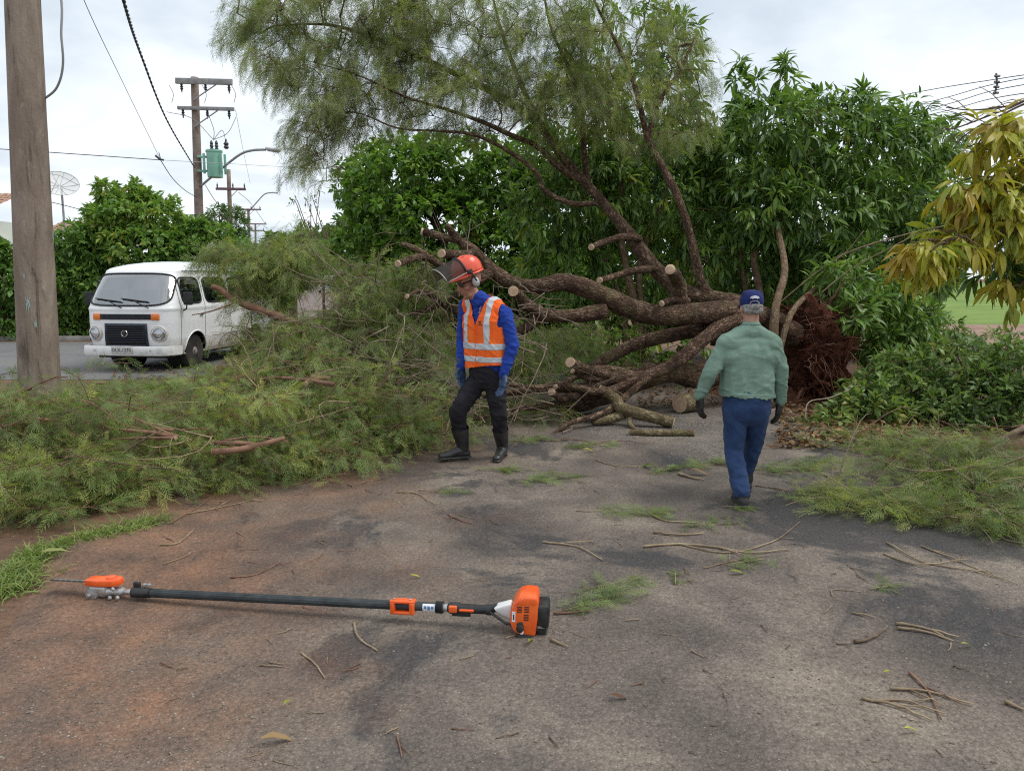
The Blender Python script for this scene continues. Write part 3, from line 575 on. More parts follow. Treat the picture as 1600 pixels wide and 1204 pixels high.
# root plate: torn disc of red earth with roots
rc = np.array(at(1266, 552, 10.75)); 
def rootplate():
    bm = bmesh.new(); bmesh.ops.create_icosphere(bm, subdivisions=5, radius=1.0)
    ax = Vector((0.93, 0.30, 0.1)).normalized(); qq = ax.to_track_quat('Z', 'Y').to_matrix()
    for v in bm.verts:
        p = v.co.copy(); n1 = noise.fractal(p * 2.3, 0.9, 2.1, 5) ; n2 = noise.fractal(p * 7 + Vector((4, 1, 2)), 0.9, 2.1, 4)
        s = 1 + 0.22 * n1 + 0.10 * n2; q = Vector((p.x * 0.66 * s, p.y * 0.72 * s, p.z * 0.36 * (s + 0.3 * n2))); v.co = qq @ q + Vector(rc)
        v.co.z = max(v.co.z, -0.05)
    return bm
sub(G().bm(rootplate()).build('root_plate', M_root, auto=0), ft, ft_inv)
g = G(); g2 = G()
for i in range(420):
    a = rng.uniform(0, 2 * math.pi); rr = rng.uniform(.3, .74); ctr = rc + np.array([rng.uniform(-.22, .30), math.cos(a) * rr * .92 * 0.95 - 0.1, math.sin(a) * rr * .95])
    if ctr[2] < .05: continue
    out = np.array([rng.normal(.2, .6), math.cos(a) - .25, math.sin(a)]) + rng.normal(0, .35, 3); out /= np.linalg.norm(out); ln = rng.uniform(.15, .75) * (1.2 if i < 30 else .8); bend = rng.normal(0, .15, 3) + np.array([0, 0, -.12])
    pts = [ctr - out * .12 + out * ln * t + bend * t * t + rng.normal(0, .012, 3) for t in np.linspace(0, 1, 7)]
    r0 = rng.uniform(.02, .055) if i < 40 else rng.uniform(.003, .011); (g if i % 3 else g2).tube(pts, np.linspace(r0, r0 * .25, 7), 6, cap=False)
sub(g.build('roots', M_root, auto=0, kind='stuff'), ft, ft_inv); sub(g2.build('roots', M_redtwig, auto=0, kind='stuff'), ft, ft_inv)

# ================================================================ CUT BRANCHES HEAPED ON THE LEFT
def lying_branch(name, label, rows, spread, nside, lean=0.25, thick=0.02, seed=0, tint=0.5, zmax=0.55, mat=None, group=None, leaf=0.155, red=True, strand=0.36, cat='branch', per=4):
    """a sawn leafy branch lying on the ground; rows = stem (px, py, height above ground) butt first"""
    pts = [np.array(gnd(px, py)) * np.array([1, 1, 0]) + np.array([0, 0, 0]) for px, py, z in rows]
    for p, (px, py, z) in zip(pts, rows):
        q = at(px, py, p[1]); g_ = gnd(px, py); d = ray(px, py); tt = (z - CAM_H) / d.z; s = Vector((0, 0, CAM_H)) + d * tt; p[:] = (s.x, s.y, z)
    S = spline(np.array(pts), 6); base = Vector((float(S[0][0]), float(S[0][1]), 0)); t = thing(name, label, cat, base, 0, group); inv = Matrix.Translation(-base)
    sk = Skel(); sk.add_line(S); n = len(S); T = []
    for i in range(nside):
        f = rng.uniform(0.12, 1.0) ; p = S[int(f * (n - 1))]; a = rng.uniform(0, 2 * math.pi); r = spread * rng.uniform(0.25, 1.0)
        T.append((p[0] + math.cos(a) * r, p[1] + math.sin(a) * r * 0.8, np.clip(p[2] * rng.uniform(0.3, 1.2) + rng.uniform(0, lean) * (1.15 - r / spread), 0.04, zmax)))
    ln = sk.grow(T, 0.06, 0.08, 0.16); w = G(); rad = np.linspace(thick, thick * .3, n)
    st = G().tube(S, rad, 9); sub(st.build('stem', M_redtwig if red else M_twig, auto=0), t, inv)
    pos, dr, scl, tn = hang_strands(T, per, strand, leaf, 0.45, PEP_NEAR, None, 0.054, w, tint)
    kk = open_gap(pos); pos, dr, scl, tn = pos[kk], dr[kk], scl[kk], tn[kk]; pos[:, 2] = np.maximum(pos[:, 2], 0.03 + rng.uniform(0, .05, len(pos))); low = pos[:, 2] < 0.12; dr[low, 2] = np.abs(dr[low, 2]) * 0.35
    bare = G()
    for q in range(9):
        p = S[rng.integers(1, n)] + rng.normal(0, spread * .3, 3) * (1, 1, .1); p[2] = max(.05, p[2] + rng.uniform(-.05, .2)); d = rng.normal(0, 1, 3); d[2] = rng.uniform(-.1, .35); d /= np.linalg.norm(d); l_ = rng.uniform(.3, .9); bb = rng.normal(0, .1, 3); bare.tube([np.maximum(p + d * l_ * f + bb * math.sin(3.1 * f), (-99, -99, .02)) for f in np.linspace(0, 1, 6)], np.linspace(rng.uniform(.004, .009), .002, 6), 4, cap=False)
    sub(bare.build('bare_twigs', [M_redtwig, M_paletwig, M_twig][seed % 3], auto=0, kind='stuff'), t, inv)
    sub(twig_mesh(sk, ln, 0.0035, 4, 0.42, thick * .6, w).build('twigs', M_redtwig if red else M_paletwig, auto=0, kind='stuff'), t, inv)
    sub(leaves_obj('foliage', PEP_NEAR, pos, dr, scl, tn, mat or M_pep_cut, None), t, inv); return t
GB = 'cut leafy branches heaped left of the road'
HEAP = [
 ('sawn leafy branch at the far left edge under the concrete pole', [(130, 660, .5), (70, 655, .62), (10, 650, .6), (-60, 650, .6)], .6, 70, .35, .016, .45, .95),
 ('leafy branch spilling onto the mud at the lower left corner', [(200, 720, .28), (120, 745, .22), (40, 760, .18), (-40, 775, .15)], .6, 56, .25, .014, .55, .5),
 ('yellowish green branch lying in front of the concrete pole', [(260, 700, .3), (180, 735, .22), (110, 765, .14), (60, 785, .1)], .55, 54, .22, .014, .68, .45),
 ('leafy branch with forked red stems left of the middle of the heap', [(275, 682, .42), (225, 672, .42), (170, 660, .42), (90, 645, .45), (20, 635, .45)], .6, 50, .25, .026, .42, .75),
 ('branch with two thick red brown stems near the front of the heap', [(440, 690, .30), (390, 695, .30), (330, 705, .28), (250, 720, .16), (180, 735, .1)], .55, 50, .2, .032, .45, .5),
 ('leafy branch along the front edge of the heap beside the asphalt', [(560, 690, .22), (480, 715, .14), (400, 735, .1), (320, 755, .06)], .48, 56, .18, .014, .5, .36),
 ('tall leafy branch leaning in the heap in front of the white van', [(520, 600, .75), (440, 590, .7), (380, 595, .6), (340, 600, .5)], .55, 60, .35, .022, .42, 1.05),
 ('bushy branch in the middle of the heap left of the worker', [(640, 620, .5), (580, 620, .55), (510, 640, .45), (450, 665, .3)], .66, 70, .35, .018, .45, .9),
 ('low leafy branch right beside the boots of the worker', [(690, 650, .25), (640, 665, .24), (590, 685, .14), (540, 705, .06)], .5, 56, .22, .014, .5, .45),
 ('leafy branch behind the forked stems towards the van', [(330, 650, .25), (250, 640, .2), (180, 625, .2), (120, 620, .25)], .5, 40, .15, .018, .5, .4),
 ('rounded leafy branch at the centre of the heap', [(430, 630, .6), (400, 640, .55), (350, 650, .45), (300, 650, .35)], .6, 56, .35, .018, .48, .85),
 ('leafy branch hanging over the side of the van behind the heap', [(560, 530, .95), (500, 525, .9), (440, 530, .85), (400, 550, .7)], .5, 46, .3, .018, .42, 1.35),
]
for q, (lab, rows, spr, ns, lean, th, ti, zm) in enumerate(HEAP):
    lying_branch('cut_branch', lab, rows, spr, ns, lean, th, q, ti, zm, group=GB)
# the pile on the right
GR = 'cut leafy branches heaped right of the road'
for q, (lab, rows, spr, ns, lean, th, ti, zm) in enumerate([
 ('leafy branch with a bare curved stem at the right edge of the road', [(1600, 668, .40), (1545, 695, .28), (1500, 712, .22), (1440, 715, .16), (1390, 700, .1)], .45, 40, .15, .026, .38, .4),
 ('bright green leafy branch lying on the asphalt right of the man', [(1450, 795, .04), (1390, 790, .06), (1330, 780, .05), (1275, 776, .03)], .24, 34, .08, .010, .8, .14),
 ('long branch whose stem reaches onto the asphalt at right', [(1640, 825, .08), (1560, 802, .10), (1500, 788, .11), (1440, 760, .10), (1385, 728, .08)], .42, 44, .14, .024, .42, .28),
 ('leafy branch below the shrubs right of the gravel', [(1520, 700, .14), (1450, 695, .12), (1390, 695, .08), (1340, 705, .05)], .40, 38, .12, .014, .5, .25),
 ('leafy branch in the corner where the right heap meets the frame', [(1660, 755, .25), (1600, 760, .24), (1550, 745, .2), (1490, 740, .12)], .45, 36, .18, .016, .4, .38)]):
    lying_branch('cut_branch', lab, rows, spr, ns, lean, th, q, ti, zm, group=GR, red=False, per=3)

# ---------------------------------------------------------------- sawn pieces of wood
def log(name, label, rows, mat, cat='log', group=None, ends=(True, True), side=None, lie=True):
    S = spline([tuple(at(a, b, c)) + (d,) for a, b, c, d in rows], 6); dz = 0
    low = np.min(S[:, 2] - S[:, 3]); 
    if lie and (low < 0.012 or low > 0.05): S[:, 2] += 0.018 - low
    base = Vector((S[0, 0], S[0, 1], 0)); t = thing(name, label, cat, base, 0, group); inv = Matrix.Translation(-base)
    sub(bark_build('bark', S[:, :3], S[:, 3], 14, 0.08, rows[0][0] * .01, mat), t, inv)
    for e, k in zip(ends, (0, -1)):
        if e:
            d = Vector(S[k, :3] - S[1 if k == 0 else -2, :3]).normalized(); r = S[k, 3]
            sub(G().lathe([(r * .97, -.004), (r * .99, .003), (r * .6, .006), (.002, .005)], Matrix.Translation(Vector(S[k, :3])) @ d.to_track_quat('Z', 'Y').to_matrix().to_4x4(), 16).build('cut_face', M_cutwood, auto=60), t, inv)
    if side is not None:
        for rows2 in side:
            S2 = spline([tuple(at(a, b, c)) + (d,) for a, b, c, d in rows2], 5); sub(bark_build('side_branch', S2[:, :3], S2[:, 3], 10, 0.06, 2.0, mat), t, inv)
    return t
M_mossbark = barkmat('pale_mossy_bark', (0.075, 0.055, 0.03), (0.21, 0.165, 0.09), (0.31, 0.26, 0.16), 6.0, 0.6, moss=(0.17, 0.17, 0.06), limb=True)
log('log', 'crooked mossy log in front of the fallen trunk', [(937, 616, 8.95, .055), (960, 628, 8.85, .065), (972, 645, 8.75, .075), (1010, 656, 8.65, .068), (1052, 668, 8.55, .062)], M_mossbark, side=[[(975, 648, 8.75, .055), (950, 655, 8.7, .05), (925, 660, 8.65, .03)], [(985, 650, 8.7, .03), (985, 664, 8.55, .025), (1003, 676, 8.4, .018)]])
log('log', 'straight pale stick lying on the gravel left of the man', [(983, 685, 8.15, .034), (1030, 686, 8.12, .036), (1084, 686, 8.1, .034)], M_mossbark)
log('log', 'short sawn log end with green moss under the trunk', [(1062, 622, 9.5, .12), (1088, 620, 9.7, .12)], M_mossbark)
# sawn thick branch leaning over the van side of the heap
log('sawn_branch', 'thick red brown forked branch with sawn end pointing at the van', [(333, 443, 9.3, .062), (352, 466, 9.2, .062), (378, 486, 9.1, .055), (420, 504, 9.0, .045), (470, 520, 8.9, .03)], M_redtwig, 'branch', ends=(True, False), side=[[(330, 447, 9.25, .03), (345, 452, 9.3, .035), (362, 466, 9.3, .04), (400, 482, 9.25, .05), (450, 500, 9.1, .045), (520, 530, 8.9, .03)], [(366, 473, 9.15, .012), (330, 486, 9.1, .009), (300, 492, 9.1, .005)]])

for lab, main, sides in (
  ('fan of split red brown stems on top of the heap', [(275, 684, 5.95, .020), (240, 676, 5.98, .017), (200, 672, 6.0, .013), (165, 668, 6.0, .008)], [[(272, 682, 5.95, .015), (235, 664, 6.05, .012), (205, 652, 6.1, .007)], [(270, 684, 5.93, .014), (225, 684, 5.9, .010), (172, 686, 5.9, .006)], [(262, 680, 5.97, .012), (225, 672, 6.05, .009), (182, 660, 6.1, .005)], [(270, 672, 6.0, .012), (245, 668, 6.05, .012), (225, 660, 6.1, .010)]]),
  ('pair of thick red brown stems lying across the front of the heap', [(332, 706, 5.85, .028), (375, 702, 5.9, .027), (410, 694, 5.95, .024), (445, 684, 6.0, .016)], [[(335, 692, 5.98, .020), (375, 692, 6.0, .019), (405, 695, 5.98, .016)], [(350, 688, 6.05, .010), (400, 682, 6.1, .008), (450, 690, 6.1, .006)]]),
  ('small sawn stub poking out of the middle of the heap', [(478, 600, 7.2, .03), (492, 592, 7.3, .028), (515, 590, 7.5, .02)], [[(486, 590, 7.25, .02), (502, 588, 7.4, .018)]])):
    log('sawn_branch', lab, main, M_redtwig, 'branch', 'sawn stems on the heap', (True, False), sides, lie=False)

# ================================================================ STANDING TREES AND SHRUBS
def leaf_parts(tpls, pos, dr, scl, tn, mat, parent, inv, count, score):
    """the leaves that show largest, each as a part of its own that shares one of a few meshes"""
    order = np.argsort(score)[:count]; bins = 6; meshes = {}
    rot = frames(dr[order], (0, 0, 1), rng.normal(0, .4, len(order)))
    for q, i in enumerate(order):
        v = int(rng.integers(0, len(tpls))); b = int(min(bins - 1, tn[i] * bins)); key = (v, b)
        if key not in meshes:
            tv, tf = tpls[v]; me = bpy.data.meshes.new('leaf'); me.from_pydata(tv.tolist(), [], tf.tolist()); a = me.attributes.new('tint', 'FLOAT', 'POINT'); a.data.foreach_set('value', np.full(len(tv), (b + .5) / bins, np.float32)); me.materials.append(mat)
            me.polygons.foreach_set('use_smooth', [True] * len(me.polygons)); meshes[key] = me
        o = bpy.data.objects.new('leaf', meshes[key]); COL.objects.link(o); o.parent = parent
        M = Matrix([[*(rot[q][r] * scl[i]), pos[i][r]] for r in range(3)] + [[0, 0, 0, 1]]); o.matrix_parent_inverse = inv; o.matrix_basis = M
    keep = np.ones(len(pos), bool); keep[order] = False; return keep
def tree(name, label, base, trunks, blobs, ntip, per, leaf_len, tpl, mat, droop=0.6, tint=0.4, tsd=0.16, bark=None, group=None, singles=0, cat='tree', shell=0.25, rmin=0.004, inner=None, front=None, spread=.9, strand=False, sag=.05):
    base = Vector((base[0], base[1], 0)); t = thing(name, label, cat, base, 0, group); inv = Matrix.Translation(-base); bark = bark or M_trunk2; sk = Skel()
    for rows in trunks:
        P, rad = limb_pts(rows, 5); P[:, 2] = np.where(P[:, 2] < 0, 0, P[:, 2]); sub(bark_build('trunk', P, rad, 10, .05, rows[0][0] * .01, bark), t, inv); sk.add_line(P[len(P) // 3:])
    T, Nn = in_blobs(blobs, ntip, shell); k = T[:, 2] > .05; T, Nn = T[k], Nn[k]
    stride = max(1, len(T) // 420); ln = sk.grow(T[::stride], sag, .06, .28)
    sub(twig_mesh(sk, ln, rmin, 5, .42, .05).build('branches', bark, auto=0, kind='stuff'), t, inv)
    pos, d, s, tn = whorls(T, Nn, per, leaf_len, droop, spread, tint, tsd, leaf_len * .35)
    k = pos[:, 2] > .03; pos, d, s, tn = pos[k], d[k], s[k], tn[k]
    if singles:
        vis = pos[:, 1] - 0.02 * s + rng.uniform(0, .5, len(pos)); keep = leaf_parts(tpl, pos, d, s, tn, mat, t, inv, singles, vis); pos, d, s, tn = pos[keep], d[keep], s[keep], tn[keep]
    sub(leaves_obj('crown', tpl, pos, d, s, tn, mat, None), t, inv); return t
GT = 'trees standing behind the fallen tree'
# dark mango thicket right of centre, several thin trunks
tree('mango_tree', 'dark green mango tree with forked slim trunks behind the root plate', at(1200, 520, 12.5)[:2], [
  [(1175, 560, 12.4, .07), (1188, 470, 12.4, .06), (1178, 390, 12.4, .05), (1215, 330, 12.5, .035), (1240, 260, 12.6, .02)],
  [(1200, 642, 9.9, .075), (1206, 560, 9.95, .068), (1212, 480, 10.1, .055), (1226, 420, 10.9, .05), (1214, 350, 12.0, .045), (1205, 270, 12.7, .03)],
  [(1208, 590, 9.95, .05), (1236, 490, 10.2, .04), (1285, 440, 11.2, .036), (1330, 380, 12.8, .035), (1380, 300, 12.9, .02)],
  [(1190, 555, 12.6, .06), (1165, 450, 12.7, .05), (1150, 350, 12.8, .04), (1130, 250, 12.9, .02)]],
  [(1200, 230, 12.6, 95, 80, .9), (1300, 210, 12.9, 95, 70, .9), (1180, 320, 12.4, 80, 60, .7), (1290, 310, 12.3, 95, 70, .7), (1390, 240, 13.0, 85, 60, .9), (1450, 230, 13.3, 55, 50, .7), (1400, 330, 12.6, 75, 60, .7), (1330, 420, 12.0, 60, 60, .5), (1240, 190, 13.0, 90, 40, .6), (1130, 260, 12.9, 60, 60, .7), (1440, 400, 12.6, 60, 60, .6), (1360, 480, 12.2, 50, 40, .4, .7), (1270, 370, 12.9, 90, 60, .6), (1180, 400, 13.2, 70, 70, .6), (1450, 320, 12.9, 60, 60, .7), (1240, 470, 13.2, 80, 60, .5), (1330, 170, 13.1, 60, 25, .5, .6), (1420, 180, 13.2, 60, 25, .5, .7), (1152, 130, 12.8, 8, 45, .1, 2.5), (1228, 128, 12.9, 12, 38, .15, 2.5), (1180, 150, 12.9, 10, 30, .1, 2.0), (1345, 158, 13.0, 12, 22, .1, 1.5)],
  1900, 9, .24, MANGO, M_mango, .55, .40, .17, group=GT, singles=300)
tree('mango_tree', 'mango tree with yellow green new leaves behind the rising limbs', at(985, 520, 13.0)[:2], [
  [(1005, 560, 12.8, .08), (990, 470, 12.8, .07), (975, 400, 12.9, .06), (968, 330, 13.0, .045), (985, 220, 13.2, .03)],
  [(1010, 560, 12.9, .07), (1000, 470, 12.9, .06), (1003, 400, 12.9, .055), (1040, 300, 13.1, .035), (1060, 200, 13.3, .02)],
  [(985, 550, 12.9, .05), (965, 450, 13.0, .045), (930, 380, 13.1, .035), (890, 320, 13.2, .02)]],
  [(1000, 190, 13.3, 100, 90, .9), (900, 200, 13.4, 80, 90, .9), (930, 300, 13.0, 90, 70, .7), (1040, 300, 13.0, 80, 70, .8), (1100, 380, 12.8, 60, 70, .6), (960, 60, 13.8, 90, 70, .8, .6), (1050, 100, 13.6, 50, 80, .7, .7), (860, 330, 13.0, 70, 60, .7), (890, 420, 13.2, 80, 60, .6), (1000, 400, 13.6, 90, 70, .6)],
  1500, 9, .22, MANGO, M_mango, .75, .47, .24, group=GT, singles=300)
tree('leafy_tree', 'rounded bright green tree behind the sawn limbs left of the mango', at(700, 520, 17.5)[:2], [
  [(700, 530, 17.5, .16), (705, 440, 17.5, .14), (690, 370, 17.5, .11), (660, 310, 17.6, .07), (640, 260, 17.7, .03)],
  [(705, 440, 17.5, .10), (740, 380, 17.5, .08), (790, 320, 17.6, .05), (830, 270, 17.7, .03)]],
  [(640, 280, 17.6, 75, 50, 1.1), (720, 270, 17.8, 90, 60, 1.2), (600, 340, 17.2, 60, 50, 1.0), (690, 350, 16.8, 90, 55, 1.0), (790, 300, 17.5, 80, 70, 1.1), (790, 390, 16.8, 80, 55, 1.0), (640, 400, 17.0, 70, 40, .9), (580, 300, 18.0, 40, 50, .8), (850, 260, 17.8, 60, 60, 1.0), (560, 390, 17.5, 50, 40, .8), (700, 440, 17.0, 110, 40, .9), (800, 460, 16.8, 70, 45, .8), (640, 235, 18.2, 60, 25, .7), (860, 430, 15.8, 60, 60, .7)],
  3100, 9, .19, FARB, M_bright, .5, .42, .22, group=GT)
tree('leafy_tree', 'lower green tree at the left end of the tree row beside the road', at(540, 480, 24)[:2], [
  [(560, 480, 24, .15), (555, 420, 24, .12), (550, 370, 24, .07)]],
  [(560, 370, 24, 45, 40, 1.2), (520, 385, 24.5, 45, 30, 1.2), (600, 360, 23, 50, 50, 1.2), (590, 415, 23.5, 50, 35, 1.2), (500, 405, 25, 35, 22, 1.0), (545, 290, 24, 25, 40, .8, .7), (575, 265, 23.5, 30, 35, .9)],
  1300, 8, .20, FARB, M_bright, .4, .46, .2, group=GT)
# a denser row of trees further back closes the view
for lab, b_, bl, n in [('dense dark tree behind the slim mango trunks', (4.5, 17), [(1120, 300, 17, 110, 90, 1.0), (1250, 330, 17, 120, 100, 1.0), (1160, 440, 16.5, 120, 80, .9), (1290, 460, 16.5, 110, 70, .9), (1400, 400, 17, 90, 100, 1.0), (1450, 300, 17.5, 60, 70, 1.0), (1400, 500, 16, 60, 30, .6, .5)], 1400), ('dense dark tree behind the sawn stubs at centre', (1.5, 17), [(900, 330, 18, 110, 90, 1.0), (1010, 300, 18, 100, 110, 1.0), (860, 440, 17, 100, 70, .9), (980, 460, 17, 110, 70, .9), (1070, 450, 17, 80, 70, .9), (950, 540, 15.5, 160, 30, .6, .6)], 1400), ('dark tree closing the left end of the tree row', (-3.2, 20), [(620, 430, 20, 90, 60, 1.0), (720, 470, 19, 100, 50, .9), (640, 500, 19, 90, 30, .8, .6), (800, 500, 18, 100, 40, .8)], 1300)]:
    b0 = bl[0]; tree('thicket_tree', lab, b_, [[(b0[0], 540, b0[2], .14), (b0[0] + 5, 440, b0[2], .11), (b0[0], b0[1], b0[2], .05)]], bl, n, 8, .27, FARB, M_mango, .6, .36, .16, group=GT, shell=.2, rmin=.006)
# low greenery seen under the trunk
tree('undergrowth_bush', 'bright low bush seen through the gap under the fallen trunk', at(930, 600, 12.0)[:2], [[(930, 620, 12.0, .02), (932, 580, 12.0, .015), (940, 540, 12.0, .01)]],
  [(900, 545, 12.2, 70, 45, .5), (970, 560, 12.0, 60, 45, .5), (860, 580, 11.6, 60, 35, .4), (1040, 590, 12.0, 60, 40, .4), (950, 520, 12.8, 90, 40, .5)], 620, 9, .10, NARROW, M_bright, .3, .7, .18, cat='bush', sag=.1)
# bush at the foot of the mango, beside the roots
tree('mango_sapling', 'young mango shoots hanging over the torn roots', at(1330, 560, 10.9)[:2], [[(1345, 570, 10.9, .025), (1335, 510, 10.8, .02), (1325, 470, 10.7, .012)], [(1350, 570, 11.0, .02), (1370, 510, 10.9, .015), (1385, 450, 10.9, .01)]],
  [(1335, 495, 10.3, 32, 28, .25), (1370, 470, 10.7, 50, 40, .4), (1420, 500, 10.8, 45, 40, .4), (1310, 440, 10.9, 40, 35, .35), (1390, 540, 10.6, 45, 30, .3)], 240, 10, .22, MANGO, M_mango, .45, .5, .14, cat='sapling', singles=220)

# yellowing mango near the camera on the right: trunk stands just out of frame
tree('yellow_mango_tree', 'mango tree with drooping yellow leaves at the right edge', (5.6, 5.6), [
  [(2010, 850, 5.6, .13), (1990, 700, 5.6, .12), (1950, 500, 5.6, .10), (1880, 360, 5.6, .07), (1780, 280, 5.6, .05), (1660, 240, 5.6, .03), (1560, 230, 5.55, .012)],
  [(1940, 480, 5.6, .06), (1820, 400, 5.5, .04), (1700, 370, 5.45, .028), (1580, 360, 5.4, .016), (1480, 375, 5.35, .008)],
  [(1880, 360, 5.6, .05), (1800, 420, 5.6, .035), (1680, 430, 5.6, .02), (1600, 440, 5.6, .01)]],
  [(1545, 215, 5.5, 45, 28, .18), (1590, 195, 5.6, 40, 22, .2), (1500, 285, 5.4, 38, 30, .2, .8), (1440, 400, 5.3, 40, 26, .18), (1500, 375, 5.35, 50, 32, .2), (1560, 350, 5.45, 45, 50, .22), (1590, 455, 5.5, 36, 26, .2), (1540, 300, 5.5, 45, 40, .25), (1620, 280, 5.7, 50, 70, .3), (1650, 400, 5.7, 50, 60, .3), (1720, 300, 5.8, 60, 80, .4, .5)],
  280, 12, .175, MANGO, M_yellow, 1.35, .42, .26, group=None, singles=300, shell=.1, rmin=.005, spread=.8)
tree('dark_mango_shoot', 'dark green mango leaves among the yellow ones at the right edge', (5.75, 6.0), [[(1930, 830, 6.0, .05), (1880, 600, 6.0, .04), (1760, 450, 6.0, .025), (1620, 420, 6.0, .012)]],
  [(1590, 400, 5.9, 40, 40, .2), (1560, 425, 5.8, 34, 22, .15), (1600, 300, 6.0, 30, 40, .2), (1650, 380, 6.0, 50, 60, .3)], 60, 10, .21, MANGO, M_mango, 1.1, .3, .12, cat='tree', singles=200, shell=.1)

# shrubs on the right verge
GS = 'shrubs on the right verge'
for lab, bl, n, ti in [
  ('leafy shrub right of the torn roots', [(1410, 590, 9.6, 60, 45, .5), (1360, 620, 9.3, 45, 35, .4), (1440, 620, 9.2, 50, 40, .4)], 330, .5),
  ('loose green shrub under the yellow mango leaves', [(1500, 570, 9.3, 55, 45, .5), (1530, 620, 8.9, 55, 50, .5), (1480, 640, 8.8, 45, 30, .4)], 330, .45),
  ('dark shrub at the right edge below the yellow leaves', [(1590, 580, 9.0, 45, 50, .5), (1610, 640, 8.6, 50, 50, .5), (1580, 690, 8.2, 40, 30, .4, .6)], 300, .36),
  ('low broad leaved weed in front of the torn roots', [(1345, 635, 9.1, 40, 18, .3), (1390, 640, 9.0, 40, 18, .3), (1300, 650, 8.9, 25, 12, .2)], 130, .7),
  ('tall green shrub behind the right verge', [(1440, 520, 11.5, 60, 40, .5), (1390, 560, 11.0, 40, 40, .4), (1500, 545, 12.0, 40, 28, .4, .7), (1565, 540, 11.5, 45, 25, .4, .8)], 330, .5)]:
    b0 = bl[0]; g0 = at(b0[0], b0[1], b0[2])
    n = int(n * 1.15); tree('verge_shrub', lab, g0[:2], [[(b0[0], b0[1] + 60, b0[2], .02), (b0[0] + 5, b0[1] + 10, b0[2], .014), (b0[0] - 8, b0[1] - 20, b0[2], .006)]], bl, n, 8, .125 if 'weed' not in lab else .14, BROAD, M_shrub, .25, ti, .18, group=GS, cat='shrub', rmin=.0025, sag=.1)

# hedge and bushes behind the van
GH = 'bushes behind the van'
HB = [('tall bush with yellow green top behind the van', 'garden_bush', [(205, 335, 22.5, 50, 32, 1.0), (245, 345, 22.5, 45, 35, 1.0), (170, 360, 22.5, 50, 30, .9), (225, 385, 22.0, 70, 35, .9)], 620, .72, .15),
      ('green hedge section behind the windscreen of the van', 'hedge', [(130, 390, 22.2, 55, 42, .9), (100, 450, 21.9, 45, 50, .8), (150, 440, 22.0, 50, 45, .8), (95, 510, 21.8, 40, 35, .5)], 760, .45, .15),
      ('green hedge section behind the roof of the van', 'hedge', [(260, 400, 22.3, 60, 40, .9), (320, 395, 22.3, 50, 40, .9), (290, 445, 22.0, 70, 40, .8), (380, 420, 22.5, 45, 50, .9), (430, 430, 23, 45, 45, .9)], 800, .5, .15),
      ('round dark clipped bush beside the wooden utility pole', 'round_bush', [(352, 350, 24.5, 36, 30, .8), (345, 375, 24.5, 42, 28, .8)], 560, .2, .1),
      ('hedge at the far left edge left of the concrete pole', 'hedge', [(5, 430, 21.5, 45, 50, .8), (-40, 420, 21.5, 45, 60, .8), (10, 500, 21.5, 40, 35, .5), (50, 470, 22, 40, 60, .8)], 620, .4, .15),
      ('hedge end beside the street sheltering the red wall', 'hedge', [(455, 405, 25, 40, 35, .9), (490, 400, 26, 30, 30, .9)], 300, .4, .15)]
for lab, nm, bl, n, ti, sd in HB:
    if nm != 'round_bush': bl = bl + [(b[0] + rng.uniform(-.9, .9) * b[3], b[1] - b[4] * rng.uniform(.6, 1.15), b[2], rng.uniform(7, 20), rng.uniform(8, 20), .3, 1.6) for b in bl[:3] for _ in range(3)]
    b0 = bl[0]; g0 = at(b0[0], b0[1], b0[2]); ll = .205 if nm != 'round_bush' else .14; n = int(n * (1.7 if nm != 'round_bush' else 1.1))
    tree(nm, lab, g0[:2], [[(b0[0], 545, b0[2], .06), (b0[0] + 4, 450, b0[2], .05), (b0[0], b0[1], b0[2], .02)]], bl, n, 9, ll, FARB if nm != 'round_bush' else FARN, M_hedge, .4, ti, sd, group=GH, cat='bush' if 'bush' in nm else 'hedge', shell=.15, rmin=.006)
# thin bare shrub with a few round leaves against the sky
t = thing('bare_shrub', 'sparse shrub with thin bare stems against the sky above the heap', 'shrub', at(500, 500, 20)[:2] + (0,) if False else (at(500, 500, 20).x, 20, 0)); inv = Matrix.Translation((-at(500, 500, 20).x, -20, 0)); g = G(); pos = []
for q in range(26):
    a, b = rng.uniform(455, 545), rng.uniform(300, 372); p0 = np.array(at(505 + rng.uniform(-25, 25), 430, 20)); p1 = np.array(at(a, b, 20 + rng.uniform(-.6, .6))); m = (p0 + p1) / 2 + np.array([(a - 500) * .004, 0, .15])
    S = spline([p0, m, p1, p1 + np.array([(a - 500) * .003, 0, -.12])], 4); g.tube(S, np.linspace(.016, .005, len(S)), 4, cap=False)
    for z in range(5): pos.append(S[-1 - rng.integers(0, 7)] + rng.normal(0, .04, 3))
p0 = np.array(at(510, 520, 20)); p0[2] = 0; g.tube([p0, np.array(at(506, 480, 20)), np.array(at(505, 428, 20))], [.05, .04, .03], 6)
sub(g.build('stems', M_twig, auto=0), t, inv); pos = np.array(pos); sub(leaves_obj('crown', BROAD, pos, rand_dirs(len(pos)), np.full(len(pos), .13), np.clip(rng.normal(.3, .15, len(pos)), 0, 1), M_shrub, None), t, inv)

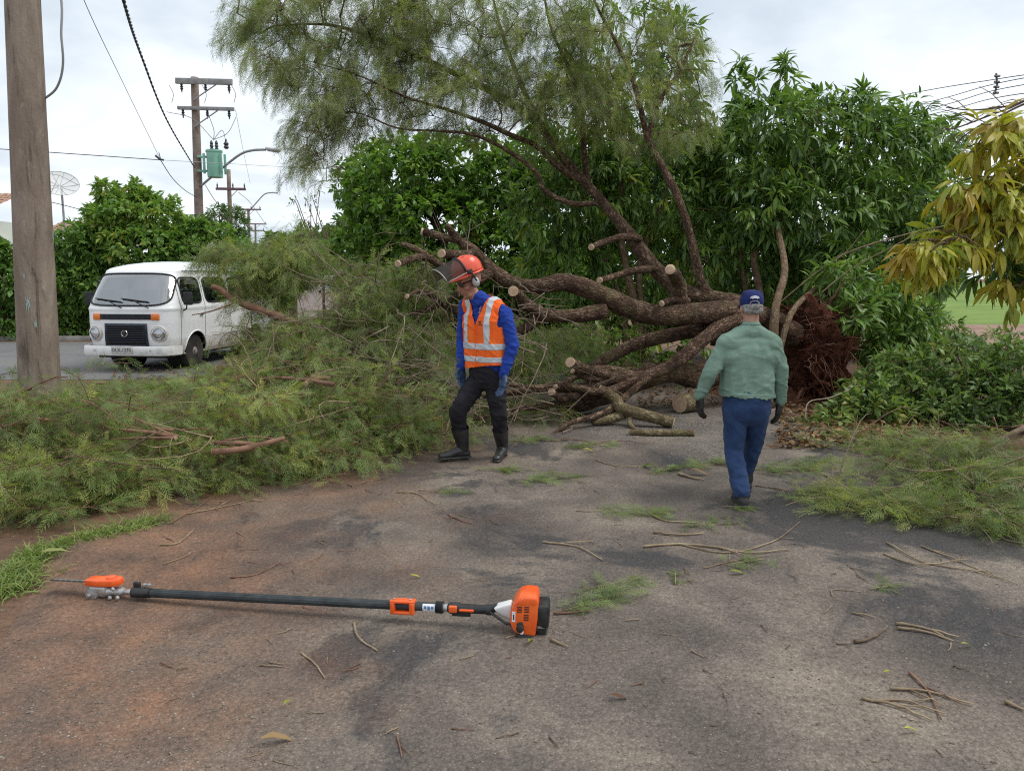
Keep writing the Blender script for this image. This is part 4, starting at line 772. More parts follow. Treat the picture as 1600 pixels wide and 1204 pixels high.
# ================================================================ WHITE VAN
M_white = pmat('white_van_paint', (0.82, 0.84, 0.85), (0.88, 0.89, 0.89), 1.5, 0.38, coat=0.15)
def dirty_white():
    m = M_white; t = m.node_tree; b = t.nodes['Principled BSDF']; vec = N(t, 'ShaderNodeTexCoord').outputs['Object']; sp = N(t, 'ShaderNodeSeparateXYZ'); L(t, vec, sp.inputs[0])
    f = N(t, 'ShaderNodeMapRange', i_1=.62, i_2=.34); L(t, math_(t, 'SUBTRACT', sp.outputs['Z'], math_(t, 'MULTIPLY', math_(t, 'SUBTRACT', tnoise(t, 5, 6, .7, vec), .5), .5)), f.inputs[0])
    src = b.inputs['Base Color'].links[0].from_socket; L(t, mixc(t, math_(t, 'MULTIPLY', f.outputs[0], .55), src, (.36, .25, .16)), b.inputs['Base Color'])
dirty_white()
M_bumper = pmat('scuffed_white_bumper', (0.60, 0.58, 0.54), (0.80, 0.80, 0.78), 7, 0.45, lo=.3, hi=.5)
M_navy = pmat('dark_navy_plastic', (0.010, 0.014, 0.035), None, rough=0.45)
M_black = pmat('black_rubber', (0.012, 0.012, 0.013), (0.03, 0.03, 0.03), 14, 0.7)
M_tyre = pmat('tyre_rubber', (0.015, 0.015, 0.015), (0.05, 0.042, 0.036), 5, 0.85, bump=.5, bscale=90)
M_chrome = pmat('chrome', (0.62, 0.63, 0.65), None, rough=0.18, metal=1.0)
M_steel = pmat('grey_steel', (0.33, 0.33, 0.33), (0.46, 0.46, 0.45), 10, 0.45, metal=0.7)
M_hub = pmat('dusty_wheel_disc', (0.22, 0.19, 0.16), (0.42, 0.40, 0.37), 9, 0.6, metal=0.2)
M_inside = pmat('van_trim', (0.20, 0.21, 0.21), (0.28, 0.29, 0.29), 3, 0.8)
M_seat = pmat('dark_seat_cloth', (0.035, 0.04, 0.045), (0.07, 0.075, 0.08), 20, 0.9)
M_under = pmat('underbody_black', (0.012, 0.011, 0.010), None, rough=0.9)
M_plate = pmat('grey_number_plate', (0.50, 0.49, 0.47), (0.62, 0.61, 0.58), 20, 0.5)
M_ink = pmat('black_lettering', (0.02, 0.02, 0.02), None, rough=0.6)
def glassmat(name, tintc=(0.9, 0.95, 0.95), rough=0.03, alpha=0.30):
    m, t, b, o = mat_new(name); g = N(t, 'ShaderNodeBsdfGlossy', i_Roughness=rough); g.inputs[0].default_value = (1, 1, 1, 1)
    tr = N(t, 'ShaderNodeBsdfTransparent'); tr.inputs[0].default_value = c4(tintc); fr = N(t, 'ShaderNodeFresnel', i_IOR=1.5)
    ad = math_(t, 'ADD', fr.outputs[0], alpha); cl = math_(t, 'MINIMUM', ad, 1.0)
    ms = N(t, 'ShaderNodeMixShader'); L(t, cl, ms.inputs[0]); L(t, tr.outputs[0], ms.inputs[1]); L(t, g.outputs[0], ms.inputs[2]); L(t, ms.outputs[0], o.inputs[0]); return m
M_glass = glassmat('window_glass', (0.72, 0.78, 0.78), alpha=0.05)
M_wscreen = glassmat('windscreen_glass', (0.88, 0.92, 0.92), alpha=0.30)
M_lens = glassmat('lamp_lens', (0.9, 0.92, 0.92), 0.1, 0.25)
M_amber = pmat('amber_lens', (0.75, 0.16, 0.015), (0.85, 0.24, 0.03), 30, 0.25, coat=.6)

VAN_L = 4.45
van = thing('van', 'old white van with round headlights and navy grille parked behind the heap', 'van', (-7.02, 13.95, 0.006), -R(8))
def sec(z):
    """front y, rear y, half width and corner radius of the body at height z"""
    zs = [.28, .36, .45, .60, .90, 1.10, 1.15, 1.19, 1.24, 1.50, 1.70, 1.79, 1.84, 1.89, 1.93]
    fr = [.09, .05, .03, .015, .02, .03, .025, .05, .065, .20, .32, .39, .42, .50, .64]
    rr = [4.36, 4.40, 4.42, 4.44, 4.44, 4.44, 4.44, 4.42, 4.41, 4.33, 4.25, 4.20, 4.18, 4.10, 3.96]
    hw = [.76, .80, .82, .845, .86, .86, .872, .862, .85, .80, .755, .735, .735, .69, .58]
    return np.interp(z, zs, fr), np.interp(z, zs, rr), np.interp(z, zs, hw)
RC = 0.26
def ring(z, off=0.0):
    f, b, w = sec(z); w += off; f -= off; b += off; pts = []; tags = []
    a = w - RC
    for x in np.linspace(0, a, 24, endpoint=False): pts.append((x, f + 0.05 * (x / w) ** 2)); tags.append(('f', x))
    y0 = f + 0.05 * (a / w) ** 2
    for q in np.linspace(0, math.pi / 2, 14, endpoint=False): pts.append((a + RC * math.sin(q), y0 + RC * (1 - math.cos(q)))); tags.append(('f', a + RC * q))
    for y in np.linspace(y0 + RC, b - RC, 150, endpoint=False): pts.append((w, y)); tags.append(('s', y))
    for q in np.linspace(0, math.pi / 2, 10, endpoint=False): pts.append((w - RC * (1 - math.cos(q)), b - RC + RC * math.sin(q))); tags.append(('r', a + RC * (math.pi / 2 - q)))
    for x in np.linspace(a, 0, 16): pts.append((x, b)); tags.append(('r', x))
    return pts, tags
SIDE_W = [(.50, 1.16), (1.32, 2.16), (2.30, 3.14), (3.28, 4.02)]
def sq(u, v, n=5): return abs(u) ** n + abs(v) ** n
def window_id(tg, x, z):
    k, v = tg
    if k == 'f' and sq(v / .825, (z - 1.495) / .285, 4.5) < 1: return 0
    if k == 'r' and sq(v / .55, (z - 1.50) / .22, 4.5) < 1: return 9
    if k == 's':
        for i, (a, b) in enumerate(SIDE_W):
            if sq((v - (a + b) / 2) / ((b - a) / 2), (z - 1.475) / .235, 6) < 1: return i + 1
    return -1
def arch(tg, z):
    k, v = tg; return k == 's' and min(math.hypot(v - 0.92, z - .33), math.hypot(v - 3.32, z - .33)) < .375
zs_ = np.concatenate([np.arange(.28, 1.92, .02), [1.925]])
rings = [ring(z) for z in zs_]; npts = len(rings[0][0]); body = G(); V = []; F = []; glass = {}
for s in (1, -1):
    for j, z in enumerate(zs_):
        for (x, y) in rings[j][0]: V.append((s * x, y, z))
offs = npts * len(zs_)
for si, s in enumerate((1, -1)):
    for j in range(len(zs_) - 1):
        for i in range(npts - 1):
            a = si * offs + j * npts + i; q = (a, a + 1, a + 1 + npts, a + npts); q = q if s == 1 else q[::-1]
            zc = (zs_[j] + zs_[j + 1]) / 2; tg = (rings[j][1][i][0], (rings[j][1][i][1] + rings[j][1][i + 1][1]) / 2 if rings[j][1][i][0] == rings[j][1][i + 1][0] else rings[j][1][i][1])
            wid = window_id(tg, 0, zc)
            if wid >= 0: glass.setdefault((wid, s if 0 < wid < 9 else 0), []).append(q); continue
            if arch(tg, zc): continue
            F.append(q)
# roof dome
top = [v for v in rings[-1][0]]; m0 = len(V)
for sc_, dz in ((.86, .035), (.6, .075), (.3, .10), (.0, .107)):
    for s in (1, -1):
        for (x, y) in top: V.append((s * x * sc_, 2.25 + (y - 2.25) * (1 - (1 - sc_) * .75), zs_[-1] + dz))
prev = [offs * k + (len(zs_) - 1) * npts for k in (0, 1)]
for lv in range(4):
    cur = [m0 + lv * 2 * npts, m0 + lv * 2 * npts + npts]
    for si in (0, 1):
        for i in range(npts - 1):
            q = (prev[si] + i, prev[si] + i + 1, cur[si] + i + 1, cur[si] + i); F.append(q if si == 0 else q[::-1])
    prev = cur
VA = np.array(V); used = sorted({i for f in F for i in f}); mp = {k: i for i, k in enumerate(used)}
bo = G().add(VA[used], [tuple(mp[i] for i in f) for f in F])
bo = bo.build('body', M_white, van, auto=0)
bmx = bmesh.new(); bmx.from_mesh(bo.data); bmesh.ops.remove_doubles(bmx, verts=bmx.verts[:], dist=.0005); bmx.to_mesh(bo.data); bmx.free()
for p in bo.data.polygons: p.use_smooth = True
sd = bo.modifiers.new('thickness', 'SOLIDIFY'); sd.thickness = .012; sd.offset = -1
names = {0: 'windscreen', 9: 'rear_window'}
for (wid, s), fs in glass.items():
    us = sorted({i for f in fs for i in f}); mp = {k: i for i, k in enumerate(us)}; nm = names.get(wid, 'side_window')
    go = G().add(VA[us], [tuple(mp[i] for i in f) for f in fs]).build(nm, M_wscreen if wid == 0 else M_glass, van, auto=0)
def seal(pfun, n, r, name, parent, mat=M_black):
    pts = [pfun(2 * math.pi * k / n) for k in range(n)]; pts.append(pts[0]); pts.append(pts[1])
    return G().tube(pts, r, 6, cap=False).build(name, mat, parent, auto=0)
def sc2(a, n):
    c, s = math.cos(a), math.sin(a); k = (abs(c) ** n + abs(s) ** n) ** (-1 / n); return c * k, s * k
def front_pt(v, z, off=.004):
    f, b, w = sec(z); a = w - RC; s = 1 if v >= 0 else -1; v = abs(v)
    if v < a: return np.array([s * v, f + .05 * (v / w) ** 2 - off, z])
    y0 = f + .05 * (a / w) ** 2; q = min((v - a) / RC, math.pi / 2); return np.array([s * (a + (RC + off) * math.sin(q)), y0 + RC - (RC + off) * math.cos(q), z])
seal(lambda t: front_pt(*(lambda c: (c[0] * .83, 1.495 + c[1] * .29))(sc2(t, 4.5))), 96, .017, 'windscreen_seal', van)
for s in (1, -1):
    for (a, b) in SIDE_W:
        seal(lambda t: (lambda c: np.array([s * (sec(1.475 + c[1] * .24)[2] + .003), (a + b) / 2 + c[0] * (b - a) / 2 * 1.01, 1.475 + c[1] * .24]))(sc2(t, 6)), 60, .014, 'window_seal', van)
    # door seams and belt moulding
    for y in (.40, 1.24): G().tube([(s * (sec(z)[2] + .001), y + (0.0 if z < 1.2 else 0), z) for z in np.linspace(.40, 1.74, 24)], .0045, 4, cap=False).build('door_seam', M_under, van, auto=0)
    G().tube([(s * (sec(1.845)[2] + .008), y, 1.845) for y in np.linspace(.7, 3.9, 30)], .012, 6).build('roof_gutter', M_white, van, auto=0)
    G().box((s * (sec(1.02)[2] + .02), 1.10, 1.02), (.03, .12, .03), None, .008).build('door_handle', M_chrome, van)
    for y in (.92, 3.32):
        wh = bpy.data.objects.new('wheel', None); link(wh, van); wh.location = (s * .70, y, .325); wh.rotation_euler = (0, R(90) * s, 0)
        pr = [(.19, -.09), (.27, -.095), (.31, -.085), (.323, -.06), (.325, -.03), (.325, .03), (.323, .06), (.31, .085), (.27, .095), (.19, .09)]
        G().lathe(pr, None, 36, cap=True).build('tyre', M_tyre, wh)
        G().lathe([(.195, .075), (.185, .09), (.17, .06), (.12, .055), (.10, .085), (.05, .095), (.045, .115), (.0, .118)], None, 32, cap=False).build('rim', M_hub, wh)
        seal(lambda t: np.array([s * (np.interp(.33 + .38 * math.sin(t), [.28, .45, .8], [.77, .83, .86])), y + .38 * math.cos(t), max(.30, .33 + .38 * math.sin(t))]), 48, .014, 'wheel_arch_lip', van, M_white)
        G().lathe([(.37, -.2), (.37, .02), (.36, .02)], Matrix.Translation((s * .62, y, .33)) @ Matrix.Rotation(R(90) * s, 4, 'Y'), 30, cap=True).build('wheel_housing', M_under, van)
    # headlight: painted bezel, chrome ring, bowl and lens
    hl = bpy.data.objects.new('headlight', None); link(hl, van); hz, hx = .70, .62; p = front_pt(hx, hz); hl.location = (s * p[0], p[1] + .03, hz); hl.rotation_euler = (R(90), 0, s * R(13))
    G().lathe([(.150, .00), (.150, .035), (.135, .05), (.120, .045)], None, 40, cap=False).build('bezel', M_white, hl)
    G().lathe([(.122, .035), (.118, .062), (.105, .066), (.095, .05)], None, 40, cap=False).build('chrome_ring', M_chrome, hl)
    G().lathe([(.100, .055), (.075, .02), (.03, .0), (.0, -.002)], None, 32, cap=False).build('reflector', M_chrome, hl)
    G().lathe([(.098, .055), (.07, .072), (.03, .08), (.0, .081)], None, 32, cap=False).build('lens', M_lens, hl)
    ts = G().box((0, 0, 0), (.15, .05, .115), None, .012, 3); o = ts.build('turn_signal', M_amber, van); p = front_pt(.575, 1.005); o.location = (s * p[0], p[1] + .002, 1.005); o.rotation_euler = (0, 0, s * R(8))
    # mirror on a bracket
    mr = bpy.data.objects.new('mirror', None); link(mr, van); mr.location = (s * 1.0, .43, 1.33)
    G().box((0, 0, 0), (.17, .055, .24), s * R(8), .022, 3).build('mirror_housing', M_black, mr)
    G().tube([(-s * .04, .02, -.10), (-s * .06, .03, -.19), (-s * .13, .05, -.22)], .014, 6).build('bracket', M_black, mr)
# nose details
g = G(); P = [front_pt(v, z, .012) for z in (.955, 1.055) for v in np.linspace(-.50, .50, 21)]
g.add(P, [(i, i + 1, i + 22, i + 21) for i in range(20)]); vt = g.build('vent_strip', M_navy, van)
for z in (.975, .992, 1.009, 1.026, 1.043): G().tube([front_pt(v, z, .016) for v in np.linspace(-.47, .47, 16)], .004, 4).build('vent_slat', M_black, vt, auto=0)
def front_quad(rows, off, mat, name, parent):
    P = []; F = []; n = 17
    for (z, w_) in rows: P += [front_pt(v, z, off) for v in np.linspace(-w_, w_, n)]
    for j in range(len(rows) - 1):
        for i in range(n - 1): F.append((j * n + i, j * n + i + 1, (j + 1) * n + i + 1, (j + 1) * n + i))
    o = G().add(P, F).build(name, mat, parent); sd = o.modifiers.new('t', 'SOLIDIFY'); sd.thickness = .02; sd.offset = 1 if False else 0; return o
gr = front_quad([(.40, .425), (.48, .425), (.60, .42), (.75, .415), (.885, .41)], .012, M_navy, 'grille', van)
front_quad([(.425, .385), (.64, .38), (.855, .375)], .026, M_under, 'grille_back', gr)
for z in np.linspace(.845, .555, 8): G().tube([front_pt(v, z, .042) for v in np.linspace(-.375, .375, 14)], .0085, 6).build('grille_slat', M_navy, gr, auto=0)
front_quad([(.43, .38), (.50, .38)], .04, M_navy, 'grille_skirt', gr)
# round badge with its two letters
bd = bpy.data.objects.new('badge', None); link(bd, van); p = front_pt(0, .705, .055); bd.location = tuple(p); bd.rotation_euler = (R(90), 0, 0)
G().tube([(.058 * math.cos(a), .058 * math.sin(a), 0) for a in np.linspace(0, 2 * math.pi, 33)], .0065, 6).build('badge_ring', M_chrome, bd)
G().tube([(-.026, .048, 0), (0, .010, 0), (.026, .048, 0)], .0055, 6).build('badge_letter', M_chrome, bd)
G().tube([(-.05, .018, 0), (-.024, -.046, 0), (0, -.002, 0), (.024, -.046, 0), (.05, .018, 0)], .0055, 6).build('badge_letter', M_chrome, bd)
# bumper
bx_ = []
for a in np.linspace(-1, 1, 41):
    v = a * 1.02; f = abs(v); yb = -.09 + .05 * f ** 2 if f < .86 else -.09 + .037 + .32 * ((f - .86) / .16) ** 1.3; bx_.append((v * .9, yb, .40))
prof = [(-.03, -.085), (-.045, -.05), (-.045, .05), (-.03, .085), (.03, .07), (.03, -.07)]; V = []; F = []
for i, (x, y, z) in enumerate(bx_):
    for (o_, h) in prof: V.append((x, y + o_, z + h))
for i in range(len(bx_) - 1):
    for k in range(6): k2 = (k + 1) % 6; F.append((i * 6 + k, i * 6 + k2, i * 6 + 6 + k2, i * 6 + 6 + k))
F += [(5, 4, 3, 2, 1, 0), tuple(len(V) - 6 + k for k in range(6))]
bm_ = G().add(V, F).build('bumper', M_bumper, van, auto=50)
for s in (-1, 1): G().lathe([(.014, 0), (.014, .01), (.008, .016), (0, .017)], Matrix.Translation((s * .55, -.137, .41)) @ Matrix.Rotation(R(90), 4, 'X'), 10, cap=False).build('bolt', M_steel, bm_)
pl = G().box((0, -.152, .425), (.40, .012, .135), None, .004).build('number_plate', M_plate, van)
def text(body_, size, loc, rot, mat, parent, name='lettering', ext=.0015, align='CENTER'):
    cu = bpy.data.curves.new(name, 'FONT'); cu.body = body_; cu.size = size; cu.extrude = ext; cu.align_x = align; cu.align_y = 'CENTER'
    tmp = bpy.data.objects.new(name, cu); COL.objects.link(tmp); me = bpy.data.meshes.new_from_object(tmp.evaluated_get(bpy.context.evaluated_depsgraph_get())); bpy.data.objects.remove(tmp); me.materials.clear()
    o = bpy.data.objects.new(name, me); link(o, parent); o.location = loc; o.rotation_euler = rot; me.materials.append(mat); return o
text('DLX-1270', .088, (0, -.160, .415), (R(90), 0, 0), M_ink, pl)
# wipers
for x0, x1 in ((-.10, -.62), (.42, -.10)):
    w_ = bpy.data.objects.new('wiper', None); link(w_, van)
    a = front_pt(x0 + .04, 1.165, .02); b = front_pt((x0 + x1) / 2 , 1.30, .035); G().tube([a, (a + b) / 2 + (0, -.01, 0), b], .009, 6).build('arm', M_black, w_)
    G().tube([front_pt(v, z, .03) for v, z in zip(np.linspace(x0 + .02, x1, 8), np.linspace(1.275, 1.335, 8))], .011, 6).build('blade', M_black, w_)
# inside
G().box((0, 2.3, .42), (1.5, 3.9, .03)).build('floor', M_under, van)
G().box((0, .47, 1.13), (1.4, .30, .14), None, .03).build('dashboard', M_inside, van)
sw = G().tube([(.38 + .19 * math.cos(a), .72 + .06 * math.sin(a), 1.22 + .17 * math.sin(a)) for a in np.linspace(0, 2 * math.pi, 25)], .012, 6).build('steering_wheel', M_black, van)
for x in (-.42, .40):
    st = bpy.data.objects.new('seat', None); link(st, van); G().box((x, 1.20, .85), (.48, .45, .14), None, .04, 3).build('cushion', M_seat, st); G().box((x, 1.40, 1.15), (.46, .12, .55), Matrix.Rotation(R(-10), 3, 'X'), .04, 3).build('backrest', M_seat, st); G().box((x, 1.47, 1.50), (.26, .10, .16), None, .035, 3).build('headrest', M_seat, st)
for y in (2.35, 3.3):
    st = bpy.data.objects.new('bench', None); link(st, van); G().box((0, y, .85), (1.3, .45, .14), None, .04, 3).build('cushion', M_seat, st); G().box((0, y + .22, 1.12), (1.3, .10, .45), None, .04, 3).build('backrest', M_seat, st)
G().box((0.0, .40, 1.66), (.20, .025, .06), None, .01).build('rear_view_mirror', M_black, van)
G().box((0, 2.3, 1.86), (1.3, 3.4, .01)).build('headliner', M_inside, van)
G().box((0, 2.2, .30), (1.45, 4.0, .12), None, .03).build('underbody', M_under, van)
# ================================================================ FAR CAR
M_silver = pmat('silver_car_paint', (0.50, 0.51, 0.53), None, rough=.3, metal=.5, coat=.4)
M_carglass = pmat('dark_car_glass', (0.02, 0.025, 0.03), None, rough=.1, coat=.5)
M_red = pmat('red_lamp', (0.5, 0.02, 0.02), None, rough=.3)
car = thing('parked_car', 'small silver hatchback far down the street', 'car', (-22.3, 93, .012), R(15))
V = []; F = []; prof = [(.0, .28), (.02, .62), (.10, .86), (.32, .95), (.62, 1.40), (1.0, 1.50), (2.0, 1.50), (2.6, 1.32), (3.0, .98), (3.75, .82), (3.95, .55), (3.95, .28)]
for x, w_ in ((-.82, .92), (-.76, 1.0), (.76, 1.0), (.82, .92)):
    for (y, z) in prof: k = 1 if z < .95 else (1 - (z - .95) * .30); V.append((x * k, 2 + (y - 2) * w_, z if abs(x) < .8 else .28 + (z - .28) * .96))
n = len(prof)
for j in range(3):
    for i in range(n): i2 = (i + 1) % n; F.append((j * n + i, j * n + i2, j * n + n + i2, j * n + n + i))
F += [tuple(range(n)), tuple(reversed(range(3 * n, 4 * n)))]
G().add(V, F).build('body', M_silver, car, auto=25)
G().add([(-.60, .345, 1.02), (.60, .345, 1.02), (.53, .585, 1.36), (-.53, .585, 1.36)], [(0, 1, 2, 3)]).build('rear_window', M_carglass, car)
for s in (-1, 1):
    G().add([(s * .80, .60, 1.0), (s * .80, 2.75, 1.0), (s * .715, 2.3, 1.38), (s * .715, .85, 1.38)], [(0, 1, 2, 3)]).build('side_window', M_carglass, car)
    G().box((s * .68, .03, .84), (.16, .06, .20), None, .02).build('tail_lamp', M_red, car)
    for y in (.75, 3.2): G().lathe([(.15, -.09), (.29, -.09), (.30, 0), (.29, .09), (.15, .09)], Matrix.Translation((s * .72, y, .30)) @ Matrix.Rotation(R(90), 4, 'Y'), 20).build('wheel', M_tyre, car)
G().box((0, -.02, .45), (1.55, .10, .20), None, .04).build('bumper', M_silver, car)
G().box((0, -.075, .62), (.40, .01, .13)).build('number_plate', M_plate, car)

# ================================================================ POLES, WIRES, HOUSES
def pole_concrete():
    m, t, b, o = mat_new('stained_pole'); vec = N(t, 'ShaderNodeTexCoord').outputs['Object']
    c = ramp(t, tnoise(t, 7, 7, .68, vec, .4, (1, 1, .22)), [(.3, (.14, .105, .08)), (.5, (.235, .185, .145)), (.72, (.34, .285, .235))])
    c = mixc(t, ramp(t, tnoise(t, 13, 7, .72, vec, .6, (1, 1, .10)), [(.54, 0.0), (.66, .8)]), c, (.045, .035, .03))
    c = mixc(t, ramp(t, tnoise(t, 16, 6, .72, vec, .3, (1, 1, .3)), [(.60, 0.0), (.68, .6)]), c, (.36, .33, .29))
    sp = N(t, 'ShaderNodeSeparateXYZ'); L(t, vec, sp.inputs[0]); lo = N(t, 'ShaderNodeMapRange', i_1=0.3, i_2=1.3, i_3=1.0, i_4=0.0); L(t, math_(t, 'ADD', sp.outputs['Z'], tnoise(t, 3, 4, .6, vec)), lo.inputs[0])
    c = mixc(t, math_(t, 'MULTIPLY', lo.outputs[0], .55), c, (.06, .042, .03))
    L(t, c, b.inputs['Base Color']); b.inputs['Roughness'].default_value = .92; set_bump(t, b, tnoise(t, 40, 6, .7, vec, 0, (1, 1, .5)), .6, .012); return m
M_pole = pole_concrete()
M_wood = pmat('weathered_pole_wood', (.17, .125, .10), (.30, .235, .20), 5, .9, bump=.5, bscale=30)
M_arm = pmat('weathered_crossarm', (.24, .24, .23), (.36, .35, .34), 6, .9)
M_armp = pmat('purple_brown_crossarm', (.12, .075, .085), (.20, .14, .14), 6, .9)
M_porc = pmat('dark_insulator', (.03, .03, .04), (.06, .05, .06), 20, .3)
M_mint = pmat('mint_green_transformer_paint', (.20, .44, .33), (.26, .52, .40), 4, .5)
M_galv = pmat('galvanised_steel', (.30, .32, .34), (.40, .42, .43), 10, .5, metal=.6)
M_lamp = pmat('pale_lamp_cover', (.62, .64, .66), None, rough=.4)
M_cable = pmat('black_cable', (.012, .013, .018), None, rough=.6)
M_greyc = pmat('grey_cable', (.32, .33, .34), None, rough=.6)
M_teal = pmat('flaking_pale_paint', (.30, .42, .39), None, rough=.8)
M_rust = pmat('dark_steel_band', (.10, .09, .085), (.18, .15, .13), 20, .6, metal=.5)
# near concrete pole
pb = at(69, 748, 6.4); pb.z = 0
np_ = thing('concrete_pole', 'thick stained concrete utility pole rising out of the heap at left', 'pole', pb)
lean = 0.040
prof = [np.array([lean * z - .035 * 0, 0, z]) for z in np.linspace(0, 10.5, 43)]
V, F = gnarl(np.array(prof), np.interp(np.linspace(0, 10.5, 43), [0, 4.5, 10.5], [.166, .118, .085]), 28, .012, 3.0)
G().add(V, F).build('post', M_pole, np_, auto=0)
for (z, a, s) in ((1.50, -80, .035), (1.33, -62, .02), (2.05, 12, .03), (1.72, -88, .018)):
    r = np.interp(z, [0, 4.5, 10.5], [.166, .118, .085]) + .0035; g = G(); n = 7; V = []; F = []
    for j in range(7):
        for i in range(n): aa = R(a) + (i / (n - 1) - .5) * s * 6; rr = r; V.append((lean * z + rr * math.cos(aa) * 1.0, rr * math.sin(aa), z + (j / 6 - .5) * s * 4 * (0.6 + .4 * math.sin(i * 2.1 + z)) + .006 * math.sin(3 * i + j)))
    for j in range(6):
        for i in range(n - 1):
            if (i + j * 3 + int(z * 10)) % 4 != 0: F.append((j * n + i, j * n + i + 1, j * n + n + i + 1, j * n + n + i))
    g.add(V, F).build('paint_mark', M_teal, np_)
# grey drop cable looping beside the pole
S = spline([tuple(at(-30, -200, 6.3)), tuple(at(84, -40, 6.3)), tuple(at(96, 60, 6.3)), tuple(at(98, 105, 6.35)), tuple(at(88, 138, 6.4)), tuple(at(66, 157, 6.45))], 8)
tag(G().tube(S, .009, 7).build('drop_cable', M_greyc, auto=0), 'slack grey cable hooked beside the concrete pole', 'cable')
def utility_pole(label, px, top_py, Y, r0, lean_px, arms, lamp=None, transformer=False, mat=None, name='utility_pole'):
    tp = at(px, top_py, Y); bx = at(px + lean_px, 430, Y); sl = (tp.x - bx.x) / (tp.z - bx.z); base = Vector((tp.x - sl * tp.z, Y, 0))
    t = thing(name, label, 'utility pole', base, 0, 'utility poles along the street')
    H = tp.z; G().tube([(sl * z, 0, z) for z in np.linspace(0, H, 14)], np.linspace(r0, r0 * .72, 14), 14).build('post', mat or M_wood, t, auto=0)
    for (dz, half, shift, tilt, h, m_, ins, up) in arms:
        z = H - dz; d = Vector((math.cos(R(-8)), math.sin(R(-8)), tilt)); c = Vector((sl * z + shift, -r0 - .05, z)); rot = Matrix.Rotation(R(-8), 3, 'Z') @ Matrix.Rotation(-tilt, 3, 'Y')
        ca = G().box(c, (half * 2, .10, h), rot, .01).build('crossarm', m_, t)
        G().tube([c + d * half * .42 + Vector((0, .0, -h / 2)), Vector((sl * z, -r0, z - .62))], .025, 5).build('brace', M_galv, t)
        for f in ins:
            p = c + d * half * f; s = 1 if up else -1
            G().lathe([(.02, 0), (.055, .03), (.03, .06), (.065, .10), (.035, .13), (.06, .17), (.03, .21), (.015, .30)], Matrix.Translation(p + Vector((0, 0, s * h / 2))) @ (Matrix.Identity(4) if up else Matrix.Rotation(math.pi, 4, 'X')), 10).build('insulator', M_porc, t)
    if lamp:
        z0, dx, dz2, r = lamp; a0 = Vector((sl * z0 + r0 * .7, -.1, z0)); 
        pts = [a0, a0 + Vector((dx * .35, -.1, dz2 * .52)), a0 + Vector((dx * .62, -.2, dz2 * .88)), a0 + Vector((dx * .80, -.25, dz2 * .985)), a0 + Vector((dx, -.3, dz2))]; S = spline(pts, 7)
        la = G().tube(S, r, 8).build('lamp_arm', M_galv, t, auto=0); e = Vector(S[-1]); L_ = dx * .20
        G().box(e + Vector((L_ / 2, 0, .01)), (L_, .26, .10), Matrix.Rotation(R(8), 3, 'Y'), .035, 3, ).build('lamp_head', M_lamp, la)
        G().box(e + Vector((L_ / 2, 0, -.055)), (L_ * .8, .18, .05), Matrix.Rotation(R(8), 3, 'Y'), .02, 2).build('lamp_lens', M_galv, la)
    if transformer:
        c = Vector((sl * 5.9 + .68, -.12, H - 3.05)); tr = bpy.data.objects.new('transformer', None); link(tr, t)
        G().lathe([(.0, -.48), (.26, -.48), (.27, -.44), (.27, .40), (.295, .41), (.295, .47), (.26, .49), (.0, .50)], Matrix.Translation(c), 28, cap=False).build('tank', M_mint, tr)
        for a in (150, 200, -30, 20):
            p = c + Vector((.36 * math.cos(R(a)), .36 * math.sin(R(a)) , 0)); G().box(p, (.09, .05, .72), R(a), .015).build('radiator_fin', M_mint, tr)
        for dz in (-.25, .25): G().box((c.x - .45, c.y, c.z + dz), (.34, .10, .07), None, .01).build('bracket', M_mint, tr)
        for dx in (-.08, .10): G().lathe([(.03, 0), (.07, .05), (.04, .09), (.075, .14), (.045, .19), (.06, .24), (.02, .34)], Matrix.Translation(c + Vector((dx, 0, .49))), 10).build('bushing', M_porc, tr)
        G().lathe([(.05, 0), (.10, .06), (.06, .12), (.10, .18), (.05, .24), (.03, .34)], Matrix.Translation(c + Vector((.47, -.05, .52))), 10).build('surge_arrester', M_porc, tr)
        def lead(a, b, sagz, mid=None): G().tube(spline([a, (Vector(a) + Vector(b)) / 2 + Vector((.1, 0, sagz)), b], 6), .012, 4, cap=False).build('lead_wire', M_greyc, tr, auto=0)
        top = c + Vector((0, 0, .85))
        lead((sl * 8 - .95, -.25, H - 1.25), top, .25); lead((sl * 8 + .55, -.25, H - 1.35), top, -.1); lead((sl * 8 + 1.55, -.3, H - 1.45), top, -.15); lead(top, c + Vector((.47, -.05, .8)), .35)
        for f in (-.78, .4, 1.45): lead((sl * 8 + f, -.3, H - .35), (sl * 8 + f + .05, -.3, H - .95), 0); 
    for z in (H * .35, H * .36, H * .45): G().lathe([(r0 * .93 + .012, -.03), (r0 * .93 + .012, .03)], Matrix.Translation((sl * z, 0, z)), 14, cap=False).build('band', M_rust, t)
    return t
utility_pole('wooden utility pole with mint green transformer and two crossarms', 304, 121, 29.0, .185, 10, [(.20, 1.08, .42, -.055, .20, M_arm, (-.8, .05, .88), False), (1.13, 1.08, .46, -.05, .12, M_arm, (-.82, .05, .82), False)], (5.05, 2.55, 1.25, .045), True)
utility_pole('second wooden pole with one purple brown crossarm', 357, 265, 50.0, .17, 6, [(1.22, 1.0, .18, -.03, .16, M_armp, (-.9, .15, .92), True)], None, False)
utility_pole('third thin pole with narrow crossarm and street lamp down the street', 388, 326, 78.0, .17, 3, [(.1, 1.3, .1, -.02, .14, M_armp, (-.9, .2, .92), True)], (at(388, 330, 78).z, 2.5, 1.75, .06), False)
utility_pole('farthest small pole at the end of the street', 399, 349, 110.0, .17, 1, [(.1, 1.6, .1, -.02, .16, M_armp, (-.9, .9), True), (1.0, 1.3, .1, -.02, .16, M_armp, (-.9, .9), True)], None, False)
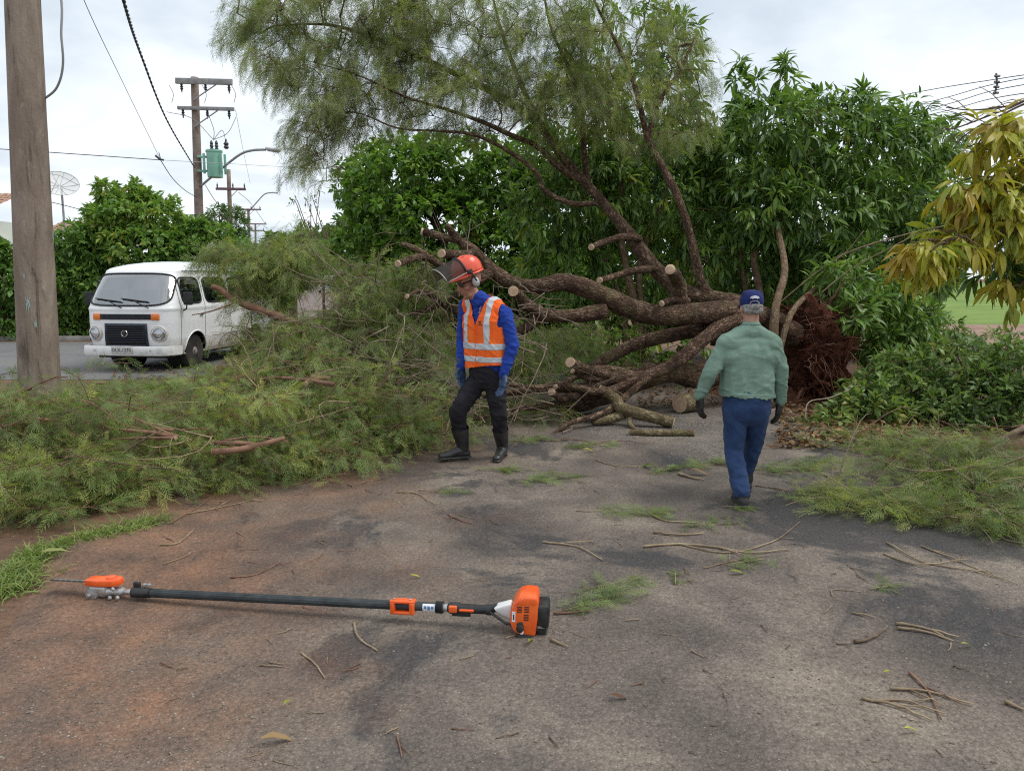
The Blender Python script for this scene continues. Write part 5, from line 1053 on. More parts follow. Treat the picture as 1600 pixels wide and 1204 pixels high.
def wire(label, pts, r, mat=M_cable, twist=0.0, name='wire', group='overhead wires'):
    S = spline(pts, 10); g = G()
    if twist:
        n = 220; S2 = np.array([S[int(k)] + (S[min(int(k) + 1, len(S) - 1)] - S[int(k)]) * (k % 1) for k in np.linspace(0, len(S) - 1.001, n)])
        for ph in (0, math.pi): g.tube([p + np.array([math.cos(i * .9 + ph), 0, math.sin(i * .9 + ph)]) * twist for i, p in enumerate(S2)], r, 5)
    else: g.tube(S, r, 5)
    return tag(g.build(name, mat, auto=0), label, 'wire', group)
P_ = lambda a, b, c: tuple(at(a, b, c))
wire('thick twisted black cable running down to the transformer pole', [P_(150, -180, 7), P_(193, 0, 9.5), P_(222, 90, 14), P_(262, 190, 20.5), P_(304, 262, 28.7)], .013, twist=.012)
wire('thin wire from the top of the frame to the wire joint', [P_(70, -170, 8), P_(131, 0, 11), P_(190, 125, 15), P_(250, 248, 22)], .006, M_greyc)
wire('thin horizontal wire crossing left of the transformer pole', [P_(-120, 226, 21), P_(0, 233, 21), P_(120, 241, 21.5), P_(250, 250, 22)], .011)
wire('faint horizontal wire passing behind the transformer', [P_(250, 250, 22.1), P_(360, 256, 26), P_(470, 262, 30), P_(640, 268, 34)], .007, M_greyc)
wire('slack wire from the wire joint to the transformer pole', [P_(250, 249, 22.05), P_(270, 279, 24), P_(290, 298, 27), P_(307, 308, 28.6)], .012)
wire('wire descending from the transformer pole into the bushes', [P_(320, 288, 28.6), P_(335, 312, 26), P_(350, 330, 24), P_(356, 345, 23.3)], .012)
wire('wire descending behind the lamp arm to the second pole', [P_(368, 172, 28.6), P_(380, 235, 36), P_(391, 287, 49)], .008, M_greyc)
wire('wire curving between the second and third pole', [P_(372, 300, 49.5), P_(392, 318, 60), P_(415, 350, 77)], .02, M_greyc)
wire('slack wire leading from the roof to the bushes', [P_(76, 315, 20), P_(105, 322, 21), P_(150, 334, 22.5)], .010)
for q, (a, b) in enumerate((((1395, 152), (1700, 104)), ((1425, 166), (1700, 106)), ((1440, 173), (1700, 118)), ((1450, 180), (1700, 134)))):
    wire(['topmost of the power lines at upper right', 'second power line from the top at upper right', 'third power line from the top at upper right', 'lowest of the power lines at upper right'][q], [P_(a[0] - 250, a[1] + 55, 34), P_(a[0], a[1], 25), P_(1555, (a[1] * .42 + b[1] * .58) , 20), P_(b[0], b[1], 16)], .011)
g = G()
for z in (-.2, -.06, .06, .2): g.tube([(-.03, 0, z), (.10, 0, z)], .03, 6)
g.tube([(0, 0, -.24), (.05, 0, 0), (0, 0, .26)], .025, 6)
o = tag(g.build('wire_spacer', M_porc), 'dark spacer clamp on the power lines at upper right', 'spacer'); o.location = at(1555, 132, 19.9)
g = G().tube([(-.12, 0, .1), (.0, 0, 0), (.1, 0, -.02)], .03, 6).tube([(-.1, 0, .12), (-.02, 0, .02)], .012, 4).tube([(-.02, 0, .18), (.02, 0, .0)], .012, 4)
o = tag(g.build('wire_joint', M_porc), 'dark joint where three wires meet left of the transformer', 'clamp'); o.location = at(250, 249, 21.95)

# satellite dish
def dish_mat():
    m, t, b, o = mat_new('mesh_dish'); b.inputs['Base Color'].default_value = (.58, .57, .54, 1); b.inputs['Roughness'].default_value = .6
    tr = N(t, 'ShaderNodeBsdfTransparent'); ms = N(t, 'ShaderNodeMixShader', i_0=.30); L(t, b.outputs[0], ms.inputs[1]); L(t, tr.outputs[0], ms.inputs[2]); L(t, ms.outputs[0], o.inputs[0]); return m
dc = at(90, 291, 24.5); sd_ = thing('satellite_dish', 'pale mesh satellite dish behind the concrete pole', 'satellite dish', (dc.x, 24.6, 0))
Md = Matrix.Translation((0, 0, dc.z)) @ Vector((.35, -.55, .62)).normalized().to_track_quat('Z', 'Y').to_matrix().to_4x4()
G().lathe([(.02, 0), (.15, .008), (.3, .035), (.45, .085), (.55, .13)], Md, 36, cap=False).build('reflector', dish_mat(), sd_)
for k in range(10): a = 2 * math.pi * k / 10; G().tube([Md @ Vector((r * math.cos(a), r * math.sin(a), .45 * r * r + .004)) for r in (.03, .2, .4, .55)], .006, 4).build('rib', M_steel, sd_, auto=0)
G().tube([Md @ Vector((.55 * math.cos(a), .55 * math.sin(a), .136)) for a in np.linspace(0, 2 * math.pi, 37)], .008, 5).build('rim', M_steel, sd_, auto=0)
for k in range(3): a = 2 * math.pi * k / 3; G().tube([Md @ Vector((.5 * math.cos(a), .5 * math.sin(a), .12)), Md @ Vector((0, 0, .45))], .008, 4).build('feed_arm', M_steel, sd_, auto=0)
G().tube([(0, .1, 0), (0, .1, dc.z - .05)], .035, 8).build('mast', M_steel, sd_)
# house at the left edge
M_wall = pmat('pale_green_wall', (.62, .68, .60), (.70, .74, .66), 1.5, .85)
M_tile = pmat('clay_roof_tile', (.26, .13, .08), (.42, .25, .16), 9, .85, bump=.3)
M_fascia = pmat('fascia_board', (.45, .36, .27), (.55, .46, .36), 6, .8)
def tile_roof(parent, x0, x1, y0, z0, depth, rise, nx, ny):
    rf = bpy.data.objects.new('roof', None); link(rf, parent); me = None; dx = (x1 - x0) / nx; dl = math.hypot(depth, rise); sl = math.atan2(rise, depth)
    for j in range(ny):
        for i in range(nx):
            if me is None:
                V = []; n = 6
                for yy_ in (0, 1):
                    for k in range(n + 1): a = math.pi * k / n; V.append((-dx * .52 * math.cos(a), yy_ * dl / ny * 1.12, .045 * math.sin(a) + .02 * (1 - yy_)))
                o = G().add(V, [(k, k + 1, k + n + 2, k + n + 1) for k in range(n)]).build('tile', M_tile, rf); me = o.data
            else: o = bpy.data.objects.new('tile', me); link(o, rf)
            o.location = (x0 + dx * (i + .5), y0 + depth * j / ny, z0 + rise * j / ny + .03); o.rotation_euler = (sl, 0, 0)
    return rf
h1 = at(-60, 320, 24); hs = thing('house', 'pale green house with tiled roof at the far left edge', 'house', (h1.x, 26, 0))
e = -17.75 - h1.x; zt = at(0, 333, 24).z
G().box((e - 4.1, 2.2, zt / 2), (8.0, 4.0, zt)).build('wall', M_wall, hs, smooth=False)
G().box((e - 3.9, .02 - .35, zt + .03), (8.6, .06, .20), None, .01).build('fascia', M_fascia, hs); tile_roof(hs, e - 4.6, e + .35, -.40, zt + .10, 2.4, .85, 20, 8)
wn = G().box((e - 1.2, .18, zt - 1.0), (1.0, .06, .9), None, .01).build('window', M_fascia, hs); G().box((e - 1.2, .145, zt - 1.0), (.88, .02, .78)).build('pane', M_carglass, wn)
h2 = at(92, 360, 27); hs = thing('house', 'low house with red tiled roof peeking over the hedge', 'house', (h2.x, 29, 0)); zt = at(90, 362, 27).z
G().box((-.7, 1.4, zt / 2 - .1), (1.8, 2.2, zt - .2)).build('wall', M_wall, hs, smooth=False); tile_roof(hs, -1.9, .25, -.1, zt - .02, 1.6, .55, 10, 5)
G().box((-.6, -.12, zt + .02), (2.7, .05, .14), None, .01).build('fascia', M_fascia, hs)
# small aerial and fence wall behind the hedge
g = G().tube([(0, 0, 0), (0, 0, at(226, 290, 30).z)], .03, 6).tube([(-.1, 0, at(226, 303, 30).z), (.1, 0, at(226, 303, 30).z)], .015, 4).tube([(-.12, 0, at(226, 309, 30).z), (.12, 0, at(226, 309, 30).z)], .015, 4)
o = tag(g.build('roof_aerial', M_rust), 'thin rusty aerial sticking up above the yellow green bush', 'aerial'); o.location = (at(226, 300, 30).x, 30, 0)
M_redwall = pmat('dull_red_wall', (.17, .075, .055), (.26, .15, .11), 2.0, .9, bump=.4, bscale=25)
wl = thing('garden_wall', 'low reddish garden wall hidden behind the hedge', 'wall', (-14.5, 23.3, 0)); G().box((0, 0, .55), (16, .18, 1.1), None, .02).build('wall', M_redwall, wl); G().box((0, 0, 1.13), (16.1, .26, .07), None, .01).build('coping', M_kerb, wl)

# ================================================================ PEOPLE
DG = lambda: bpy.context.evaluated_depsgraph_get()
def cap_mesh(bm, p0, p1, r0, r1, sq=None, n=14):
    """tapered capsule from p0 to p1; sq = (direction, factor) flattens it along a direction"""
    p0, p1 = Vector(p0), Vector(p1); ax = p1 - p0; ln = max(ax.length, 1e-4); q = ax.to_track_quat('Z', 'Y').to_matrix(); rows = []
    for a in np.linspace(-90, 0, 5): rows.append((r0 * math.cos(R(a)), r0 * math.sin(R(a))))
    for a in np.linspace(0, 90, 5): rows.append((r1 * math.cos(R(a)), ln + r1 * math.sin(R(a))))
    vs = []
    for (r, z) in rows:
        ring_ = []
        for k in range(n):
            a = 2 * math.pi * k / n; v = Vector((max(r, 1e-4) * math.cos(a), max(r, 1e-4) * math.sin(a), z)); w_ = q @ v
            if sq is not None:
                d = Vector(sq[0]).normalized(); axn = ax.normalized(); rad = w_ - axn * w_.dot(axn); w_ = w_ - d * rad.dot(d) * (1 - sq[1])
            ring_.append(bm.verts.new(w_ + p0))
        vs.append(ring_)
    for i in range(len(vs) - 1):
        for k in range(n): k2 = (k + 1) % n; bm.faces.new((vs[i][k], vs[i][k2], vs[i + 1][k2], vs[i + 1][k]))
    bm.faces.new(list(reversed(vs[0]))); bm.faces.new(vs[-1])
def ell_mesh(bm, c, r, rot=None):
    b2 = bmesh.ops.create_icosphere(bm, subdivisions=3, radius=1.0); M = (rot.to_3x3() if rot is not None else Matrix.Identity(3))
    for v in b2['verts']: v.co = M @ Vector((v.co.x * r[0], v.co.y * r[1], v.co.z * r[2])) + Vector(c)
def organic(name, prims, voxel, mat, parent, smooth=4, disp=None, cut=None, solid=0.0, inflate=0.0):
    """overlapping tapered shapes fused into one continuous skin"""
    bm = bmesh.new()
    for p in prims:
        if p[0] == 'c': cap_mesh(bm, p[1], p[2], p[3] + inflate, p[4] + inflate, p[5] if len(p) > 5 else None)
        else: ell_mesh(bm, p[1], tuple(x + inflate for x in p[2]), p[3] if len(p) > 3 else None)
    me = bpy.data.meshes.new(name); bm.to_mesh(me); bm.free(); tmp = bpy.data.objects.new('tmp', me); COL.objects.link(tmp)
    rm = tmp.modifiers.new('r', 'REMESH'); rm.mode = 'VOXEL'; rm.voxel_size = voxel
    if smooth: sm = tmp.modifiers.new('s', 'SMOOTH'); sm.factor = .5; sm.iterations = smooth
    m2 = bpy.data.meshes.new_from_object(tmp.evaluated_get(DG())); bpy.data.objects.remove(tmp); bpy.data.meshes.remove(me)
    if disp is not None:
        m2.update(); nv = len(m2.vertices); co = np.zeros(nv * 3); m2.vertices.foreach_get('co', co); nr_ = np.zeros(nv * 3); m2.vertices.foreach_get('normal', nr_); co = co.reshape(-1, 3); nr_ = nr_.reshape(-1, 3)
        d = np.array([disp(Vector(c)) for c in co]); m2.vertices.foreach_set('co', (co + nr_ * d[:, None]).ravel())
    if cut is not None:
        b = bmesh.new(); b.from_mesh(m2); bmesh.ops.delete(b, geom=[f for f in b.faces if not cut(f.calc_center_median(), f.normal)], context='FACES'); b.to_mesh(m2); b.free()
    m2.name = name; m2.materials.clear(); m2.materials.append(mat); o = bpy.data.objects.new(name, m2); link(o, parent)
    m2.polygons.foreach_set('use_smooth', [True] * len(m2.polygons)); m2.update()
    if solid: sd = o.modifiers.new('t', 'SOLIDIFY'); sd.thickness = solid; sd.offset = 1
    return o
def shell_of(src, name, pred, off, mat, parent, solid=.002):
    """a patch lying on another surface: the faces of src that pass pred, lifted off a little"""
    b = bmesh.new(); b.from_mesh(src.data); b.normal_update(); bmesh.ops.delete(b, geom=[f for f in b.faces if not pred(f.calc_center_median(), f.normal)], context='FACES'); b.normal_update()
    for v in b.verts: v.co += v.normal * off
    me = bpy.data.meshes.new(name); b.to_mesh(me); b.free(); me.materials.append(mat); o = bpy.data.objects.new(name, me); link(o, parent); me.polygons.foreach_set('use_smooth', [True] * len(me.polygons))
    sd = o.modifiers.new('t', 'SOLIDIFY'); sd.thickness = solid; sd.offset = 1; return o
def folds(amp, sx, sy, sz, seed=0.0, ridged=True):
    def f(p):
        q = noise.noise(Vector((p.x * sx + seed, p.y * sy, p.z * sz))) ; q2 = noise.noise(Vector((p.x * sx * 2.3, p.y * sy * 2.3 + seed, p.z * sz * 2.1)))
        return amp * ((1 - 2 * abs(q)) * .6 + q2 * .5 if ridged else q + .5 * q2)
    return f
def crease(amp, k, ax, seed):
    """narrow ridges of cloth running across the direction ax"""
    a = Vector(ax).normalized()
    def f(p):
        q = Vector(p) + Vector((seed, 0, 0)); t_ = q.dot(a); s_ = q - a * t_; w_ = noise.noise(q * 5) * .35
        n_ = noise.noise(Vector((s_.x * k * .35, s_.y * k * .35, s_.z * k * .35)) + a * (t_ * k + w_)); return amp * (1 - abs(n_) * 1.9) ** 3 if abs(n_) < .52 else 0.0
    return f
def glove(wrist, dirv, palm_n, thumb_dir, mat, parent, curl=0.5, size=1.0, name='glove', cuff=.05):
    """palm, four unequal bent fingers and a thumb leaving the side of the palm"""
    w_ = Vector(wrist); d = Vector(dirv).normalized(); n = Vector(palm_n); n = (n - d * n.dot(d)).normalized(); s = d.cross(n).normalized(); s = s if s.dot(Vector(thumb_dir)) > 0 else -s; Z = size; pr = []
    pr.append(('c', w_ - d * cuff, w_ + d * .01, .034 * Z, .033 * Z, (n, .8)))
    pc = w_ + d * .055 * Z
    for k in (-.027, -.009, .009, .027): pr.append(('c', w_ + d * .015 * Z + s * k * .75 * Z, w_ + d * .088 * Z + s * k * Z, .017 * Z, .0155 * Z))
    for i, (k, ln) in enumerate(((.030, .072), (.010, .080), (-.010, .075), (-.029, .060))):
        a = w_ + d * .088 * Z + s * k * Z; ang = curl * (1 + .12 * i); d1 = (d * math.cos(ang * .7) + n * math.sin(ang * .7)).normalized(); d2 = (d * math.cos(ang * 1.6) + n * math.sin(ang * 1.6)).normalized(); d3 = (d * math.cos(ang * 2.3) + n * math.sin(ang * 2.3)).normalized()
        b = a + d1 * ln * .45 * Z; c = b + d2 * ln * .33 * Z; e = c + d3 * ln * .26 * Z; pr += [('c', a, b, .0112 * Z, .0105 * Z), ('c', b, c, .0105 * Z, .0097 * Z), ('c', c, e, .0097 * Z, .0085 * Z)]
    a = w_ + d * .025 * Z + s * .026 * Z; b = a + (d * .7 + s * .75 + n * .25).normalized() * .045 * Z; c = b + (d * .95 + s * .15 + n * .35).normalized() * .034 * Z
    pr += [('c', a, b, .0155 * Z, .0125 * Z), ('c', b, c, .0125 * Z, .010 * Z)]
    return organic(name, pr, .0042, mat, parent, 2)
def skinmat(name, a, b_):
    m, t, b, o = mat_new(name); L(t, ramp(t, tnoise(t, 14, 4), [(.35, a), (.65, b_)]), b.inputs['Base Color']); b.inputs['Roughness'].default_value = .55; b.inputs['Subsurface Weight'].default_value = .15; b.inputs['Subsurface Radius'].default_value = (.02, .008, .004); return m
def clothmat(name, c1, c2, scale=9, bump=.5, rough=.85, weave=380):
    m, t, b, o = mat_new(name); vec = N(t, 'ShaderNodeTexCoord').outputs['Object']; L(t, ramp(t, tnoise(t, scale, 5, .6, vec), [(.32, c1), (.68, c2)]), b.inputs['Base Color']); b.inputs['Roughness'].default_value = rough; b.inputs['Specular IOR Level'].default_value = .25; b.inputs['Sheen Weight'].default_value = .05 if max(c2) > .1 else 0.0
    h = mixc(t, .35, tnoise(t, 22, 4, .6, vec, 1.2), tnoise(t, weave, 1, .5, vec)); set_bump(t, b, h, bump, .012); return m
M_skin = skinmat('tanned_skin', (.33, .145, .095), (.42, .20, .135)); M_skin2 = skinmat('pale_tanned_skin', (.40, .20, .14), (.48, .26, .19))
M_blue = clothmat('royal_blue_jersey', (.010, .036, .24), (.020, .062, .36)); M_dark = clothmat('charcoal_trousers', (.010, .009, .012), (.026, .023, .028)); M_navyp = clothmat('navy_work_trousers', (.014, .034, .092), (.032, .064, .155))
M_green = clothmat('sage_green_sweatshirt', (.150, .235, .182), (.205, .305, .245), 6); M_vest = clothmat('fluorescent_orange_vest', (.86, .10, .012), (.98, .19, .03), 7, .4); M_refl = pmat('grey_reflective_tape', (.46, .49, .52), (.60, .63, .66), 30, .4)
M_boot = pmat('black_rubber_boot', (.012, .012, .013), (.035, .033, .033), 9, .35, bump=.2, bscale=30); M_shoe = pmat('dusty_black_shoe', (.018, .018, .018), (.06, .055, .05), 12, .7); M_glb = pmat('navy_coated_glove', (.012, .028, .075), (.04, .08, .16), 25, .5); M_glk = pmat('black_coated_glove', (.008, .008, .009), (.025, .025, .027), 30, .35)
M_helm = pmat('orange_red_helmet', (.72, .075, .030), (.82, .12, .05), 5, .32, coat=.3); M_muff = pmat('silver_ear_muff', (.40, .41, .40), (.56, .57, .56), 25, .4, metal=.3); M_hair = pmat('grey_hair', (.14, .13, .125), (.38, .37, .36), 60, .8, bump=.8, bscale=200); M_cap = clothmat('navy_cap_cloth', (.006, .012, .075), (.012, .025, .13), 12, .4); M_whitethread = pmat('white_stitching', (.75, .77, .80), None, rough=.7); M_lip = pmat('dark_lip', (.24, .085, .07), None, rough=.6); M_shade = pmat('dark_safety_glasses', (.012, .010, .010), None, rough=.1, coat=.6)
def mesh_mat():
    m, t, b, o = mat_new('fine_visor_mesh'); b.inputs['Base Color'].default_value = (.030, .022, .018, 1); b.inputs['Roughness'].default_value = .6
    tr = N(t, 'ShaderNodeBsdfTransparent'); ms = N(t, 'ShaderNodeMixShader', i_0=.38); L(t, b.outputs[0], ms.inputs[1]); L(t, tr.outputs[0], ms.inputs[2]); L(t, ms.outputs[0], o.inputs[0]); return m
M_visor = mesh_mat()

def head(prefix, c, fwd, up, mat, parent, size=1.0, extra=()):
    """head, jaw, nose, brow, ears and neck shapes; c = centre of the skull"""
    c = Vector(c); f = Vector(fwd).normalized(); u = (Vector(up) - f * Vector(up).dot(f)).normalized(); s = f.cross(u).normalized(); Rm = Matrix((s, f, u)).transposed(); Z = size; P = lambda a, b, d: c + s * a * Z + f * b * Z + u * d * Z
    return [('e', P(0, -.012, .03), (.076 * Z, .095 * Z, .088 * Z), Rm), ('e', P(0, .028, -.045), (.056 * Z, .062 * Z, .075 * Z), Rm), ('c', P(-.03, .04, -.095), P(.03, .04, -.095), .026 * Z, .026 * Z), ('c', P(0, .062, -.102), P(0, .068, -.104), .022 * Z, .02 * Z),
            ('c', P(0, .088, .012), P(0, .104, -.030), .011 * Z, .0155 * Z), ('c', P(-.038, .072, .024), P(.038, .072, .024), .017 * Z, .017 * Z), ('c', P(-.045, .060, -.030), P(-.052, .045, -.035), .018 * Z, .018 * Z), ('c', P(.045, .060, -.030), P(.052, .045, -.035), .018 * Z, .018 * Z),
            ('e', P(-.078, -.012, -.008), (.011 * Z, .020 * Z, .033 * Z), Rm), ('e', P(.078, -.012, -.008), (.011 * Z, .020 * Z, .033 * Z), Rm), ('c', P(0, .082, -.066), P(0, .080, -.074), .016 * Z, .014 * Z)], P, Rm

# ---------------------------------------------------------------- worker in the orange vest
K = 7.05 / 1200.0
fb = gnd(757, 722); wk = thing('person', 'worker in orange vest and red helmet walking left with mesh visor raised', 'person', (fb.x, fb.y, rz(fb)))
def W(px, py, dy=0.0): return Vector(((px - 757) * K * (1 + dy / 7.05), dy, (722 - py) * K * (1 + dy / 7.05) + dy * 0.0))
FW = Vector((-.60, -.80, 0)); LF = Vector((.80, -.60, 0))       # torso facing and its left side
pel = W(762, 585); chest = W(760, 506); neck = W(750, 465); sl_ = W(790, 487, -.12); sr_ = W(729, 485, .13)
el = W(803, 535, -.16); wl_ = W(789, 578, -.20); er = W(723, 540, .12); wr = W(721, 576, .05)
hl_, hr_ = pel + LF * .085 + Vector((0, 0, -.03)), pel - LF * .085 + Vector((0, 0, -.03))
kl, al = W(780, 645, -.06), W(784, 700, .06); kr, ar = W(716, 640, -.10), W(719, 690, -.02)
hc = W(735, 443); HF = Vector((-.86, -.42, -.34)).normalized()
body = [('c', pel, chest, .125, .145, (FW, .72)), ('c', chest, chest + Vector((0, 0, .12)), .15, .12, (FW, .7)), ('c', sl_, sr_, .06, .06), ('c', neck - Vector((0, 0, .06)), hc + Vector((0, 0, -.05)), .06, .055), ('c', sl_, el, .05, .042), ('c', el, wl_, .042, .03), ('c', sr_, er, .05, .042), ('c', er, wr, .042, .03), ('c', hl_, kl, .08, .055), ('c', kl, al, .055, .04), ('c', hr_, kr, .08, .055), ('c', kr, ar, .055, .04)]
hd, HP, HR = head('w', hc, HF, (0, 0, 1), M_skin, wk, 1.16)
organic('body', body + hd, .0085, M_skin, wk, 2)
G().tube([HP(-.026, .084, -.068), HP(-.010, .094, -.070), HP(.010, .094, -.070), HP(.026, .084, -.068)], .0045, 6).build('lips', M_lip, wk)
for a in (-.034, .034): G().lathe([(.0, .0), (.020, .004), (.026, .0)], Matrix.Translation(HP(a, .086, .004)) @ HR.to_4x4() @ Matrix.Rotation(R(-90), 4, 'X'), 16, cap=False).build('safety_glass', M_shade, wk)
G().tube([HP(-.079, -.01, .012), HP(-.068, .06, .014), HP(-.034, .094, .012), HP(0, .100, .012), HP(.034, .094, .012), HP(.068, .06, .014), HP(.079, -.01, .012)], .006, 6).build('glasses_frame', M_shade, wk)
for a in (-.034, .034): ell = G().box(HP(a, .088, .002), (.058, .016, .038), HR, .007, 3).build('dark_lens', M_shade, wk)
# trousers
tr_ = [*[('c', pel + Vector((0, 0, .06)) + LF * k, pel - Vector((0, 0, .02)) + LF * k, .140, .140, (FW, .85)) for k in (-.04, .04)], ('c', hl_ + Vector((0, 0, -.02)), kl, .098, .074), ('c', kl, al + Vector((0, 0, .03)), .074, .058), ('c', hr_ + Vector((0, 0, -.02)), kr, .098, .076), ('c', kr, ar + Vector((0, 0, .03)), .076, .060)]
organic('trousers', tr_, .009, M_dark, wk, 3, lambda p: folds(.006, 9, 9, 12, 2.0)(p) + crease(.010, 20, (.4, .1, .9), 3.0)(p))
# shirt
sh = [*[('c', pel + Vector((0, 0, .09)) + LF * k, chest + LF * k * 1.1, .138, .146, (FW, .82)) for k in (-.055, .055)], *[('c', chest + LF * k, chest + Vector((0, 0, .10)) + LF * k, .155, .12, (FW, .78)) for k in (-.065, .065)], ('c', sl_, neck + Vector((.01, 0, -.015)), .062, .055), ('c', sr_, neck + Vector((-.01, 0, -.015)), .062, .055), ('c', sl_, el, .066, .057), ('c', el, wl_, .058, .040), ('c', sr_, er, .066, .056), ('c', er, wr, .056, .040), ('c', neck + Vector((0, 0, -.05)), neck + Vector((0, 0, -.02)), .075, .070)]
organic('shirt', sh, .008, M_blue, wk, 3, lambda p: crease(.009, 24, (.4, .2, .9), 2.0)(p) + folds(.005, 14, 14, 26, 5.0)(p))
# vest: same torso, a little larger, with V neck, arm holes and hem cut out
ve = [*[('c', pel + Vector((0, 0, -.05)) + LF * k, chest + LF * k * 1.1, .160, .166, (FW, .84)) for k in (-.062, .062)], *[('c', chest + LF * k, chest + Vector((0, 0, .10)) + LF * k, .170, .136, (FW, .80)) for k in (-.065, .065)], ('c', sl_ - LF * .025, neck + Vector((.01, 0, -.015)), .080, .064), ('c', sr_ + LF * .025, neck + Vector((-.01, 0, -.015)), .080, .064)]
def vest_cut(c, n):
    r = c - chest; u = r.dot(LF); f = r.dot(FW); z = c.z
    if z < W(0, 573).z + .02 * math.sin(u * 9): return False
    if f > 0 and z > chest.z - .03:                                   # V neck
        if abs(u + .015) < (z - (chest.z - .02)) * .40 and z > chest.z - .02: return False
    if z > W(0, 474).z + .13 and abs(u) < .085: return False
    if abs(u) > .200 and z > chest.z - .03: return False              # arm holes
    if (c - neck).length < .088: return False
    return True
vs_ = organic('vest', ve, .006, M_vest, wk, 3, lambda p: folds(.005, 9, 9, 8, 1.0)(p) + crease(.007, 14, (.7, .3, .6), 6.0)(p), vest_cut, .004)
zb1, zb2 = W(0, 541).z, W(0, 561).z
for z0 in (zb1, zb2): shell_of(vs_, 'reflective_band', lambda c, n: abs(c.z - z0) < .026, .004, M_refl, vs_)
for u0 in (.115, -.125): shell_of(vs_, 'reflective_strap', lambda c, n: abs((c - chest).dot(LF) - u0 - .0 * (c.z - chest.z)) < .026 and c.z > zb1 + .026, .004, M_refl, vs_)
shell_of(vs_, 'zip', lambda c, n: abs((c - chest).dot(LF) + .015) < .005 and (c - chest).dot(FW) > 0, .004, M_vest, vs_)
shell_of(vs_, 'printed_mark', lambda c, n: (c - chest).dot(FW) > 0 and ((abs((c - chest).dot(LF) - .045) < .016 and abs(c.z - chest.z - .012) < .010) or (abs((c - chest).dot(LF) - .047) < .028 and abs(c.z - chest.z + .012) < .004)), .003, M_ink, vs_, .001)
glove(wl_, (-.10, -.15, -1), (-.8, -.5, 0), (-.6, -.8, 0), M_glb, wk, .30, 1.25)
glove(wr, (.02, -.1, -1), (.5, -.5, 0), (-.6, -.8, 0), M_glb, wk, .3, 1.2)
# rubber boots: shaft, heel, vamp, toe and sole
def boot(name, ank, foot_dir, ground_z, mat, parent, shaft=.26, tilt=0.0, size=1.0, rsh=.062, shaft_to=None):
    a = Vector(ank); d = Vector(foot_dir); d.z = 0; d.normalize(); g0 = Vector((a.x, a.y, ground_z)); up = Vector((0, 0, 1)); Z = size; q = lambda f, z: g0 + d * f * Z + up * z * Z
    top = (Vector(shaft_to) - a).normalized() * shaft + a if shaft_to is not None else a + Vector((0, 0, shaft))
    pr = [('c', q(-.01, .10), top, .055 * Z, rsh * Z), ('c', q(-.035, .045), q(.02, .06), .043 * Z, .05 * Z), ('c', q(.02, .075), q(.13, .045), .052 * Z, .042 * Z, (up, .85)), ('c', q(.12, .042), q(.19, .036), .045 * Z, .040 * Z, (up, .8))]
    bt = organic(name, pr, .0065, mat, parent, 2, cut=lambda c, n: (c - top).dot((top - a).normalized()) < .0)
    so = [('c', q(-.045, .014), q(.04, .014), .042 * Z, .038 * Z, (up, .38)), ('c', q(.04, .014), q(.19, .014), .038 * Z, .046 * Z, (up, .36))]; organic('sole', so, .006, mat, bt, 1); return bt
boot('boot', W(722, 703, -.02), (-.93, -.34, 0), .012, M_boot, wk, .20, shaft_to=kr, rsh=.084)
boot('boot', W(785, 706, .06), (-.25, -.95, 0), .0, M_boot, wk, .20, shaft_to=kl, rsh=.078)
# helmet with raised mesh visor and ear muffs
UP_ = HR @ Vector((0, 0, 1)); hb = HP(0, -.012, .062); HM = Matrix.Translation(hb) @ HR.to_4x4()
hp = bpy.data.objects.new('helmet', None); link(hp, wk)
V = []; F = []; n = 40; prof = [(1.0, 0.0), (1.0, .025), (.985, .055), (.93, .085), (.82, .112), (.65, .132), (.42, .145), (.2, .150), (.01, .151)]
for (r, z) in prof:
    for k in range(n): a = 2 * math.pi * k / n; V.append(HM @ Vector((.118 * r * math.sin(a), .142 * r * math.cos(a), z * 1.06 + .006 * math.cos(3 * a) * (r < .9))))
for i in range(len(prof) - 1):
    for k in range(n): k2 = (k + 1) % n; F.append((i * n + k, i * n + k2, i * n + n + k2, i * n + n + k))
dm = G().add([tuple(v) for v in V], F).build('shell', M_helm, hp, auto=0); dm.modifiers.new('t', 'SOLIDIFY').thickness = .004
V = []; F = []
for k in range(n):
    a = 2 * math.pi * k / n; ext = .012 + .045 * max(0, math.cos(a)) ** 2
    for (e_, z) in ((0, .012), (ext * .6, .004), (ext, -.006 - .01 * max(0, math.cos(a)))): V.append(tuple(HM @ Vector(((.117 + e_) * math.sin(a), (.141 + e_) * math.cos(a), z))))
for k in range(n):
    for j in range(2): b0, b1 = k * 3 + j, ((k + 1) % n) * 3 + j; F.append((b0, b1, b1 + 1, b0 + 1))
br = G().add(V, F).build('brim', M_helm, hp, auto=0); br.modifiers.new('t', 'SOLIDIFY').thickness = .004
for y in (-.03, 0, .03): G().tube([HM @ Vector((y, .142 * math.cos(a) * .93, .02 + .142 * math.sin(a))) for a in np.linspace(R(35), R(150), 12)], .0055, 6).build('ridge', M_helm, hp, auto=0)
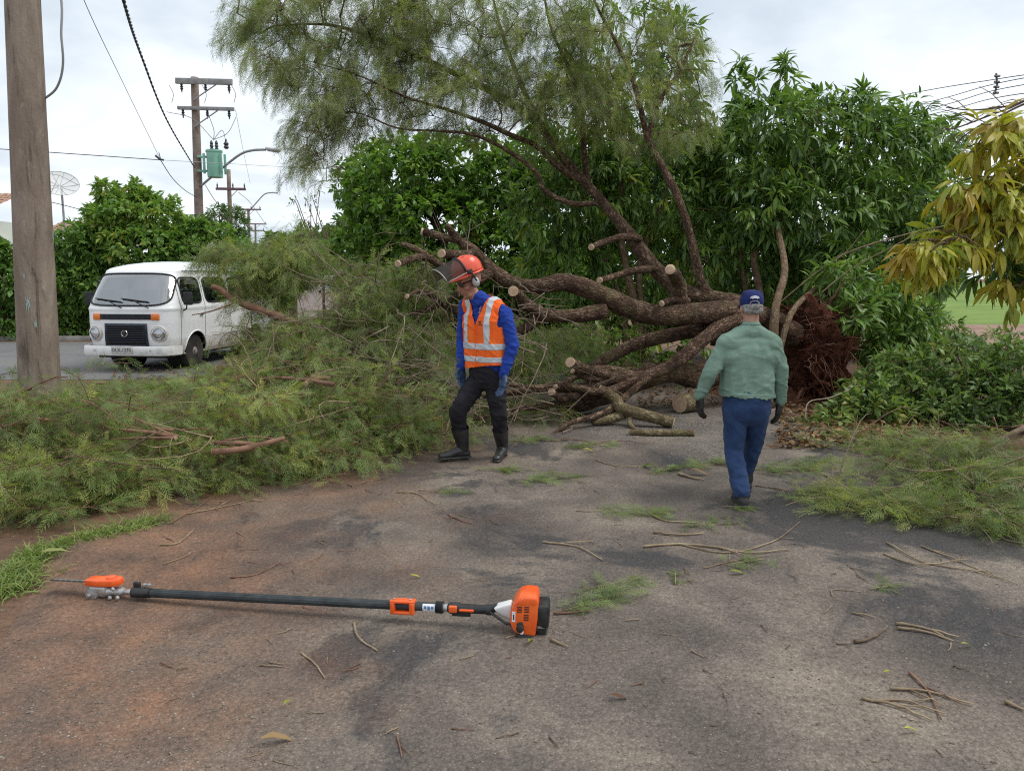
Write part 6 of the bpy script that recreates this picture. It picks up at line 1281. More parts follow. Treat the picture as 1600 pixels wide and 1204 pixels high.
# visor: curved mesh sheet hinged at the helmet's sides, swung forward and up
vz = bpy.data.objects.new('visor', None); link(vz, wk); rows_ = []
A0 = R(84)
def vis(a, t):      # a = around the face, t = down the sheet; the sheet is swung up about its side hinges
    p = Vector((.135 * math.sin(a), .150 * math.cos(a) ** .7 if math.cos(a) > 0 else 0, -t * (.20 + .025 * math.cos(a)))); c_, s_ = math.cos(A0), math.sin(A0)
    return HM @ (Vector((p.x, p.y * c_ - p.z * s_, p.y * s_ + p.z * c_)) + Vector((0, .062, .015)))
V = []; F = []
for a in np.linspace(-R(88), R(88), 21):
    for t_ in np.linspace(0, 1, 7): V.append(tuple(vis(a, t_)))
F = [(i * 7 + j, i * 7 + 7 + j, i * 7 + 8 + j, i * 7 + j + 1) for i in range(20) for j in range(6)]
G().add(V, F).build('mesh_sheet', M_visor, vz, auto=0)
edge_ = [vis(-R(88), t_) for t_ in np.linspace(0, 1, 5)] + [vis(a, 1) for a in np.linspace(-R(88), R(88), 21)] + [vis(R(88), t_) for t_ in np.linspace(1, 0, 5)]
G().tube(edge_, .0045, 6).build('rim', M_steel, vz, auto=0)
G().tube([vis(a, 0.0) for a in np.linspace(-R(85), R(85), 21)], .011, 6).build('browguard', M_black, vz, auto=0)
for s in (-1, 1):
    em = bpy.data.objects.new('ear_muff', None); link(em, wk); c = HP(s * .096, -.014, -.006); M_ = Matrix.Translation(c) @ HR.to_4x4() @ Matrix.Rotation(R(90) * s, 4, 'Y')
    sc_ = Matrix.Diagonal((1.25, .92, 1, 1)); G().lathe([(.0, -.022), (.034, -.022), (.038, -.012), (.036, .004), (.030, .018), (.018, .026), (.0, .028)], M_ @ sc_, 24, cap=False).build('cup', M_muff, em); G().lathe([(.020, -.026), (.038, -.026), (.042, -.018), (.038, -.010)], M_ @ sc_, 24, cap=False).build('cushion', M_black, em)
    G().tube([c + UP_ * .012 + (HR @ Vector((s * .03, 0, 0))), HP(s * .122, .0, .055), HP(s * .117, .012, .09)], .008, 6).build('bracket', M_black, em); G().box(HP(s * .112, .012, .088), (.02, .05, .035), HR, .007).build('clip', M_black, em)

# ---------------------------------------------------------------- man in the green sweatshirt, seen from behind
K2 = 5.75 / 1200.0
fb = gnd(1157, 782); gm = thing('person', 'man in sage green sweatshirt and navy cap walking away toward the tree', 'person', (fb.x, fb.y, rz(fb)))
def Q(px, py, dy=0.0): return Vector(((px - 1157) * K2 * (1 + dy / 5.75) + .0, dy, (782 - py) * K2 * (1 + dy / 5.75)))
FW2 = Vector((.05, 1, 0)).normalized(); pel = Q(1160, 628); chest = Q(1160, 555, .02); neck = Q(1164, 508, .03)
sl_, sr_ = Q(1123, 535), Q(1199, 536, .02); el, wl_ = Q(1101, 575, -.03), Q(1087, 616, .02); er, wr = Q(1213, 580, .02), Q(1217, 626, .06)
hl_, hr_ = pel + Vector((-.082, 0, -.03)), pel + Vector((.085, 0, -.03)); kl, al = Q(1143, 706, .0), Q(1145, 771, -.20); kr, ar = Q(1181, 699, .10), Q(1177, 757, .20)
hc = Q(1165, 482, .06); hd, HP, HR = head('g', hc, (.08, 1, -.10), (0, 0, 1), M_skin2, gm, .98)
body = [('c', pel, chest, .11, .12, (FW2, .6)), ('c', chest, chest + Vector((0, 0, .06)), .12, .10, (FW2, .6)), ('c', sl_, sr_, .055, .055), ('c', neck - Vector((0, 0, .05)), hc + Vector((0, -.01, -.05)), .056, .054), ('c', sl_, el, .045, .04), ('c', el, wl_, .04, .03), ('c', sr_, er, .045, .04), ('c', er, wr, .04, .03), ('c', hl_, kl, .08, .055), ('c', kl, al, .055, .04), ('c', hr_, kr, .08, .055), ('c', kr, ar, .055, .04)]
organic('body', body + hd, .011, M_skin2, gm, 2)
tr_ = [('c', pel + Vector((-.03, 0, .04)), pel - Vector((-.03, 0, .03)), .152, .155, (FW2, .80)), ('c', pel + Vector((.03, 0, .04)), pel - Vector((.03, 0, .03)), .152, .155, (FW2, .80)), ('c', pel + Vector((-.06, -.035, -.03)), pel + Vector((-.06, -.03, -.07)), .085, .085), ('c', pel + Vector((.065, -.035, -.03)), pel + Vector((.065, -.03, -.07)), .085, .085), ('c', hl_ + Vector((0, 0, -.03)), kl, .095, .068), ('c', kl, al + Vector((0, 0, .045)), .068, .062), ('c', hr_ + Vector((0, 0, -.03)), kr, .095, .066), ('c', kr, ar + Vector((0, 0, .045)), .066, .058)]
def leg_folds(p):
    low = max(0.0, 1 - p.z / .35); return folds(.005, 9, 9, 7, 7.0)(p) + crease(.006, 11, (.6, .1, .75), 5.0)(p) + .003 * low * math.sin(p.z * 115 + 3 * noise.noise(p * 12))
tp_ = organic('trousers', tr_, .009, M_navyp, gm, 3, leg_folds)
X1 = Vector((1, 0, 0)); sh = [('c', Q(1160, 640), chest, .150, .150, (FW2, .82)), *[('c', Q(1160, 622) + X1 * k, chest + X1 * k, .146, .146, (FW2, .82)) for k in (-.052, .052)], *[('c', chest + X1 * k, chest + Vector((0, 0, .05)) + X1 * k * .85, .150, .12, (FW2, .80)) for k in (-.075, .075)], ('c', sl_, neck + Vector((-.01, -.01, -.02)), .072, .055), ('c', sr_, neck + Vector((.01, -.01, -.02)), .072, .055), ('c', sl_, el, .065, .053), ('c', el, wl_, .053, .038), ('c', sr_, er, .065, .053), ('c', er, wr, .053, .038), ('c', neck + Vector((0, 0, -.05)), neck + Vector((0, .005, -.022)), .08, .070)]
sh += [('c', sl_ + Vector((.02, 0, -.01)), sr_ + Vector((-.02, 0, -.01)), .082, .082, (FW2, .95)), ('c', sl_ + Vector((.03, 0, -.09)), sr_ + Vector((-.03, 0, -.09)), .10, .10, (FW2, .9))]
ss_ = organic('sweatshirt', sh, .0075, M_green, gm, 8, lambda p: crease(.0065, 11, (.45, .2, .85), 1.0)(p) * (0.35 + min(1.0, abs(p.x - pel.x) / .2)) + crease(.0045, 13, (-.5, .2, .8), 4.0)(p) * max(0.0, min(1.0, (chest.z + .05 - p.z) / .25)) + folds(.005, 10, 6, 4, 3.0)(p) + .55 * folds(.006, 9, 6, 30, 8.0)(p) * max(0.0, min(1.0, (chest.z + .05 - p.z) / .2)), cut=lambda c, n: not (abs(c.x - pel.x) < .235 and c.z < Q(0, 617).z - .05 * (c.x - pel.x) + .006 * math.sin(c.x * 40)))
shell_of(ss_, 'neck_rib', lambda c, n: (c - neck).length < .11 and c.z > neck.z + .012, .003, M_green, ss_)
shell_of(ss_, 'hem_band', lambda c, n: abs(c.x - pel.x) < .22 and c.z < Q(0, 610).z - .05 * (c.x - pel.x), .004, M_green, ss_)
for a in (wl_, wr): shell_of(ss_, 'cuff', lambda c, n: (c - a).length < .058, .003, M_green, ss_)
glove(wl_, (.02, .05, -1), (.85, .2, 0), (.1, 1, 0), M_glk, gm, .30, 1.15); glove(wr, (-.05, .05, -1), (-.7, .5, 0), (.1, 1, 0), M_glk, gm, .28, 1.2)
def shoe(ank, d, gz):
    return boot('shoe', ank, d, gz, M_shoe, gm, .07, size=.98, rsh=.055)
shoe(Q(1146, 778, -.22), (.05, 1, 0), 0.0); shoe(Q(1177, 765, .20), (.1, 1, 0), 0.0)
# hair below the cap and the cap
organic('hair', [('e', HP(0, -.020, .012), (.079, .091, .050), HR), ('c', HP(-.045, -.066, -.022), HP(.045, -.066, -.022), .026, .026)], .006, M_hair, gm, 2, folds(.004, 40, 40, 40, 1.0))
cp = bpy.data.objects.new('cap', None); link(cp, gm)
organic('crown', [('e', HP(0, -.008, .055), (.088, .104, .086), HR), ('c', HP(-.045, -.02, .10), HP(.045, -.02, .10), .035, .035)], .006, M_cap, cp, 3, folds(.003, 25, 25, 25, 4.0), cut=lambda c, n: (HR.transposed() @ (c - HP(0, 0, 0))).z > .018)
V = []; F = []
for i, a in enumerate(np.linspace(-R(62), R(62), 15)):
    for j, t_ in enumerate((0, .5, 1)): V.append(tuple(HP((.088 + .012 * t_) * math.sin(a), .09 * math.cos(a) + .075 * t_ * math.cos(a * .9), .03 - .018 * t_)))
F = [(i * 3 + j, i * 3 + 3 + j, i * 3 + 4 + j, i * 3 + j + 1) for i in range(14) for j in range(2)]
o = G().add(V, F).build('brim', M_cap, cp, auto=0); o.modifiers.new('t', 'SOLIDIFY').thickness = .004
for k, (z, wd) in enumerate(((.078, .030), (.071, .034), (.064, .022))): G().tube([HP(x_, -math.sqrt(max(0, 1 - (x_ / .09) ** 2)) * (.1145 - .2 * max(0, z - .06)) - .008 + .004, z + .006 * math.cos(x_ * 60)) for x_ in np.linspace(-wd, wd, 9)], .003, 5).build('embroidery', M_whitethread, cp, auto=0)
G().tube([HP(.034 * math.cos(a), -.112 + .0, .026 + .022 * math.sin(a)) for a in np.linspace(0, math.pi, 11)], .0045, 5).build('strap_opening', M_hair, cp, auto=0)

# ================================================================ POLE SAW ON THE ROAD
M_or = pmat('orange_engine_plastic', (.80, .095, .012), (.90, .15, .025), 9, .38, coat=.15); M_blk = pmat('black_plastic', (.012, .012, .013), (.03, .03, .03), 30, .45); M_tube = pmat('dark_ribbed_tube', (.018, .024, .026), (.042, .05, .052), 14, .55, bump=.2, bscale=60); M_alu = pmat('cast_aluminium', (.42, .42, .42), (.62, .62, .60), 18, .42, metal=.75, bump=.2); M_wh = pmat('pale_grey_housing', (.62, .63, .62), (.72, .72, .71), 12, .5); M_lab = pmat('white_label', (.70, .72, .74), (.80, .81, .82), 40, .5)
gA, gB = gnd(145, 938), gnd(812, 992); pA = gA + Vector((0, 0, .060)); pB = gB + Vector((0, 0, .122)); ax = (pB - pA)
def proj_x(p): d = p - Vector((0, 0, CAM_H)); return 800 + FPX * d.x / (d.y * CP - d.z * SP)
def onax(px):
    lo, hi = -.3, 1.3
    for _ in range(40):
        m = (lo + hi) / 2
        if proj_x(pA + ax * m) < px: lo = m
        else: hi = m
    return (lo + hi) / 2 * ax.length
saw = thing('pole_saw', 'orange and black motor pole saw lying on the asphalt', 'pole saw', (pA.x, pA.y, 0))
Xs = ax.normalized(); Ys = Vector((0, 0, 1)).cross(Xs).normalized(); Zs = Xs.cross(Ys); SM = Matrix.Translation(Vector((0, 0, pA.z))) @ Matrix((Xs, Ys, Zs)).transposed().to_4x4()
rx = SM @ Matrix.Rotation(R(90), 4, 'Y')       # lathe axis along the shaft
def along(a, b, r0, r1, mat, name, parent=saw, n=24, steps=None): 
    a, b = onax(a), onax(b); return G().lathe(steps(a, b) if steps else [(r0 * .96, a), (r0, a + .003), (r1, b - .003), (r1 * .96, b)], rx, n).build(name, mat, parent)
a0 = onax(205)
def sbox(px0, px1, y, z, wy, hz, mat, name, parent=saw, bevel=.006): 
    a, b = onax(px0), onax(px1); o = G().box(SM @ Vector(((a + b) / 2, y, z)), (b - a, wy, hz), SM.to_3x3(), bevel, 3).build(name, mat, parent); return o
along(208, 614, .0215, .0215, M_tube, 'shaft', n=28)
for k in range(12): an = 2 * math.pi * k / 12; G().tube([SM @ Vector((onax(214), .0212 * math.cos(an), .0212 * math.sin(an))), SM @ Vector((onax(612), .0212 * math.cos(an), .0212 * math.sin(an)))], .0015, 4).build('rib', M_tube, saw, auto=0)
along(207, 236, .031, .031, M_blk, 'clamp', steps=lambda a, b: [(.023, a), (.028, a + .004), (.028, b - .03), (.025, b - .02), (.025, b)])
sbox(208, 218, .012, .036, .02, .035, M_blk, 'clamp_lug'); 
for px in (226, 233): G().lathe([(.006, 0), (.011, .004), (.011, .014), (.004, .018)], SM @ Matrix.Translation((onax(px), .008, .030)), 10).build('screw', M_steel, saw)
along(193, 209, .0145, .0145, M_alu, 'inner_shaft')
# gearbox
gb = bpy.data.objects.new('gearbox', None); link(gb, saw)
a1, a2 = onax(146), onax(195)
G().lathe([(.018, a1 + .02), (.034, a1 + .04), (.036, a1 + .075), (.026, a1 + .10), (.020, a2 - .05), (.024, a2 - .045), (.024, a2 - .02), (.018, a2)], rx, 24).build('casting', M_alu, gb)
G().box(SM @ Vector((a1 + .045, 0, .012)), (.10, .075, .05), SM.to_3x3(), .015, 3).build('casting', M_alu, gb)
G().lathe([(.036, -.05), (.040, -.03), (.040, .02), (.034, .032)], SM @ Matrix.Translation((a1 + .012, -.005, -.008)) @ Matrix.Rotation(R(90), 4, 'X'), 28).build('drive_cover', M_alu, gb)
G().lathe([(.030, 0), (.030, .006), (.012, .010), (.012, .022), (.006, .026)], SM @ Matrix.Translation((a1 + .012, -.033, -.008)) @ Matrix.Rotation(R(90), 4, 'X'), 6).build('nut', M_steel, gb)
for px, z in ((178, -.022), (190, -.02), (184, .026)): G().lathe([(.010, 0), (.012, .006), (.007, .014)], SM @ Matrix.Translation((onax(px), -.03, z)) @ Matrix.Rotation(R(90), 4, 'X'), 8).build('bolt', M_steel, gb)
# orange sprocket cover
o0 = onax(141); l_ = onax(191) - o0; pts = [(0, -.040), (0, .030), (l_ * .35, .036), (l_ * .55, .048), (l_ * .88, .042), (l_, .022), (l_, -.012), (l_ * .85, -.036), (l_ * .4, -.045)]
G().prism([(x, y) for x, y in pts], .034, SM @ Matrix.Translation((o0, .0, .037)), .007).build('chain_cover', M_or, saw)
G().lathe([(.026, 0), (.024, .008), (.0, .010)], SM @ Matrix.Translation((o0 + l_ * .68, .004, .071)), 20, cap=False).build('cover_knob', M_or, saw)
# guide bar and chain, lying flat
b0, b1 = onax(84), onax(146); w2 = .028; out = [(b1, -w2), (b1, w2)] + [(b0 + .03 - .03 * math.cos(t), w2 * math.cos(t + math.pi * 0) if False else w2 * .9 * math.sin(math.pi / 2 + t) ) for t in np.linspace(0, 0, 1)]
out = [(b1, -w2)] + [(b0 + .024 - .024 * math.sin(t), -w2 * .86 * math.cos(t)) for t in np.linspace(0, math.pi, 12)] + [(b1, w2)]
G().prism(out, .0045, SM @ Matrix.Translation((0, 0, .046)) @ Matrix.Rotation(R(-17), 4, 'X'), 0).build('guide_bar', M_steel, saw, smooth=False)
chain = [(b1, -w2 - .002)] + [(b0 + .024 - .027 * math.sin(t), -(w2 * .86 + .003) * math.cos(t)) for t in np.linspace(0, math.pi, 12)] + [(b1, w2 + .002)]; CS = []
tot = 0
for p, q in zip(chain[:-1], chain[1:]):
    m = max(1, int(math.hypot(q[0] - p[0], q[1] - p[1]) / .011)); CS += [(p[0] + (q[0] - p[0]) * k / m, p[1] + (q[1] - p[1]) * k / m) for k in range(m)]
ch = G()
for k, (x, y) in enumerate(CS): ch.box(SM @ Matrix.Translation((0, 0, .046)) @ Matrix.Rotation(R(-17), 4, 'X') @ Vector((x, y, .0025)), (.0095, .006, .009 if k % 3 else .006), SM.to_3x3(), .001, 1)
ch.build('saw_chain', M_rust, saw)
# orange loop handle: a frame with an open window
lh = bpy.data.objects.new('loop_handle', None); link(lh, saw); c0, c1 = onax(612), onax(650); cw = c1 - c0
for z in (-.026, .030): G().box(SM @ Vector(((c0 + c1) / 2, -.022, z)), (cw, .03, .017), SM.to_3x3(), .008, 3).build('bar', M_or, lh)
for x in (c0 + .014, c1 - .014): G().box(SM @ Vector((x, -.014, 0)), (.026, .050, .064), SM.to_3x3(), .010, 3).build('bar', M_or, lh)
G().box(SM @ Vector(((c0 + c1) / 2, .018, 0)), (cw * .95, .02, .058), SM.to_3x3(), .008, 3).build('bar', M_or, lh)
for x in (c0 + .02, c1 - .02): G().lathe([(.006, 0), (.006, .006), (.003, .008)], SM @ Matrix.Translation((x, -.022, .038)), 8).build('screw', M_steel, lh)
along(606, 692, .022, .022, M_tube, 'shaft')
n_, V, F = 12, [], []; l0, l1 = onax(662), onax(682)
for i in range(2):
    for k in range(n_ + 1): an = R(-205) + R(150) * k / n_; V.append(tuple(SM @ Vector(((l0, l1)[i], .0262 * math.cos(an), -.0262 * math.sin(an) * 1.0))))
V = [];
for i in range(2):
    for k in range(n_ + 1): an = R(120) + R(110) * k / n_; V.append(tuple(SM @ Vector(((l0, l1)[i], .0228 * math.cos(an), .0228 * math.sin(an)))))
lab = G().add(V, [(k, k + 1, k + n_ + 2, k + n_ + 1) for k in range(n_)]).build('label', M_lab, saw)
M_bl2 = pmat('blue_print', (.10, .20, .40), None, rough=.5)
for q in range(3):
    V = []; x0 = l0 + (l1 - l0) * (.12 + .27 * q); x1 = x0 + (l1 - l0) * .2
    for xx in (x0, x1):
        for k in range(5): an = R(150) + R(35 + 12 * (q % 2)) * k / 4; V.append(tuple(SM @ Vector((xx, .0234 * math.cos(an), .0234 * math.sin(an)))))
    G().add(V, [(k, k + 1, k + 6, k + 5) for k in range(4)]).build('print', M_bl2, lab)
along(682, 694, .029, .029, M_blk, 'collar', steps=lambda a, b: [x for k in range(7) for x in ((.030, a + (b - a) * k / 7), (.026, a + (b - a) * (k + .6) / 7))])
along(692, 702, .019, .019, M_alu, 'ring')
along(700, 768, .0235, .0235, M_blk, 'grip', steps=lambda a, b: [(.020, a), (.028, a + .01), (.028, a + .05), (.023, a + .07), (.022, b - .03), (.026, b - .02), (.026, b)])
sbox(703, 716, -.018, .004, .026, .034, M_or, 'stop_switch'); sbox(719, 742, -.019, .000, .020, .013, M_or, 'throttle_lock', bevel=.005); sbox(706, 735, .0, -.030, .014, .02, M_blk, 'trigger', bevel=.004)
# engine, on its own base point
e0 = gnd(826, 1001); eM = Matrix.Translation(Vector((e0.x - pA.x, e0.y - pA.y + .06, 0))) @ Matrix.Rotation(math.atan2(Xs.y, Xs.x) * .5, 4, 'Z'); u = .00288; v_ = .00280
eng = bpy.data.objects.new('engine', None); link(eng, saw)
def E(px, py): return ((px - 826) * u, (1001 - py) * v_)
def eprism(pts, y0, dep, mat, name, parent=eng, bevel=.008): return G().prism([E(*p) for p in pts], dep, eM @ Matrix.Translation((0, y0 + dep, 0)) @ Matrix.Rotation(R(90), 4, 'X'), bevel).build(name, mat, parent, auto=30)
hs_ = eprism([(797, 968), (799, 946), (804, 934), (812, 924), (823, 920), (841, 921), (844, 930), (843, 960), (839, 990), (812, 989), (803, 982)], -.075, .15, M_or, 'housing', bevel=.010)
eprism([(806, 935), (813, 926), (823, 922), (840, 923), (840, 934)], -.0785, .02, M_or, 'top_rib', hs_, .004)
for (x0, y0, rows_) in ((809, 938, 4), (821, 938, 4), (820, 952, 4)):
    for k in range(rows_): eprism([(x0, y0 + 2.9 * k), (x0 + 8, y0 + 2.9 * k - .4), (x0 + 8, y0 + 2.9 * k + .9), (x0, y0 + 2.9 * k + 1.3)], -.0772, .01, M_blk, 'cooling_slot', hs_, 0)
eprism([(801, 947), (806.5, 947), (806, 965), (800.5, 965)], -.0768, .006, M_lab, 'label', hs_, 0); eprism([(802.6, 952), (804.6, 952), (804.4, 961.5), (802.4, 961.5)], -.0776, .004, M_ink, 'print', hs_, 0)
eprism([(808, 968), (812, 965), (818, 965), (820, 972), (819, 984), (809, 983)], -.0775, .02, M_blk, 'filler_recess', hs_, .003)
G().lathe([(.017, 0), (.019, .01), (.016, .02), (.0, .022)], eM @ Matrix.Translation((E(814, 975)[0], -.078, E(814, 975)[1])) @ Matrix.Rotation(R(90), 4, 'X'), 16, cap=False).build('fuel_cap', M_blk, hs_)
G().lathe([(.008, 0), (.009, .012), (.0, .014)], eM @ Matrix.Translation((E(817, 981)[0], -.08, E(817, 981)[1])) @ Matrix.Rotation(R(90), 4, 'X'), 12, cap=False).build('primer_bulb', M_lab, hs_)
eprism([(768, 950), (799, 940), (799, 968), (790, 965), (772, 956)], -.035, .07, M_wh, 'clutch_housing', bevel=.012)
eprism([(841, 938), (860, 937), (862, 944), (861, 974), (856, 978), (842, 972)], -.07, .13, M_blk, 'air_filter_cover', bevel=.010); eprism([(847, 944), (857, 943), (858, 968), (848, 966)], -.074, .02, M_blk, 'filter_rib', bevel=.004)
eprism([(838, 970), (858, 972), (856, 990), (840, 990)], -.055, .10, M_blk, 'muffler_guard', bevel=.008); eprism([(842, 974), (856, 974), (856, 978), (842, 978)], -.060, .01, M_steel, 'choke_lever', bevel=.002)
eprism([(808, 986), (834, 988), (834, 1000), (829, 1001), (812, 1000), (807, 996)], -.085, .13, M_blk, 'fuel_tank', bevel=.008); eprism([(838, 988), (858, 988), (857, 999), (842, 1000)], -.05, .09, M_blk, 'foot', bevel=.006)
ee = eM @ Vector((E(803, 972)[0], -.06, E(803, 972)[1])); ea = SM @ Vector((onax(766), -.02, 0)); G().tube(spline([tuple(ea), tuple((ea * .6 + ee * .4) + Vector((0, -.012, -.004))), tuple((ea * .3 + ee * .7) + Vector((0, -.02, -.004))), tuple(ee)], 6), .0065, 6).build('throttle_cable', M_blk, saw, auto=0)
G().tube([SM @ Vector((onax(764), 0, 0)), eM @ Vector((E(775, 952)[0], 0, E(775, 952)[1]))], .02, 12).build('clutch_neck', M_blk, saw)

# ================================================================ LITTER, STONES, GRASS
def on_road(px, py, up=.0): p = gnd(px, py, .02); return np.array([p.x, p.y, rz(p) + up])
GTW = 'twigs scattered on the asphalt'
def twig(rows, r, mat, label='thin dry twig lying on the asphalt', group=GTW, forks=0):
    P = spline([on_road(a, b, r * .9) for a, b in rows], 4); P[:, 2] += np.abs(rng.normal(0, .003, len(P))); n = len(P); g = G().tube(P, np.linspace(r, r * .45, n), 5)
    for k in range(forks):
        b = P[rng.integers(1, n - 1)]; d = (P[-1] - P[0]); d /= np.linalg.norm(d); a = rng.choice([-1, 1]) * rng.uniform(.3, .9); dd = np.array([d[0] * math.cos(a) - d[1] * math.sin(a), d[0] * math.sin(a) + d[1] * math.cos(a), .05]); ln = rng.uniform(.06, .22); g.tube([b, b + dd * ln * .5, b + dd * ln * np.array([1, 1, .3])], [r * .6, r * .5, r * .3], 4)
    o = g.build('twig', mat, auto=0); c = P.mean(0); o.data.transform(Matrix.Translation(Vector((-c[0], -c[1], 0)))); o.location = (c[0], c[1], 0); 
    if label.startswith('thin dry'):
        a, b_ = rows[0]; col_ = {'dry_pale_twig': 'pale', 'red_brown_twig': 'red brown', 'twig_bark': 'dark brown'}[mat.name]; ln_ = np.linalg.norm(P[-1] - P[0]); size_ = 'short' if ln_ < .13 else ('long' if ln_ > .3 else 'medium')
        wh = ('in front of the heap' if a < 560 else 'between the two men' if a < 1100 else 'beside the right heap') if b_ < 800 else ('behind the black shaft' if a < 640 else 'behind the engine' if a < 950 else 'below the walking man' if a < 1250 else 'right of the walking man') if b_ < 920 else ('in the left foreground' if a < 450 else 'in front of the saw shaft' if a < 750 else 'in the middle foreground' if a < 1150 else 'in the right foreground')
        label = '%s %s dry twig on the asphalt %s' % (size_, col_, wh)
    return tag(o, label, 'twig', group)
for rows, r, m, f, lab in [
  ([(1005, 857), (1060, 853), (1120, 858), (1170, 866), (1232, 862)], .009, M_paletwig, 1, 'long pale twig with a fork lying below the walking man'),
  ([(1060, 852), (1130, 866), (1205, 850), (1250, 818)], .006, M_paletwig, 1, 'pale curved twig whose tip points to the right heap'),
  ([(620, 770), (650, 772), (680, 790)], .006, M_paletwig, 2, None), ([(700, 805), (720, 815), (738, 820)], .006, M_redtwig, 1, None),
  ([(848, 850), (900, 856), (942, 878)], .007, M_paletwig, 1, 'bent twig with a yellow leaf behind the engine of the saw'),
  ([(553, 975), (560, 1000), (590, 1020)], .006, M_paletwig, 0, 'curved twig in front of the black shaft of the saw'), ([(470, 1022), (492, 1040), (508, 1062)], .005, M_paletwig, 0, None),
  ([(860, 1003), (876, 1010), (888, 1015)], .007, M_paletwig, 0, None), ([(790, 1000), (808, 995)], .005, M_paletwig, 0, None), ([(865, 963), (895, 960), (925, 958)], .007, M_redtwig, 0, None),
  ([(1335, 1008), (1362, 1002), (1385, 985)], .010, M_twig, 1, 'crooked brown twig right of the middle of the asphalt'), ([(1400, 978), (1440, 985), (1498, 1000)], .009, M_paletwig, 1, None), ([(1402, 985), (1450, 992), (1490, 1006)], .008, M_paletwig, 0, None),
  ([(1345, 1095), (1400, 1108), (1455, 1130)], .007, M_paletwig, 1, None), ([(1360, 1100), (1410, 1098), (1475, 1120)], .006, M_paletwig, 1, None), ([(1390, 1080), (1450, 1085), (1520, 1105)], .007, M_paletwig, 1, None), ([(1420, 1055), (1450, 1085), (1470, 1130)], .006, M_redtwig, 1, None), ([(1570, 1100), (1600, 1112)], .010, M_paletwig, 0, None),
  ([(1385, 850), (1440, 880), (1520, 895), (1590, 915)], .006, M_paletwig, 1, None), ([(1440, 855), (1500, 880), (1560, 905)], .006, M_paletwig, 2, None), ([(1380, 868), (1430, 885), (1500, 880)], .006, M_paletwig, 1, None),
  ([(1300, 935), (1302, 925), (1345, 927)], .004, M_paletwig, 0, None), ([(1330, 960), (1368, 968)], .006, M_paletwig, 0, None), ([(1540, 825), (1570, 845), (1620, 855)], .007, M_paletwig, 1, None),
  ([(1180, 760), (1240, 770), (1300, 790)], .005, M_paletwig, 1, None), ([(1150, 735), (1200, 742), (1250, 740)], .004, M_paletwig, 1, None),
  ([(290, 805), (340, 795), (410, 780)], .006, M_paletwig, 2, 'forked twig sticking out of the heap along the asphalt'), ([(265, 820), (300, 800), (330, 780)], .005, M_redtwig, 0, None), ([(255, 885), (290, 872), (300, 865)], .004, M_paletwig, 0, None),
  ([(360, 905), (400, 900), (440, 880)], .005, M_redtwig, 1, None), ([(250, 855), (280, 850), (305, 828)], .006, M_paletwig, 0, None), ([(460, 760), (520, 745), (590, 740)], .006, M_redtwig, 1, None),
  ([(900, 800), (935, 800), (960, 790)], .004, M_paletwig, 0, None), ([(1010, 800), (1040, 815), (1090, 818)], .008, M_paletwig, 0, None), ([(1020, 835), (1060, 838), (1100, 835)], .010, M_paletwig, 0, None), ([(1100, 890), (1140, 880), (1200, 870)], .004, M_paletwig, 1, None),
  ([(860, 690), (900, 688), (950, 700)], .006, M_redtwig, 1, None), ([(930, 720), (960, 728), (1000, 730)], .006, M_paletwig, 1, None), ([(900, 700), (960, 690), (1010, 695)], .005, M_redtwig, 0, None), ([(1060, 742), (1080, 748), (1100, 752)], .014, M_paletwig, 0, 'short pale brown bark curl left of the walking man'), ([(620, 1150), (625, 1170), (628, 1185)], .004, M_redtwig, 1, None), ([(1080, 1020), (1100, 1030)], .004, M_paletwig, 0, None)]:
    twig(rows, r, m, lab or 'thin dry twig lying on the asphalt', GTW, f)
for q in range(130):
    px, py = rng.uniform(250, 1590), rng.uniform(745, 1195) ** 1.0
    if py > 900 and rng.random() < .45: py = rng.uniform(750, 900)
    a = rng.uniform(0, math.pi); ln = rng.uniform(8, 34) * (py - 420) / 480; twig([(px, py), (px + ln * .5 * math.cos(a) + rng.normal(0, 2), py + ln * .22 * math.sin(a)), (px + ln * math.cos(a), py + ln * .4 * math.sin(a))], rng.uniform(.0018, .004), [M_paletwig, M_redtwig, M_twig][rng.integers(0, 3)])
# green sprigs
def sprig(px, py, n, size, label, ang=0.0, spread=.75, tint=.42, tpl=PEP_NEAR, group='green sprigs scattered on the road'):
    c = on_road(px, py); ang += rng.normal(0, .15); pos = []; d = []; s = []
    for i in range(n):
        f = rng.uniform(0, 1); p = c + np.array([math.cos(ang), math.sin(ang), 0]) * (f - .5) * size + rng.normal(0, size * .09, 3) * (1, 1, 0); p[2] = rz(p) + rng.uniform(.008, .05) * min(1, size * 2); pos.append(p); a = ang + rng.normal(0, spread); d.append((math.cos(a), math.sin(a), rng.uniform(0, .22))); s.append(rng.uniform(.08, .17) * min(1, .5 + size))
    pos = np.array(pos) - np.array([c[0], c[1], 0]); t = thing('leafy_sprig', label, 'sprig', (c[0], c[1], 0), 0, group)
    leaves_obj('leaves', tpl, pos, np.array(d), np.array(s), np.clip(rng.normal(tint, .12, n), 0, 1), M_pep_cut, t); pp = [np.array([math.cos(ang), math.sin(ang), 0]) * (f - .5) * size + (0, 0, rz(c) + .012) for f in np.linspace(0, 1, 5)]; G().tube(pp, .003, 4).build('stem', M_paletwig, t, auto=0); return t
